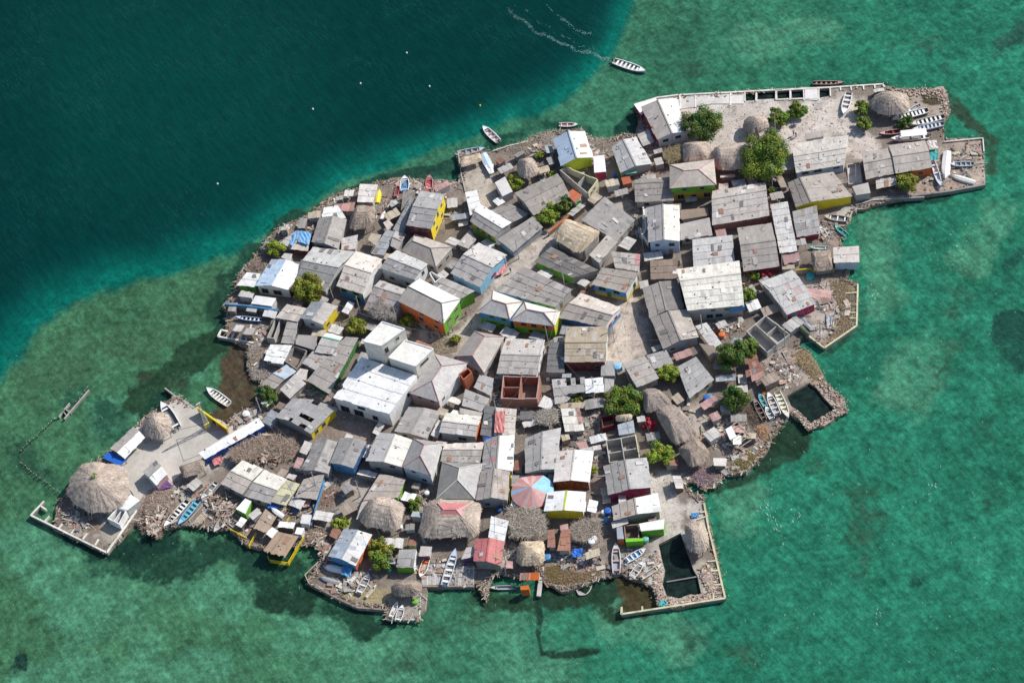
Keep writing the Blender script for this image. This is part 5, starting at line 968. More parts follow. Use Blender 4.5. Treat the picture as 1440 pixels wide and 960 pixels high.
seawall('V', '960,-80 1000,140 1060,380 1138,722 262,856 265,795', 'yellowish concrete rim enclosing the pond and seaweed basin in the south-east', col='yblock', ribs=['990,412 1060,405', '1015,492 1085,488', '1050,610 1120,605', '1040,735 1038,675', '440,832 438,790', '905,60 970,35', '890,110 975,90'.replace('890,110 975,90', '930,0 975,-10')])
seawall('A', '190,282 385,222 560,200 1010,178 1440,155', 'white quay edge along the northern shore west part', z=1.15, ribs=['575,205 580,320', '705,205 708,305', '1005,180 1000,290', '1125,178 1125,255', '1220,172 1218,250', '1388,165 1385,240'])
seawall('F', '0,205 180,195 340,186 660,166 672,185', 'white quay edge by the fish tanks on the northern shore', z=1.15, ribs=['92,205 92,265', '175,200 178,268', '268,195 268,262', '338,188 340,240', '400,182 402,205', '465,178 468,205', '540,172 545,200', '610,168 613,192', '0,262 265,252'])
seawall('F', '1035,520 1275,497 1282,580', 'thin white wall around the north-east scrap corner', z=1.3, wd=.25)
seawall('B', '480,800 860,765 1000,725 1440,700'.replace('480,800 860,765', '860,765 930,750'), 'long low retaining wall along the north-east beach', col='conc', z=1.2, wd=.3)
seawall('F', '600,870 845,850 1080,820 1290,780', 'dark stone retaining wall under the orange walled house', col='dconc', z=1.15, wd=.5)
seawall('g', '335,385 440,350 600,312', 'white wooden rail wall on the northern jetty corner', z=1.3, wd=.2)
seawall('g', '75,385 100,560 130,690', 'pale edge wall of the northern sand lot', z=1.2, wd=.25, col='conc')
seawall('BB', '760,440 745,595 1018,605 1030,380', 'pale green rim of the small south jetty', col=(.45, .62, .5), z=1.0, wd=.3)
seawall('BB', '85,295 340,430 500,500 745,520', 'crooked stone kerb of the southern rubble beach', col='brown', z=1.1, wd=.4)
seawall('AA', '205,862 640,862', 'wooden edge beam of the south deck', col='wood', z=1.1, wd=.35)
seawall('V', '645,585 905,540', 'narrow plank dividing the south-east pond', col='dconc', z=.7, wd=.25, bottom=0, name='plank', cat='plank')
seawall('Y', '420,350 630,105', 'broken pale pier beam out in the western shallows', z=.9, wd=.25, col='conc', ribs=['375,335 465,215', '420,260 475,300', '410,285 440,320'])
seawall('X', '310,90 400,160 555,255', 'thin concrete wall running from plaza into the water', z=1.1, wd=.3, col='conc')
seawall('G', '665,582 800,472 925,362', 'orange painted garden wall beside the bush', col='orange', z=2.3, wd=.3, bottom=.85, name='garden_wall', cat='wall')
seawall('M', '92,702 250,712 550,752', 'long sky blue shore wall with ragged west end', col='blue', z=3.0, wd=.3, bottom=-.5, name='shore_wall', cat='wall')
seawall('E', '478,655 600,642 620,665 800,640', 'ochre yellow fence wall beside the small brown thatch', col='ochre', z=2.5, wd=.25, bottom=-.5, name='fence_wall', cat='wall')
seawall('K', '530,470 620,530 705,595', 'dark green painted wall below the pink fronted house', col='dgreen', z=2.4, wd=.3, bottom=-.5, name='yard_wall', cat='wall')
seawall('Q', '0,612 60,655', 'low dark green wall stub against the big white building', col='dgreen', z=2.6, wd=.3, bottom=.8, name='wall', cat='wall')
seawall('U', '412,140 440,240', 'thin pale fence rail by the bright shrub near the long thatch', col='conc', z=1.8, wd=.15, bottom=.85, name='fence', cat='fence')
seawall('R', '955,560 935,740 940,810', 'narrow yellow railing west of the round awning', col='yellow', z=2.2, wd=.2, bottom=.85, name='railing', cat='railing')
seawall('Z', '330,0 262,200 225,345', 'blue painted plank fence along the stick covered yard', col='blue', z=2.2, wd=.2, bottom=.8, name='plank_fence', cat='fence')
seawall('W', '720,250 455,545 490,600 590,490', 'long bamboo rail of the southern boat landing', col='tan', z=1.1, wd=.18, bottom=.6, name='rail', cat='rail')
seawall('AA', '1215,690 1185,945', 'white plank gangway reaching into the southern water', col='light', z=.9, wd=.9, bottom=.3, name='gangway', cat='gangway')
seawall('Z', '285,655 172,765 210,840', 'driftwood rail around the south-west landing', col='tan', z=1.2, wd=.18, bottom=.5, name='rail', cat='rail')
# yellow railings of the pier shelter
for pts, lab in (('1425,680 1290,900', 'bright yellow trellis rail on the east side of the pier shelter'), ('1115,845 1130,880 1290,905', 'bright yellow trellis rail on the sea side of the pier shelter'), ('1020,650 958,760', 'yellow trellis beside the plank roof on stilts'), ('800,620 940,690', 'dull yellow trellis in front of the bright green shed'), ('1300,520 1240,620', 'short yellow trellis between plank roof and pier shelter')):
    q = [P(*p, 1.7) for p in PX('W', pts)]; b = MB()
    for a, c in zip(q, q[1:]):
        n = max(3, int((c - a).length / .35))
        for i in range(n + 1):
            p = a.lerp(c, i / n); b.box((p.x, p.y, 1.05), .09, .09, 1.3, 0, vary('yellow', .1))
        for dz in (0, -.5, -1.0): b.beam(a + Vector((0, 0, dz + .06)), c + Vector((0, 0, dz + .06)), .11, .08, 'yellow')
        b.tube((a.x, a.y, -.8), (a.x, a.y, .5), .07, .07, 'dwood')
    single('trellis_rail', b, 'plain', lab, 'railing', q[0])
# yellow gate shelter at the basin
rt = root('gate_shelter', 'yellow painted gate wall with dark opening beside the brown basin', 'gate', P(298, 590, G)); O = P(298, 590, G)
a, c = P(277, 572, G + 2.4), P(319, 602, G + 2.4); b = MB(); b.beam(a, c, .35, .55, 'yellow'); build('lintel', b, 'plain', rt, O)
for f_ in (.02, .42, .62, .98): p = a.lerp(c, f_); b = MB(); b.box((p.x, p.y, G + .9), .3, .3, 1.9, .6, 'yellow'); build('pillar', b, 'plain', rt, O)
p, q_ = a.lerp(c, .44), a.lerp(c, .6); b = MB(); b.beam(p - Vector((0, 0, .6)), q_ - Vector((0, 0, .6)), .1, 1.7, 'black'); build('door', b, 'plain', rt, O)  # black slab painted for the shade inside the opening
p, q_ = a.lerp(c, .64), a.lerp(c, .96); b = MB(); b.beam(p - Vector((0, 0, .6)), q_ - Vector((0, 0, .6)), .12, 1.7, 'orange'); build('panel', b, 'plain', rt, O)
p, q_ = a.lerp(c, .04), a.lerp(c, .4); b = MB(); b.beam(p - Vector((0, 0, .6)), q_ - Vector((0, 0, .6)), .12, 1.7, 'lime'); build('panel', b, 'plain', rt, O)
for u, v, tt in ((280, 574, 1), (291, 602, 0)):
    pass
# lattice mast on the plaza
b = MB(); p0 = P(293, 602, G); hgt = 9.5
def corner(i, k): s = .55 * (1 - .75 * k); return Vector((p0.x + s * (1 if i in (0, 3) else -1), p0.y + s * (1 if i < 2 else -1), G + hgt * k))
for i in range(4):
    b.tube(corner(i, 0), corner(i, 1), .05, .04, 'lgrey')
    for k in range(9): b.tube(corner(i, k / 9), corner((i + 1) % 4, (k + 1) / 9), .028, .028, 'lgrey', 4); b.tube(corner(i, (k + 1) / 9), corner((i + 1) % 4, (k + 1) / 9), .028, .028, 'lgrey', 4)
rt = root('radio_mast', 'grey lattice mast on yellow footing beside the yellow gate wall', 'mast', p0); build('lattice', b, 'plain', rt, p0)
b = MB(); b.box((p0.x, p0.y, G + .9), 1.4, .3, 1.8, .4, 'yellow'); build('footing', b, 'plain', rt, p0); b = MB(); b.box((p0.x, p0.y, G + hgt), 1.1, .3, .5, .4, 'lgrey'); build('antenna', b, 'plain', rt, p0)

# stakes in the western shallows
k = 0
for line, n in (([(30,636),(55,612),(78,590)], 12), ([(30,652),(50,668),(82,692)], 14), ([(78,590),(98,574)], 4), ([(108,566),(124,548)], 5)):
    for i in range(n):
        t_ = i / (n - 1) * (len(line) - 1); j = min(int(t_), len(line) - 2); fr = t_ - j; x = line[j][0] * (1 - fr) + line[j + 1][0] * fr; y = line[j][1] * (1 - fr) + line[j + 1][1] * fr
        p = P(x + U(-.8, .8), y + U(-.8, .8), 0); b = MB(); h_ = U(.5, 1.0); b.tube((p.x, p.y, -1.5), (p.x + U(-.1, .1), p.y, h_), .13, .11, 'dwood', 6); b.tube((p.x, p.y, h_), (p.x, p.y, h_ + .12), .12, .05, 'lgrey', 6)
        single('mooring_stake', b, 'wood', 'weathered wooden stake with pale top in the fence lines of the western shallows', 'stake', (p.x, p.y, 0), 'stakes in the western shallows')
for (x, y, c, lab) in ((675,149,'yellow','small yellow buoy north of the moored white skiff'), (604,122,'white','white float north of the central shore, nearest the boat channel'), (507,118,'white','white float far out in the deep water west of the other'), (440,154,'white','pale float half sunk in the deep water'), (306,259,'white','white float closest to the north-west shore'), (572,75,'white','tiny float furthest out at sea')):
    p = P(x, y, 0); b = MB()
    for i in range(5):
        z0, z1 = -.3 + .12 * i * 1.3, -.3 + .12 * (i + 1) * 1.3; r0, r1 = [.24 * math.sin(max(.05, min(3.09, math.pi * (zz + .3) / .8))) + .02 for zz in (z0, z1)]; b.tube((p.x, p.y, z0), (p.x, p.y, z1), r0, r1, c, 10)
    single('buoy', b, 'plain', lab, 'buoy', p)

b = MB()
_sd = P(700, 300) - P(688, 268); sa = math.atan2(_sd.y, _sd.x)
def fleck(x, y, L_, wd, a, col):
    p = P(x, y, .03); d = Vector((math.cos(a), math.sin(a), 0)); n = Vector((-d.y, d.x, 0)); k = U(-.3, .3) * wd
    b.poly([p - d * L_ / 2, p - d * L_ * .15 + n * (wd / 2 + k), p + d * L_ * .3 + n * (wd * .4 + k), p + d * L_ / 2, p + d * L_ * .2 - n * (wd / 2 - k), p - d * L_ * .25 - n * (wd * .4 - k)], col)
def ok(x, y): return not inpoly(x, y, COAST)
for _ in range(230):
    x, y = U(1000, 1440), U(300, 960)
    if ok(x, y) and rnd() < .35 + .65 * smooth(1020, 1150, np.array(x)): fleck(x, y, U(.25, .8), U(.06, .16), sa + U(-.5, .5), vary((.16, .36, .27), .3))  # glints on the wavelets, drawn as pale flat streaks
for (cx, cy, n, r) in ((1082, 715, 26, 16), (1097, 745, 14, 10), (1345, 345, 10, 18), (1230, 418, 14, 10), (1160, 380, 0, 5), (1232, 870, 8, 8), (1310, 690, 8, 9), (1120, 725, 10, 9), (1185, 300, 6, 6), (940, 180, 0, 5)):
    for _ in range(n): fleck(cx + random.gauss(0, r * .45), cy + random.gauss(0, r), U(.25, .9), U(.06, .2), sa + U(-.4, .4), vary((.30, .47, .39), .25))  # clusters of brighter painted glints
for _ in range(0):
    x, y = U(0, 880), U(0, 420)
    if ok(x, y): fleck(x, y, U(.8, 2.6), U(.06, .14), sa + U(-.25, .25) + (.6 if x < 250 else 0), vary((.03, .11, .11), .2))
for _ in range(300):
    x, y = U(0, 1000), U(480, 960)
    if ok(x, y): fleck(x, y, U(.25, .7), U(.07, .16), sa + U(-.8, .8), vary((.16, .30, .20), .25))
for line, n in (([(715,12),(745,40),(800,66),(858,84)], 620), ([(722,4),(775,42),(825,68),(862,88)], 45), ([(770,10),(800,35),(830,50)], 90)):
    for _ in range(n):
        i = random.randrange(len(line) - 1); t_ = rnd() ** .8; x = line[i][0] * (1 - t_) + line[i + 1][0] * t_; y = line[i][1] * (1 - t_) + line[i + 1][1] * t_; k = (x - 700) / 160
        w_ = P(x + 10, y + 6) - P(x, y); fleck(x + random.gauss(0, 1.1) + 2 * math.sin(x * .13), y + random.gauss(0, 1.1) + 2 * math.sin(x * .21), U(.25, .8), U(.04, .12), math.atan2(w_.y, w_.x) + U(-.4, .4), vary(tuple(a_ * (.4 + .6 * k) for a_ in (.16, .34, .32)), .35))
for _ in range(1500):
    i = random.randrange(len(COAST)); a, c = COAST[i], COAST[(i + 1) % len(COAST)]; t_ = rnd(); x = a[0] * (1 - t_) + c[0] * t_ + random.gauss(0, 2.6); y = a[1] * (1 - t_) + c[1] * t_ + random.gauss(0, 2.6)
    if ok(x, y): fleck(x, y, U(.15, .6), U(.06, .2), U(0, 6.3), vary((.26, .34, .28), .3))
single('foam_and_glints', b, 'plain', 'flecks of foam, painted glints and a boat wake on the sea', 'foam', (0, 0, 0), kind='stuff')
# ------------------------------------------------------------------ boats
boat((908,101),(863,86), 'white open skiff with six benches under way in the northern channel', sea=True, seats=6, motor=True, beam=.25, z=-.1)
boat((679,178),(701,199), 'white skiff moored alone off the northern jetty with red thwart', sea=True, seats=4, motor=True, beam=.3, rim='white', inner='light', seat_col='rose', z=-.1)
boat((682,209),(643,216), 'pale grey-green skiff tied along the reed roofed jetty corner', sea=True, seats=4, beam=.25, hull='bluegrey', inner='mid', rim='pblue', z=-.1)
boat((813,175),(786,175), 'short grey skiff with red inside by the white pitched shore house', sea=True, seats=3, beam=.3, hull='light', rim='white', inner='rose', z=-.1)
boat((692,243),(679,216), 'white boat with blue stern hauled into the northern boat slot', seats=2, beam=.3, hull='white', cover='pblue', depth=.8)
boat((647,253),(648,272), 'narrow bright blue canoe against the northern sand lot wall', beam=.24, hull='blue', inner='dblue', seats=2, sea=True, z=0)
boat((1187,117),(1143,117), 'long dark wooden boat alongside the northern fish tanks', sea=True, beam=.16, hull='brown', inner='maroon', rim='rose', seats=5, z=-.1)
boat((1186,161),(1194,131), 'white open boat lying on the sand north of the round thatch', beam=.3, seats=4, rim='white', inner='mid')
boat((1255,168),(1305,155), 'white boat with dark thwarts, northernmost of the hauled-out row in the north-east', beam=.22, seats=7, seat_col='white', inner='dark')
boat((1279,176),(1328,164), 'white hauled-out boat with bright blue stern', beam=.22, seats=6, hull='light', rim='light', seat_col='white', inner='dark')
boat((1283,183),(1327,174), 'pale blue-grey boat squeezed between the blue sterned boat and the covered one', beam=.22, seats=6, hull='pblue', rim='light', inner='bluegrey')
boat((1236,189),(1279,183), 'dark red worn boat at the head of the north-east boat row', beam=.2, seats=4, hull='maroon', rim='rose', inner='maroon')
boat((1253,196),(1306,191), 'boat with a long white sun roof in the north-east row', beam=.24, seats=3, hull='white', canopy='white', motor=True)
boat((1277,156),(1294,147), 'short blue and white skiff behind the hauled-out row', beam=.34, seats=2, hull='blue', rim='white')
boat((1329,250),(1332,213), 'brilliant white overturned boat on the north-east scrap corner', beam=.29, up=True, depth=.9)
boat((1323,263),(1312,228), 'slim pale blue canoe leaning beside the overturned white boat', beam=.18, hull='pblue', rim='pblue', inner='light', seats=3)
boat((1336,231),(1369,230), 'blue-grey skiff with benches in the north-east scrap corner', beam=.28, hull='bluegrey', rim='pblue', seats=4)
boat((1336,245),(1371,256), 'dirty white upturned hull nearest the north-east retaining wall', beam=.25, up=True, hull='cream')
boat((1159,304),(1192,308), 'dark workboat with three white thwarts beached below the yellow wall', beam=.34, hull='tan', rim='tan', inner='dark', seats=3, seat_col='white')
boat((1174,317),(1192,331), 'turquoise skiff on the little eastern beach', beam=.3, hull='teal', rim='mint', inner='teal', seats=3)
boat((1153,318),(1163,333), 'small cream dinghy beside the red walled roof', beam=.3, hull='cream', inner='cream', seats=2)
boat((1138,347),(1164,348), 'pale turquoise boat above the small square thatch', beam=.26, hull='pblue', rim='mint', inner='light', seats=2)
boat((1067,552),(1077,571), 'turquoise boat in the row beside the square fish pool', beam=.32, hull='mint', rim='sky', inner='teal', seats=3)
boat((1073,549),(1080,566), 'orange dinghy in the row beside the square fish pool', beam=.34, hull='ochre', rim='orange', inner='tan', seats=2)
boat((1080,552),(1094,583), 'grey-white boat in the middle of the row beside the square fish pool', beam=.3, hull='light', rim='white', inner='grey', seats=4, motor=True)
boat((1077,571),(1086,588), 'short broad white skiff at the water end of the pool side row', beam=.42, seats=3)
boat((1109,588),(1093,551), 'long white boat nearest the square fish pool', beam=.24, rim='cream', inner='pyellow', seats=5, seat_col='cream')
boat((1060,560),(1075,590), 'dark weathered canoe at the far end of the pool side row', beam=.24, hull='dwood', rim='brown', inner='black', seats=4)
boat((866,764),(867,806), 'slim grey-white boat with red thwart between driftwood and blue boat', beam=.27, hull='white', rim='light', inner='bluegrey', seats=3, seat_col='rose', motor=True)
boat((908,771),(880,788), 'blue and white striped skiff in the south-east yard', beam=.34, hull='blue', rim='white', inner='blue', seats=4, seat_col='white')
boat((904,789),(888,811), 'grimy white skiff south of the blue striped one', beam=.38, hull='light', rim='white', inner='dark', seats=3)
boat((931,793),(901,813), 'yellowish half buried hull at the edge of the seaweed basin', beam=.2, hull='pyellow', rim='cream', inner='mid', seats=2)
boat((641,772),(625,823), 'long pale blue and white boat on the plank deck', beam=.22, hull='pblue', rim='pblue', inner='bluegrey', seats=5, seat_col='white')
boat((591,811),(600,786), 'orange canoe with pink sides beside the plank deck', beam=.4, hull='rose', rim='cream', inner='orange', seats=1, seat_col='orange')
boat((689,826),(724,825), 'blue-grey boat floating off the south landing', sea=True, beam=.2, hull='bluegrey', rim='lgrey', inner='bluegrey', seats=2, z=-.1)
boat((519,806),(504,834), 'grey bowed white skiff on the shell covered beach', beam=.36, hull='bluegrey', rim='light', inner='mid', seats=3, seat_col='white')
boat((529,821),(514,839), 'narrow cream canoe next to the grey bowed skiff', beam=.2, hull='cream', inner='tan', seats=1)
boat((454,794),(484,801), 'white overturned dinghy beside the blue fronted south house', beam=.34, up=True)
boat((449,810),(477,819), 'grey-blue upturned canoe on the south-west landing', beam=.24, up=True, hull='bluegrey')
boat((559,845),(549,867), 'white kayak on the small south jetty', beam=.3, inner='light', seats=2)
boat((566,850),(559,872), 'white skiff with two benches on the small south jetty', beam=.42, seats=2, motor=True)
boat((231,741),(264,704), 'long white boat with dark thwarts beached on the south-west brush', beam=.22, inner='dwood', seats=6, seat_col='white')
boat((251,738),(279,704), 'blue and turquoise boat beside the long white boat on the brush', beam=.24, hull='blue', rim='sky', inner='blue', seats=5, seat_col='mint')
boat((301,748),(321,720), 'grey skiff with pale floor at the southern landing', beam=.3, hull='bluegrey', rim='lgrey', inner='mid', seats=2, cover=None)
boat((283,701),(304,678), 'white boat with dark cargo north of the bamboo rail', beam=.3, inner='dark', seats=3, rim='light')
boat((227,566),(250,602), 'white motor boat with dark windshield beside the plaza thatch', beam=.28, rim='white', inner='dark', seats=2, motor=True, depth=.9)
boat((291,546),(322,568), 'white six-bench boat floating in the brown western basin', sea=True, beam=.29, seats=6, inner='tan', seat_col='white', z=-.1)
boat((331,446),(368,450), 'slim dark blue and white canoe beneath the blue shore wall', beam=.17, hull='dblue', rim='pblue', inner='dblue', seats=5, seat_col='white')
boat((569,247),(569,268), 'blue and white punt pulled up on the north shore', beam=.5, hull='pblue', rim='white', inner='blue', seats=2)
boat((604,246),(603,267), 'pink kayak on the north shore debris', beam=.4, hull='rose', rim='pink', inner='red', seats=2)
boat((561,258),(556,276), 'dark pink kayak west of the blue punt', beam=.28, hull='pink', inner='maroon', seats=1)
boat((533,265),(530,284), 'bright yellow upturned boat against the pale cabin', beam=.36, hull='yellow', up=True)
boat((381,713),(398,725), 'small white dinghy on the blue tarpaulin in the south-west', beam=.36, up=True, z=G + 1.6)
boat((814,836),(826,819), 'grey plank raft floating off the southern weed bank', sea=True, beam=.9, hull='lgrey', rim='grey', inner='mid', seats=2, z=-.2, name='raft')
boat((541,295),(535,307), 'small white upturned skiff among the north shore scrap', beam=.34, hull='white', up=True)

# ------------------------------------------------------------------ trees and bushes
T_ = [('A','760,470',25,23,'leafd','dark round tree on the sandy yard beside the two-toned house',5.0), ('A','1310,720',32,30,'leafm','largest tree of the island with wide mid green crown by the long thatched hall',6.5), ('A','1395,395',13,13,'leafm','western bush of the clump north of the sandy yard',2.6), ('F','65,370',9,9,'leafm','middle small bush of the clump on the sandy yard',2.2), ('F','135,335',13,12,'leafm','eastern bush of the clump on the sandy yard',2.6), ('F','540,315',11,11,'leafm','small tree just west of the tawny peaked thatch',2.6), ('F','548,408',11,9,'leafm','shrub south of the small tree by the tawny peaked thatch',2.2), ('F','800,400',10,9,'leafd','shrub growing between the hauled-out boats',2.2), ('F','810,775',15,14,'leafy','bushy tree in front of the orange wall with green door',3.2),
      ('G','648,440',16,15,'leafl','round yellow-green bush on the street north of the orange wall',3.2), ('G','795,345',13,12,'leafd','dark leafy tree in the orange walled garden',3.4), ('G','398,165',10,8,'leafl','pale low bush beside the speckled cube building',1.9), ('g','680,415',7,7,'leafl','small bright shrub in the northern fenced yard',1.7), ('g','785,555',6,5,'leafl','tiny shrub below the white pitched shore house',1.5),
      ('M','515,245',14,12,'leafl','yellow-green shrub on the north-west waterline',2.6), ('M','795,590',22,21,'leafy','broad yellow-green tree in the north-west cluster',4.4), ('L','0,720',15,13,'leafy','yellow-green tree in the lane west of the white tower',3.0), ('L','430,665',9,10,'leafy','thin bush against the orange house front',2.2), ('N','590,835',13,12,'leafd','round dark bush by the western basin',2.8), ('N','650,720',7,6,'leafl','little bush between the roofs by the western basin',1.9),
      ('J','290,180',21,24,'leafd','tall dark tree in the eastern yard',5.5), ('J','425,115',13,12,'leafm','smaller crown leaning against the tall eastern tree',4.0), ('J','335,530',19,18,'leafd','spreading tree beside the pool side boats',4.2), ('D','1160,325',9,13,'leafm','slender tree behind the biggest white roof',3.4), ('I','350,560',22,18,'leafm','leafy centre tree north of the three thatches',4.2), ('I','725,335',14,13,'leafl','yellow-green bush between two grey roofs in the centre',3.0), ('U','470,295',16,15,'leafl','bright green tree beside the southernmost dark thatch',3.2), ('T','630,540',5,9,'leafl','narrow bush beside the bright white gable',2.2),
      ('S','1210,820',10,8,'leafm','small bush between the two big southern thatches',1.8), ('Z','468,335',10,12,'leafl','pale green tree on the southern stick yard',2.8), ('Z','800,545',15,13,'leafy','upper tree by the green hut on the south deck',3.2), ('Z','812,665',14,13,'leafm','lower tree by the green hut on the south deck',3.0), ('E','130,705',9,6,'leafm','low green bush below the half-shadowed broad roof',1.6), ('E','85,845',9,10,'leafl','palm-like bush beside the biggest white roof',2.0), ('Q','1085,160',7,7,'leafy','grey-green scrub in the street beside the white tower',1.4), ('K','345,85',8,7,'red','red flowering bush below the half-shadowed broad roof',1.7), ('U','385,40',8,6,'red','red flowering bush by the lane next to the middle thatch',1.6), ('B','150,640',5,6,'leafm','little bush at the lane corner by the patchwork roof',1.6), ('P','1030,680',8,5,'leafy','low olive bush under the littered lean-to row',1.3)]
for (tl, uv, rx, ry, c, lab, h) in T_: tree(tl, uv, rx, ry, c, lab, h, name='bush' if h < 2.5 else 'tree', cat='bush' if h < 2.5 else 'tree')
# ------------------------------------------------------------------ utility poles
POLES = [((1090,185), 'pole with red base on the sandy yard'), ((1086,264), 'pole under the largest tree'), ((1100,383), 'pole in front of the half-shadowed broad roof'), ((1104,487), 'pole above the roofless grey concrete house'), ((730,364), 'pole at the wide part of the street near the bush'), ((771,482), 'pole in front of the orange and green hip roof'), ((794,400), 'pole at the lime green lane wall'), ((864,480), 'pole on the sand street by the tan roof'), ((628,471), 'pole at the corner of the orange and green house'), ((559,456), 'pole left of the orange house front'), ((471,426), 'pole behind the yellow-green north-west tree'), ((507,441), 'pole before the house with green and blue ground floor'), ((507,698), 'pole in the lane south of the blue fronted gable'), ((923,632), 'pole beside the bright green tree'), ((368,582), 'pole at the brown western basin'), ((905,350), 'pole at the white balustrade'), ((988,470), 'pole in front of the biggest white roof'), ((1203,260), 'white pole in the rubble court'), ((556,795), 'leaning pole by the green hut'), ((700,590), 'pole at the faded red panel'), ((836,553), 'pole beside the littered lean-to row'), ((447,690), 'pole west of the stick yard'), ((670,375), 'pole beside the sky blue gable'), ((1153,478), 'pole by the east rubble yard corner'), ((713,797), 'pole in front of the pink gable')]
for (x, y), lab in POLES:
    p = P(x, y, G); rt = root('utility_pole', 'tall pale utility ' + lab, 'utility pole', p, 'utility poles'); b = MB(); hh = U(6.3, 7.4); c = vary('lgrey', .12); lx, ly = U(-.15, .15), U(-.15, .15)
    b.tube((p.x, p.y, G - .1), (p.x + lx, p.y + ly, G + hh), .13, .085, c, 7); build('shaft', b, 'concrete', rt, p)
    a = U(0, 3.1); d = Vector((math.cos(a), math.sin(a), 0)) * .6; t_ = Vector((p.x + lx, p.y + ly, G + hh - .35)); b = MB(); b.beam(t_ - d, t_ + d, .1, .1, 'dwood'); build('crossarm', b, 'wood', rt, p)

# ------------------------------------------------------------------ heaps of brush and palm fronds
brush('W', '0,440 130,300 300,280 330,420 240,560 60,520', 'brown palm brush heap beside the white kiosk', h=1.2, dens=20)
brush('W', '25,565 90,500 240,560 215,690 180,685 60,640', 'brush raft built out over the water at the south-west', h=.9, dens=24, z0=-.3)
brush('X', '830,640 1000,540 1150,490 1160,600 1080,700 900,720', 'dry brush roof beside the deep blue wall', h=.6, dens=22, roof=1.6, name='brush_shelter', cat='shelter')
brush('X', '1150,540 1260,450 1430,450 1440,650 1370,720 1200,680', 'big mound of dry palm fronds south of the grey roof with a hole', h=2.0, dens=20, lmax=2.8)
brush('W', '620,480 700,320 900,330 850,440 750,560 640,560', 'brown stick deck under the joined beige roofs', h=.5, dens=16)
brush('S', '440,655 565,645 510,850 420,865', 'reddish stick covered deck by the blue plank fence', h=.5, dens=22, col=(.36, .25, .20))
brush('Z', '165,420 330,370 400,430 300,520 200,510', 'tangled driftwood heap on the south-west shore', h=1.0, dens=20)
brush('Z', '300,600 400,480 430,640 330,660', 'thin brush strip west of the blue fronted house', h=.7, dens=18)
brush('AA', '925,215 1110,205 1235,250 1240,400 1120,470 960,450', 'wide grey palm frond canopy south of the round awning', h=.8, dens=26, roof=2.2, name='frond_canopy', cat='canopy', col=(.40, .35, .29), lmax=2.8)
brush('T2', '500,300 620,240 740,250 750,400 620,430 520,420', 'grey-brown frond canopy in front of the yellow wall', h=.7, dens=24, roof=2.0, name='frond_canopy', cat='canopy', col=(.38, .32, .27))
brush('P', '680,790 740,760 860,755 870,870 780,890 700,870', 'pale grey frond canopy below the brick ruin', h=.6, dens=26, roof=2.0, name='frond_canopy', cat='canopy', col=(.42, .38, .33))
brush('J', '400,620 480,590 560,740 520,790 430,740', 'stack of dark driftwood poles beside the pool side boats', h=.7, dens=14, col='dwood', lmax=3.2)
brush('J', '490,790 560,760 620,830 540,890', 'orange-brown heap of dried weed on the east shore', h=1.0, dens=26, col=(.46, .28, .17), lmax=1.2)
brush('J', '850,150 920,130 1000,230 1080,380 1010,390 900,300 840,240', 'golden weed bank at the neck of the pool', h=.8, dens=30, col=(.36, .27, .16), lmax=1.0)
brush('U', '1050,350 1200,280 1320,300 1240,400 1100,460 1040,430', 'olive weed bank on the shore south of the timber frame', h=.6, dens=24, col=(.22, .18, .07), lmax=.9)
brush('T2', '270,690 400,640 600,700 780,650 800,710 600,770 420,790 280,760', 'rusty seaweed bank along the southern shore', h=.5, dens=26, col=(.27, .19, .11), lmax=.9)
brush('AA', '1240,700 1340,680 1440,720 1430,840 1300,850 1230,800', 'weedy bank right of the white plank gangway', h=.4, dens=22, col=(.24, .18, .07), lmax=.9)
brush('L', '600,850 760,800 880,830 860,930 700,960', 'dry scrub in the street corner next to the white tower', h=.5, dens=14, col=(.40, .33, .24), lmax=1.2)
brush('L', '100,560 230,480 330,560 330,660 150,650', 'bare grey branches over the rose tinted roof', h=1.2, dens=7, col=(.34, .31, .29), roof=2.9, name='bare_branches', cat='branches')
brush('N', '430,620 520,540 700,550 690,610 530,690 450,680', 'greyish stick heap on the western shore', h=.6, dens=20, col=(.42, .37, .33))
brush('N', '400,470 480,360 560,420 540,520 450,540', 'driftwood stakes and sticks by the west dock', h=.7, dens=14, col=(.40, .34, .27))
brush('M', '310,400 370,310 470,300 450,410 350,430', 'dark pinkish twig heap by the north-west waterline', h=.7, dens=20, col=(.34, .26, .22))
brush('A', '440,670 590,620 600,750 480,780', 'brown stick roof south of the two-toned house front', h=.4, dens=22, roof=1.9, name='stick_roof', cat='shelter', col=(.30, .25, .14))
brush('A', '240,830 380,800 400,900 260,910', 'pile of broken reddish bricks by the lime walled house', h=.7, dens=30, col=(.45, .29, .23), lmax=.8, name='brick_pile', cat='pile')
brush('K', '880,180 1000,130 1100,260 1100,480 950,640 860,660 980,420', 'brown driftwood layer inside the cream beam of the rubble yard', h=.35, dens=16, col=(.30, .23, .14))
brush('g', '400,380 560,320 680,290 680,380 520,410', 'grey plank heap on the northern jetty', h=.5, dens=16, col=(.36, .30, .24))
brush('g', '680,260 760,240 810,300 790,370 710,370', 'pale driftwood heap west of the white pitched shore house', h=.8, dens=18, col=(.42, .36, .31))
brush('g', '1060,310 1190,290 1200,390 1080,400', 'driftwood racks east of the white pitched shore house', h=.8, dens=18, col=(.36, .30, .24))
brush('F', '900,230 1000,220 1030,290 960,300 900,280', 'dark weed hollow in the north-east corner', h=.25, dens=16, col=(.14, .12, .07), lmax=.8)
brush('U', '690,440 800,400 900,420 960,500 840,575 740,520', 'purple and grey wreck of boards below the southernmost dark thatch', h=.8, dens=20, col=(.33, .24, .26))
brush('V', '330,350 450,420 560,440 480,540 340,540', 'grey driftwood litter around the south-east boats', h=.4, dens=14, col=(.42, .38, .32))
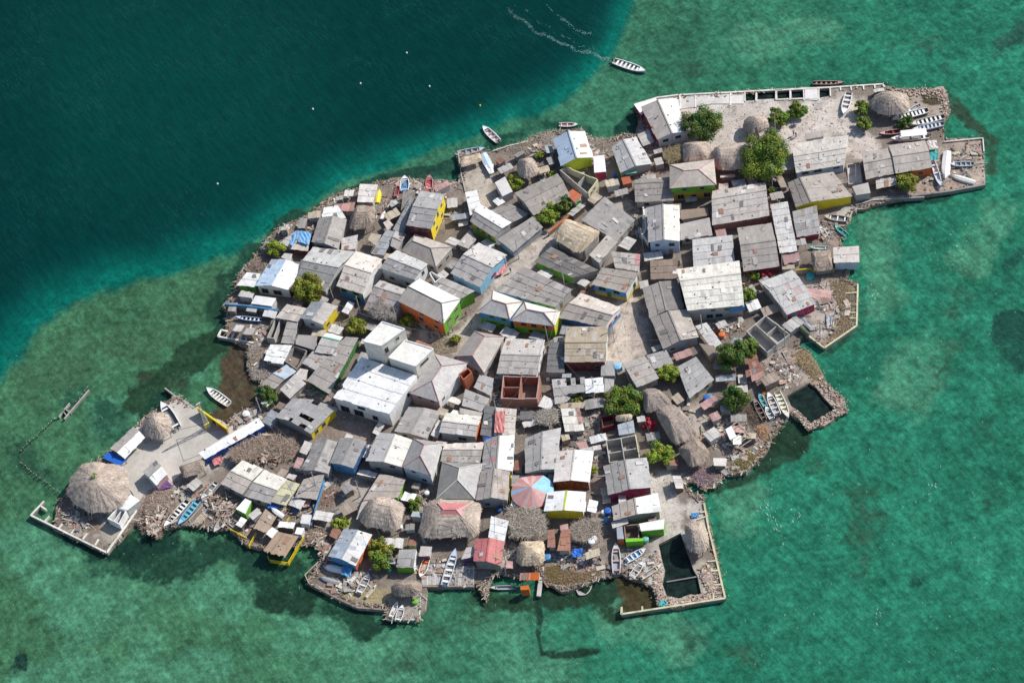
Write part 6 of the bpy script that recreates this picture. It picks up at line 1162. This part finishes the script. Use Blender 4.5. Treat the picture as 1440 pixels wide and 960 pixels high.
# open timber frame beside the southern shore
rt = root('timber_frame', 'open timber roof frame with white sheet on the south-east shore', 'frame', P(1045, 620, G)); O = P(1045, 620, G)
q = [P(*p, G + 2.0) for p in PX('I', '1190,820 1300,735 1430,880 1310,960')]
for i in range(4): b = MB(); b.beam(q[i], q[(i + 1) % 4], .16, .16, 'tan'); build('beam', b, 'wood', rt, O); b = MB(); b.tube((q[i].x, q[i].y, G - .2), (q[i].x, q[i].y, G + 1.9), .07, .07, 'dwood'); build('post', b, 'wood', rt, O)
for k in range(1, 6): a, c = q[0].lerp(q[3], k / 6), q[1].lerp(q[2], k / 6); b = MB(); b.beam(a + Vector((0, 0, .1)), c + Vector((0, 0, .1)), .12, .1, 'tan'); build('rafter', b, 'wood', rt, O)
b = MB(); w_ = [P(*p, G + 2.25) for p in PX('I', '1200,800 1250,770 1295,860 1240,890')]; b.hexa([p - Vector((0, 0, .06)) for p in w_], w_, 'white'); single('sheet', b, 'plain', 'crumpled white sheet lying on the open timber frame', 'sheet', w_[0])

# ------------------------------------------------------------------ decks and plank floors
def deck(tile, q, z, lab, col='wood', n=None, sea=True):
    W = [P(*p, z) for p in PX(tile, q)]; ls = (W[1] - W[0]).length; n = n or int(ls / .35); b = MB(); O = sum(W, Vector()) / 4; rt = root('deck', lab, 'deck', O)
    for i in range(n):
        a0, a1 = W[0].lerp(W[1], i / n + .004), W[0].lerp(W[1], (i + 1) / n - .006); c0, c1 = W[3].lerp(W[2], i / n + .004), W[3].lerp(W[2], (i + 1) / n - .006); dz = Vector((0, 0, U(-.03, .03)))
        b.hexa([p + dz - Vector((0, 0, .06)) for p in (a0, a1, c1, c0)], [p + dz for p in (a0, a1, c1, c0)], vary(col, .25))
    build('planks', b, 'wood', rt, O)
    for p in W: b = MB(); p = p.lerp(O, .06); b.tube((p.x, p.y, -1), (p.x, p.y, z - .07), .09, .09, 'dwood'); build('post', b, 'wood', rt, O)
deck('AA', '200,680 385,675 380,850 195,855', 1.12, 'grey plank deck between the orange canoe and the pale blue boat', 'lgrey')
deck('AA', '490,690 645,690 640,860 470,860', 1.1, 'grey plank deck below the purple sided shed', 'grey')
deck('W', '800,600 900,540 1000,600 940,690', 1.05, 'brown plank landing in front of the bright green shed', 'brown')
deck('W', '1190,640 1330,560 1430,640 1370,690', 1.1, 'brown plank walkway leading to the pier shelter', 'dwood')
deck('W', '480,570 640,400 680,440 520,610', 1.0, 'narrow bamboo walkway beside the blue and turquoise boat', 'tan')
deck('W', '750,490 830,430 830,540 720,640', .95, 'small brown plank landing by the grey skiff', 'brown')

# ------------------------------------------------------------------ tanks, barrels, tarpaulins
def barrel(x, y, z, col, lab, r=.45, h=1.1, cat='water tank', name='water_tank', group=None):
    p = P(x, y, z); b = MB(); n = 14
    prof = [(0, r * .94), (.06, r), (.3, r), (.33, r * 1.05), (.37, r), (.63, r), (.66, r * 1.05), (.70, r), (.92, r), (1, r * .7)]
    for (k0, r0), (k1, r1) in zip(prof, prof[1:]): b.tube((p.x, p.y, z + h * k0), (p.x, p.y, z + h * k1), r0, r1, col, n)
    rt = root(name, lab, cat, p, group); build('shell', b, 'plain', rt, p); b = MB(); b.tube((p.x, p.y, z + h), (p.x, p.y, z + h * 1.06), r * .42, r * .4, vary(col, .15), 10); build('lid', b, 'plain', rt, p)
for (x, y, z, c, r, h, lab) in ((869.5, 519, G + 1.1, 'sky', .95, 1.5, 'light blue water tank standing beside the grey concrete box'), (993, 562, G, 'tarp', .6, 1.1, 'western blue barrel by the brown reed wall near the long thatch'), (998, 560, G, 'blue', .6, 1.1, 'eastern blue barrel near the long thatch'), (855, 721, G, 'tarp', .75, 1.2, 'deep blue water tank beside the southern gable'), (849, 722, G, 'white', .5, .9, 'white barrel left of the deep blue water tank'), (853, 733, G, 'blue', .6, 1.0, 'blue barrel south of the deep blue water tank'), (770, 785, G, 'blue', .8, 1.0, 'blue tank by the straw sided thatch'), (1139.5, 391, G, 'teal', .85, 1.3, 'turquoise round tank by the ochre fence wall'), (908, 760, G, 'mint', .7, 1.2, 'pale green tank on the green cabin corner'), (1008, 468, G, 'terracotta', .7, 1.1, 'red clay coloured tank in the work yard'), (1015, 473, G, 'orange', .75, 1.1, 'orange tank in the work yard'), (479, 545, G + 4.9, 'black', .6, 1.1, 'black water tank on the corner of the big white roof'), (590, 683, G, 'tarp', .5, 1.0, 'blue barrel in the yard of the red-ridged hip roof'), (601, 695, G, 'white', .55, .9, 'white tank in the yard behind the pink capped thatch'), (588, 692, G, 'plaster', .5, .9, 'pale tank next to the white one behind the pink capped thatch'), (702, 718, G, 'dblue', .6, 1.0, 'dark blue drum in front of the dark gable'), (1015, 533, G, 'ochre', .5, .8, 'ochre basin beside the spreading east tree'), (706, 548, G, 'black', .6, 1, 'black tank in the gap beside the brick ruin'), (771, 535, G, 'plaster', .4, .8, 'pale drum in the alley by the brick ruin'), (865, 250, G, 'tarp', .5, 1.1, 'blue drum in front of the lime walled house'), (870, 262, G, 'plaster', .35, .6, 'small white bucket near the street mouth'), (1085, 190, G, 'red', .5, .7, 'red tub at the pole on the sandy yard'), (347, 584, G, 'white', .8, 1.0, 'white round tank by the basin wall'), (560, 833, G, 'lime', .5, .8, 'lime drum beside the small south jetty'), (584, 847, G, 'green', .6, .8, 'green drum on the small south jetty'), (548, 802, G, 'teal', .5, .8, 'teal drum near the leaning pole'), (563, 742, G, 'white', .6, .8, 'white and blue tub between two big thatches'), (699, 800, G, 'green', .45, .9, 'green drum in front of the pink gable'), (793, 745, G, 'white', .7, .8, 'white sack bundle by the rusty roof'), (832, 762, G + 1.9, 'white', .7, .7, 'round white bundle on the tan plank shelter'), (836, 758, G + 1.9, 'white', .6, .7, 'second white bundle on the tan plank shelter'), (1185, 232, G, 'ochre', .5, .8, 'yellow drum beside the white house with two dark windows'), (417, 718, G, 'tarp', .5, .9, 'blue drum next to the mossy shed')):
    barrel(x, y, z, c, lab, r, h)
def tarp(tile, q, z, col, lab):
    W = [P(*p, z) for p in PX(tile, q)]; b = MB(); n = 5
    g = [[bil(W, i / n, j / n) + Vector((U(-.06, .06), U(-.06, .06), U(-.12, .14))) for i in range(n + 1)] for j in range(n + 1)]
    for j in range(n):
        for i in range(n): b.poly([g[j][i], g[j][i + 1], g[j + 1][i + 1], g[j + 1][i]], vary(col, .12))
    o = single('tarpaulin', b, 'plain', lab, 'tarpaulin', sum(W, Vector()) / 4); md = o.modifiers.new('thick', 'SOLIDIFY'); md.thickness = .03
tarp('M', '742,86 830,106 802,205 712,178', G + 2.75, (.16, .38, .66), 'sky blue tarpaulin over the top of the dark red shed'); tarp('M', '690,95 742,88 665,215 640,200', G + 2.65, (.14, .34, .60), 'narrow blue tarpaulin strip left of the dark red shed')
tarp('T2', '510,490 600,478 590,555 505,560', G + 1.5, 'tarp', 'dark blue tarpaulin on the south shore racks'); tarp('Z', '490,690 575,700 550,790 480,760', G + 1.2, 'blue', 'bright blue tarpaulin in front of the blue fronted south house')
tarp('R', '818,45 905,50 892,232 812,230', G + 2.95, (.55, .20, .18), 'faded red sheeting over the west half of the white roof below the ruin'); tarp('R', '842,372 882,372 876,445 842,442', G + 3.2, (.42, .10, .12), 'small dark red sheet on the bright white east slope'); tarp('R', '715,268 845,255 840,282 722,300', G + 3.0, 'tarp', 'dark blue tarpaulin draped across the roof joint'); tarp('W', '1110,402 1210,408 1205,445 1115,445', G + 1.4, 'tarp', 'dark blue tarpaulin under the small white dinghy')
tarp('U', '725,790 790,780 800,815 735,825', G + .3, 'blue', 'blue sheet on the ground by the oval thatch'); tarp('V', '580,745 650,740 640,800 575,790', G + .3, 'teal', 'teal net heap on the south-east rim')
tarp('K', '600,450 660,450 760,560 720,570', G + .3, 'bluegrey', 'blue-grey sheet among the east yard rubble'); tarp('K', '850,430 910,420 900,520 850,530', G + .3, 'bluegrey', 'second blue-grey sheet nearer the sea in the rubble yard')
tarp('K', '640,210 900,230 880,340 760,320', G + .15, 'rose', 'pale pink sheet spread on the rubble yard'); tarp('G', '130,20 200,0 210,80 170,90', G + 1.0, 'white', 'white plastic heap by the covered northern boat')
tarp('X', '700,690 790,650 800,720 730,750', G + .8, 'pink', 'pink cloth stall at the end of the deep blue wall'); tarp('S', '250,790 340,790 330,850 280,860', G + 1.0, 'rose', 'pink laundry in front of the shed with the blue edge'); tarp('L', '1230,200 1290,170 1250,260 1180,290', G + .9, 'pink', 'red cloth stand in the street by the sky blue gable')
tarp('F', '945,570 1000,570 1000,630 945,640', G + 1.5, 'teal', 'teal net awning at the end of the orange house'); tarp('F', '930,515 990,512 1000,560 950,570', G + 2.2, 'light', 'pale sheet awning at the corner of the orange house')
tarp('X', '240,900 330,870 380,920 250,960', G + .5, 'purple', 'purple and dark refuse heap beside the white kiosk'); tarp('Y', '960,600 1010,565 1020,590 960,640', G + 1.2, 'orange', 'orange and yellow banner on the plaza shelter'); tarp('H', '1105,490 1200,440 1190,520 1110,530', G + .9, 'plaster', 'white heap of bags at the corner of the yellow-green wall')

# ------------------------------------------------------------------ people in the street
def person(x, y, lab, shirt, legs, face, stride=.12):
    p = P(x, y, G); f = Vector((math.cos(face), math.sin(face), 0)); s = Vector((-f.y, f.x, 0)); Zv = Vector((0, 0, 1))
    pt = lambda a, b, c: tuple(f * a + s * b + Zv * c)
    vs = [pt(0, 0, .92), pt(0, 0, 1.15), pt(.01, 0, 1.40), pt(.01, 0, 1.50), pt(.03, 0, 1.58), pt(.04, 0, 1.68),
          pt(0, .10, .88), pt(stride, .11, .48), pt(stride * .6, .11, .07), pt(stride * .6 + .14, .12, .04), pt(0, -.10, .88), pt(-stride * .6, -.11, .48), pt(-stride * 1.6, -.11, .07), pt(-stride * 1.6 + .14, -.12, .04),
          pt(0, .19, 1.40), pt(-.05, .25, 1.14), pt(.06, .26, .90), pt(.09, .26, .80), pt(0, -.19, 1.40), pt(.03, -.25, 1.14), pt(.14, -.25, .92), pt(.18, -.25, .83)]
    es = [(0, 1), (1, 2), (2, 3), (3, 4), (4, 5), (0, 6), (6, 7), (7, 8), (8, 9), (0, 10), (10, 11), (11, 12), (12, 13), (2, 14), (14, 15), (15, 16), (16, 17), (2, 18), (18, 19), (19, 20), (20, 21)]
    rad = [.14, .13, .14, .055, .09, .085, .09, .065, .045, .035, .09, .065, .045, .035, .06, .045, .035, .03, .06, .045, .035, .03]
    me = bpy.data.meshes.new('person'); me.from_pydata(vs, es, []); o = bpy.data.objects.new('person', me); COL.objects.link(o); o.location = (p.x, p.y, G + .03)
    md = o.modifiers.new('skin', 'SKIN')
    for i, r in enumerate(rad): me.skin_vertices[0].data[i].radius = (r, r)
    me.skin_vertices[0].data[0].use_root = True
    o.modifiers.new('sub', 'SUBSURF').levels = 1
    m = bpy.data.materials.get('skin')
    if not m: t = NT('skin', .6); t.base(t.mix(t.noise(t.pos(), 3, 2), (.16, .085, .055), (.20, .11, .07))); m = t.m
    me.materials.append(m); tag(o, lab, 'person')
    def loft(name, rings, col, k=10):
        b = MB(); R_ = []
        for (c, rx, ry) in rings: R_.append([Vector(p) + Zv * (.03) + Vector(pt(*c)) + f * (rx * math.cos(2 * math.pi * i / k)) + s * (ry * math.sin(2 * math.pi * i / k)) for i in range(k)])
        for a, c in zip(R_, R_[1:]):
            for i in range(k): j = (i + 1) % k; b.poly([a[i], a[j], c[j], c[i]], col)
        b.poly(R_[-1], col); build(name, b, 'plain', o, (p.x, p.y, G + .03), True)
    loft('shirt', [((0, 0, .90), .15, .19), ((0, 0, 1.12), .145, .18), ((0, 0, 1.36), .15, .215), ((0, 0, 1.47), .08, .10)], shirt)
    for sg, st_ in ((1, stride), (-1, -stride * .6)): loft('trouser_leg', [((st_ * .95, sg * .11, .45), .085, .085), ((0, sg * .10, .82), .105, .105), ((0, sg * .07, .95), .13, .13)], legs)
    loft('hair', [((.025, 0, 1.655), .105, .095), ((.02, 0, 1.72), .10, .09), ((.02, 0, 1.775), .05, .05)], 'black')
person(636.8, 466, 'person in white shirt standing in the alley below the orange house', 'white', 'dblue', 1.0); person(656, 444, 'person in dark red shirt walking along the street beside the blue hip house', 'red', 'dark', 2.2); person(718.5, 383, 'person in blue shirt near the red cloth in the street', 'blue', 'mid', 4.0); person(918, 474, 'person in dark clothes at the edge of the sand street', 'dark', 'dark', .5); person(1116, 191, 'person in black shirt standing on the sand west of the wide whitish house', 'dark', 'dblue', .3); person(1119.5, 193, 'person in brown shirt beside the one in black on the sand', 'brown', 'dark', 3.5); person(843, 305, 'person in yellow shirt in the northern street', 'yellow', 'dblue', 3.0)

# ------------------------------------------------------------------ cables between the poles
PT = [P(x, y, G + 6.4) for (x, y), _ in POLES]; done = set()
for i, a in enumerate(PT):
    for j in sorted(range(len(PT)), key=lambda k: (PT[k] - a).length)[1:3]:
        if (min(i, j), max(i, j)) in done or (PT[j] - a).length > 48: continue
        done.add((min(i, j), max(i, j))); c = PT[j]; b = MB(); n = 7; L_ = (c - a).length
        q = [a.lerp(c, k / n) - Vector((0, 0, .035 * L_ * 4 * (k / n) * (1 - k / n))) for k in range(n + 1)]
        for p, r in zip(q, q[1:]): b.tube(p, r, .028, .028, (.10, .10, .10), 4)
        single('overhead_cable', b, 'plain', 'thin dark overhead cable sagging between two utility poles', 'cable', a, 'overhead cables')
# ------------------------------------------------------------------ makeshift shelters in the remaining gaps
occ_x = np.arange(-125, 130, .4); occ_y = np.arange(-100, 105, .4); OX, OY = np.meshgrid(occ_x, occ_y)
free = polymask(OX, OY, [(p.x, p.y) for p in coast])
for poly in HOUSES + PLOTS:
    x0, x1 = min(p[0] for p in poly), max(p[0] for p in poly); y0, y1 = min(p[1] for p in poly), max(p[1] for p in poly)
    i0, i1 = max(0, int((y0 + 100) / .4) - 1), int((y1 + 100) / .4) + 2; j0, j1 = max(0, int((x0 + 125) / .4) - 1), int((x1 + 125) / .4) + 2
    sl_ = (slice(i0, i1), slice(j0, j1)); free[sl_] &= ~polymask(OX[sl_], OY[sl_], poly)
for h in holes: free &= ~polymask(OX, OY, [(p.x, p.y) for p in h])
qx, qy = pxarr(OX, OY, G)
for pts, r, c, a in ZONES:
    if sum(cc(c)) > 1.12: free &= ~(capdist(qx, qy, pts) < r * .85)
free &= capdist(qx, qy, COAST + COAST[:1]) > 2.5
for pts, r in (([(1140,420),(1180,430),(1170,460)], 26), ([(80,720),(130,750),(175,740)], 34), ([(555,850),(585,860)], 26), ([(1300,140),(1325,160)], 26), ([(500,825),(540,835)], 20), ([(1280,180),(1320,160)], 26), ([(925,790),(925,840),(1000,845),(1000,780)], 22), ([(1090,505),(1130,530)], 22), ([(500,585),(470,600)], 20), ([(1290,240),(1370,220)], 30), ([(1130,400),(1200,400)], 16)): free &= capdist(qx, qy, pts) > r
cand = np.argwhere(free); rs = random.Random(11); nl = 0
for _ in range(9000):
    if nl >= 175: break
    i, j = cand[rs.randrange(len(cand))]; x, y = occ_x[j], occ_y[i]
    hp = min(HOUSES, key=lambda h: (h[0][0] + h[2][0] - 2 * x) ** 2 + (h[0][1] + h[2][1] - 2 * y) ** 2); an = math.atan2(hp[1][1] - hp[0][1], hp[1][0] - hp[0][0]) + rs.uniform(-.12, .12)
    lx, ly = rs.uniform(1.6, 4.2), rs.uniform(1.3, 2.8); d = Vector((math.cos(an), math.sin(an), 0)); n_ = Vector((-d.y, d.x, 0)); o_ = Vector((x, y, 0))
    c4 = [o_ - d * lx / 2 - n_ * ly / 2, o_ + d * lx / 2 - n_ * ly / 2, o_ + d * lx / 2 + n_ * ly / 2, o_ - d * lx / 2 + n_ * ly / 2]
    okk = True
    for a_ in np.linspace(0, 1, 7):
        for b_ in np.linspace(0, 1, 5):
            p = bil(c4, a_, b_); ii, jj = int(round((p.y + 100) / .4)), int(round((p.x + 125) / .4))
            if not (0 <= ii < free.shape[0] and 0 <= jj < free.shape[1]) or not free[ii, jj]: okk = False; break
        if not okk: break
    if not okk: continue
    z1, z0 = G + rs.uniform(1.5, 2.4), G + rs.uniform(1.3, 1.9); zz = [z1, z1 + .05, z0, z0 - .05]
    rt = root('makeshift_shelter', 'small makeshift shelter of odd roofing sheets squeezed into a gap between houses', 'shelter', (x, y, G), 'makeshift shelters in the gaps')
    b = MB(); k = max(2, round(lx / .9)); base_ = cc(rs.choice(['grey', 'lgrey', 'light', 'mid', 'lgrey', 'rust', 'brown', 'tan', 'rose', 'light', 'bluegrey', 'thatchd', 'white']))
    for m_ in range(k):
        f0, f1 = m_ / k - .01, (m_ + 1) / k + .03; q = []
        for (f_, e_, za) in ((f0, U(-.06, .02), 0), (f1, U(-.06, .02), 0), (f1, 1 + U(-.03, .12), 1), (f0, 1 + U(-.03, .12), 1)):
            p = bil(c4, f_, e_); q.append(Vector((p.x, p.y, (z1 if not za else z0) + (m_ % 2) * .04 + U(0, .04))))
        b.hexa([p - Vector((0, 0, .03)) for p in q], q, vary(base_, .16), [(f0 * lx, 0), (f1 * lx, 0), (f1 * lx, ly), (f0 * lx, ly)])
    build('roof', b, 'roof', rt, (x, y, G))
    if rs.random() < .6:
        b = MB(); w4 = [bil(c4, a_, b_) for a_, b_ in ((.05, .08), (.95, .08), (.95, .92), (.05, .92))]; wcl = vary(rs.choice(['wood', 'conc', 'dconc', 'brown', 'plaster', 'dwood']), .15)
        for m_ in range(4):
            p, q = w4[m_], w4[(m_ + 1) % 4]; zp, zq = [(z1 if k_ in (0, 1) else z0) - .06 for k_ in (m_, (m_ + 1) % 4)]
            b.poly([Vector((p.x, p.y, G - .1)), Vector((q.x, q.y, G - .1)), Vector((q.x, q.y, zq)), Vector((p.x, p.y, zp))], wcl)
        build('wall', b, 'wood', rt, (x, y, G))
    else:
        for m_, (a_, b_) in enumerate(((.06, .06), (.94, .06), (.94, .94), (.06, .94))):
            p = bil(c4, a_, b_); b = MB(); b.tube((p.x, p.y, G - .1), (p.x, p.y, (z1 if m_ < 2 else z0) - .04), .05, .05, 'dwood'); build('post', b, 'wood', rt, (x, y, G))
    for a_ in np.linspace(-.05, 1.05, 14):
        for b_ in np.linspace(-.05, 1.05, 10):
            p = bil(c4, a_, b_); ii, jj = int(round((p.y + 100) / .4)), int(round((p.x + 125) / .4))
            if 0 <= ii < free.shape[0] and 0 <= jj < free.shape[1]: free[ii, jj] = False
    nl += 1
print('makeshift shelters', nl)
# ------------------------------------------------------------------ litter: nobody could count it
def scatter(name, lab, zones, n, cols, size, flat=.3, mat='wood', long=2.5, z=G, wid=(.3, .9)):
    b = MB()
    for _ in range(n):
        pts, r = random.choice(zones); i = random.randrange(max(1, len(pts) - 1)) if len(pts) > 1 else 0
        t_ = rnd(); a, c = pts[i], pts[min(i + 1, len(pts) - 1)]; x = a[0] * (1 - t_) + c[0] * t_ + random.gauss(0, r * .45); y = a[1] * (1 - t_) + c[1] * t_ + random.gauss(0, r * .45)
        if not inpoly(x, y, COAST) or any(inpoly(x, y, h) for h in HOLES): continue
        p = P(x, y, z); s = U(*size); b.box((p.x, p.y, z + s * flat * .3 + .02), s * U(.8, long), s * U(*wid), s * flat * U(.5, 1.5), U(0, 6.3), vary(random.choice(cols), .25), U(-.2, .2), U(-.3, .3))
    return single(name, b, mat, lab, name, (0, 0, z), kind='stuff')
CL = COAST + COAST[:1]
scatter('shore_rubble', 'broken stones along the waterline all round the islet', [(CL, 8)], 4200, [(.20, .16, .12), (.26, .22, .18), (.14, .11, .08), (.36, .31, .27), (.24, .15, .10)], (.15, .55), .6, 'rock', 1.4)
SC = [([a, c], 5) for a, c in zip(COAST, CL[1:]) if (a[0] < 880 or 960 < a[0] < 1110) and not (880 < c[0] < 1010 and c[1] > 740)]
scatter('driftwood', 'driftwood, planks and poles washed up and stacked along the shore', SC, 3000, [(.40, .33, .27), (.26, .2, .155), (.48, .43, .38), (.18, .14, .11), (.34, .22, .16)], (.35, 1.0), .14, 'wood', 3.0, G + .08, (.1, .3))
scatter('loose_boards', 'boards and sticks lying on top of the brush heaps', [([(215,715),(235,730),(205,735)], 22), ([(215,745)], 8), ([(300,700),(330,725)], 18), ([(360,650),(400,625)], 20), ([(385,715),(420,700)], 14), ([(445,750),(460,780)], 14)], 700, [(.44, .37, .31), (.28, .22, .17), (.55, .5, .45), (.2, .16, .13), (.40, .24, .17)], (.4, 1.2), .1, 'wood', 2.6, G + .75, (.1, .5))
scatter('stone_rim', 'rough stones piled around the square pool and the pond rim', [([(1150,530),(1185,570),(1140,603),(1118,582)], 9), ([(925,840),(960,850),(1000,838)], 8), ([(990,800),(1005,830)], 10), ([(922,780),(925,830)], 6), ([(1265,128),(1330,130),(1333,165)], 9)], 2600, [(.46, .38, .31), (.38, .30, .24), (.52, .45, .38), (.30, .24, .18), (.50, .33, .28)], (.2, .5), .7, 'rock', 1.3)
YARDS = [([(1140,410),(1190,430),(1160,470)], 26), ([(1300,250),(1375,215)], 22), ([(1090,510),(1110,530)], 20), ([(1000,600),(1060,630)], 26), ([(870,790),(910,800)], 18), ([(790,780),(840,790)], 22), ([(700,790),(740,780)], 14), ([(520,810),(470,830)], 16), ([(300,720),(350,740)], 16), ([(400,690),(430,720)], 14), ([(240,690),(300,700)], 18), ([(330,590),(370,580)], 10), ([(370,460),(360,500)], 14), ([(400,330),(440,310)], 14), ([(470,290),(520,300),(550,280)], 14), ([(560,260),(640,262)], 8), ([(630,300),(600,280)], 16), ([(770,200),(740,230)], 18), ([(830,205),(850,225)], 12), ([(895,240),(910,250)], 12), ([(920,210),(905,180)], 12), ([(780,560),(830,590)], 22), ([(800,630),(820,615)], 12), ([(690,560),(740,590)], 14), ([(1000,470),(1040,450)], 14), ([(1160,330),(1170,310)], 12), ([(1050,640),(1020,660)], 12), ([(980,680),(960,670)], 10), ([(120,735),(100,720)], 14), ([(590,800),(660,800)], 14), ([(480,560),(420,540)], 14)]
scatter('debris', 'planks, sheets and scrap lying in the yards', YARDS, 7500, [(.40, .34, .29), (.28, .22, .18), (.55, .52, .48), (.34, .20, .15), (.20, .17, .15), (.48, .44, .40)], (.18, .7), .16, 'wood', 3.0)
scatter('bright_litter', 'coloured plastic bits strewn through the yards and shores', YARDS, 900, ['white', 'blue', 'pink', 'plaster', 'sky', 'orange', 'green', 'purple', 'yellow', 'red', 'plaster', 'white'], (.15, .5), .35, 'plain', 1.8)
scatter('lane_litter', 'small stones and scraps all over the lanes', [([(900,150),(1300,200)], 90), ([(500,300),(1100,350)], 120), ([(400,450),(1050,520)], 130), ([(400,620),(980,700)], 110)], 4500, [(.36, .32, .28), (.24, .2, .17), (.48, .44, .40), (.3, .25, .2)], (.08, .3), .3, 'rock', 2.0)
GAPS = YARDS + [([(395,345),(430,330),(470,300)], 14), ([(430,440),(480,470)], 14), ([(570,450),(640,480)], 10), ([(380,470),(430,560)], 20), ([(560,640),(560,720)], 12), ([(690,520),(700,700)], 14), ([(780,520),(780,700)], 16), ([(840,540),(850,700)], 14), ([(960,560),(960,640)], 16), ([(760,250),(830,240)], 14), ([(900,250),(890,330)], 10), ([(680,330),(640,290)], 10), ([(1040,370),(1060,420)], 10), ([(1085,250),(1090,300)], 8), ([(480,690),(420,650)], 16), ([(590,690),(600,760)], 10)]
scatter('long_sticks', 'thin poles and planks thrown down in the yards', GAPS, 2600, [(.44, .38, .32), (.30, .24, .2), (.5, .46, .42), (.22, .18, .15)], (.5, 1.1), .12, 'wood', 3.6, G + .1, (.08, .16))
scatter('scrap_sheets', 'bent roofing sheets and boards lying about in the gaps between houses', GAPS, 1100, [(.42, .40, .37), (.30, .28, .26), (.55, .52, .48), (.36, .24, .19), (.24, .2, .17), (.5, .44, .36), (.20, .19, .185)], (.6, 1.5), .035, 'roof', 1.6, G + .35)
# scraps and ballast weights on the roofs are part of each roof's look; loose planks leaning in the lanes
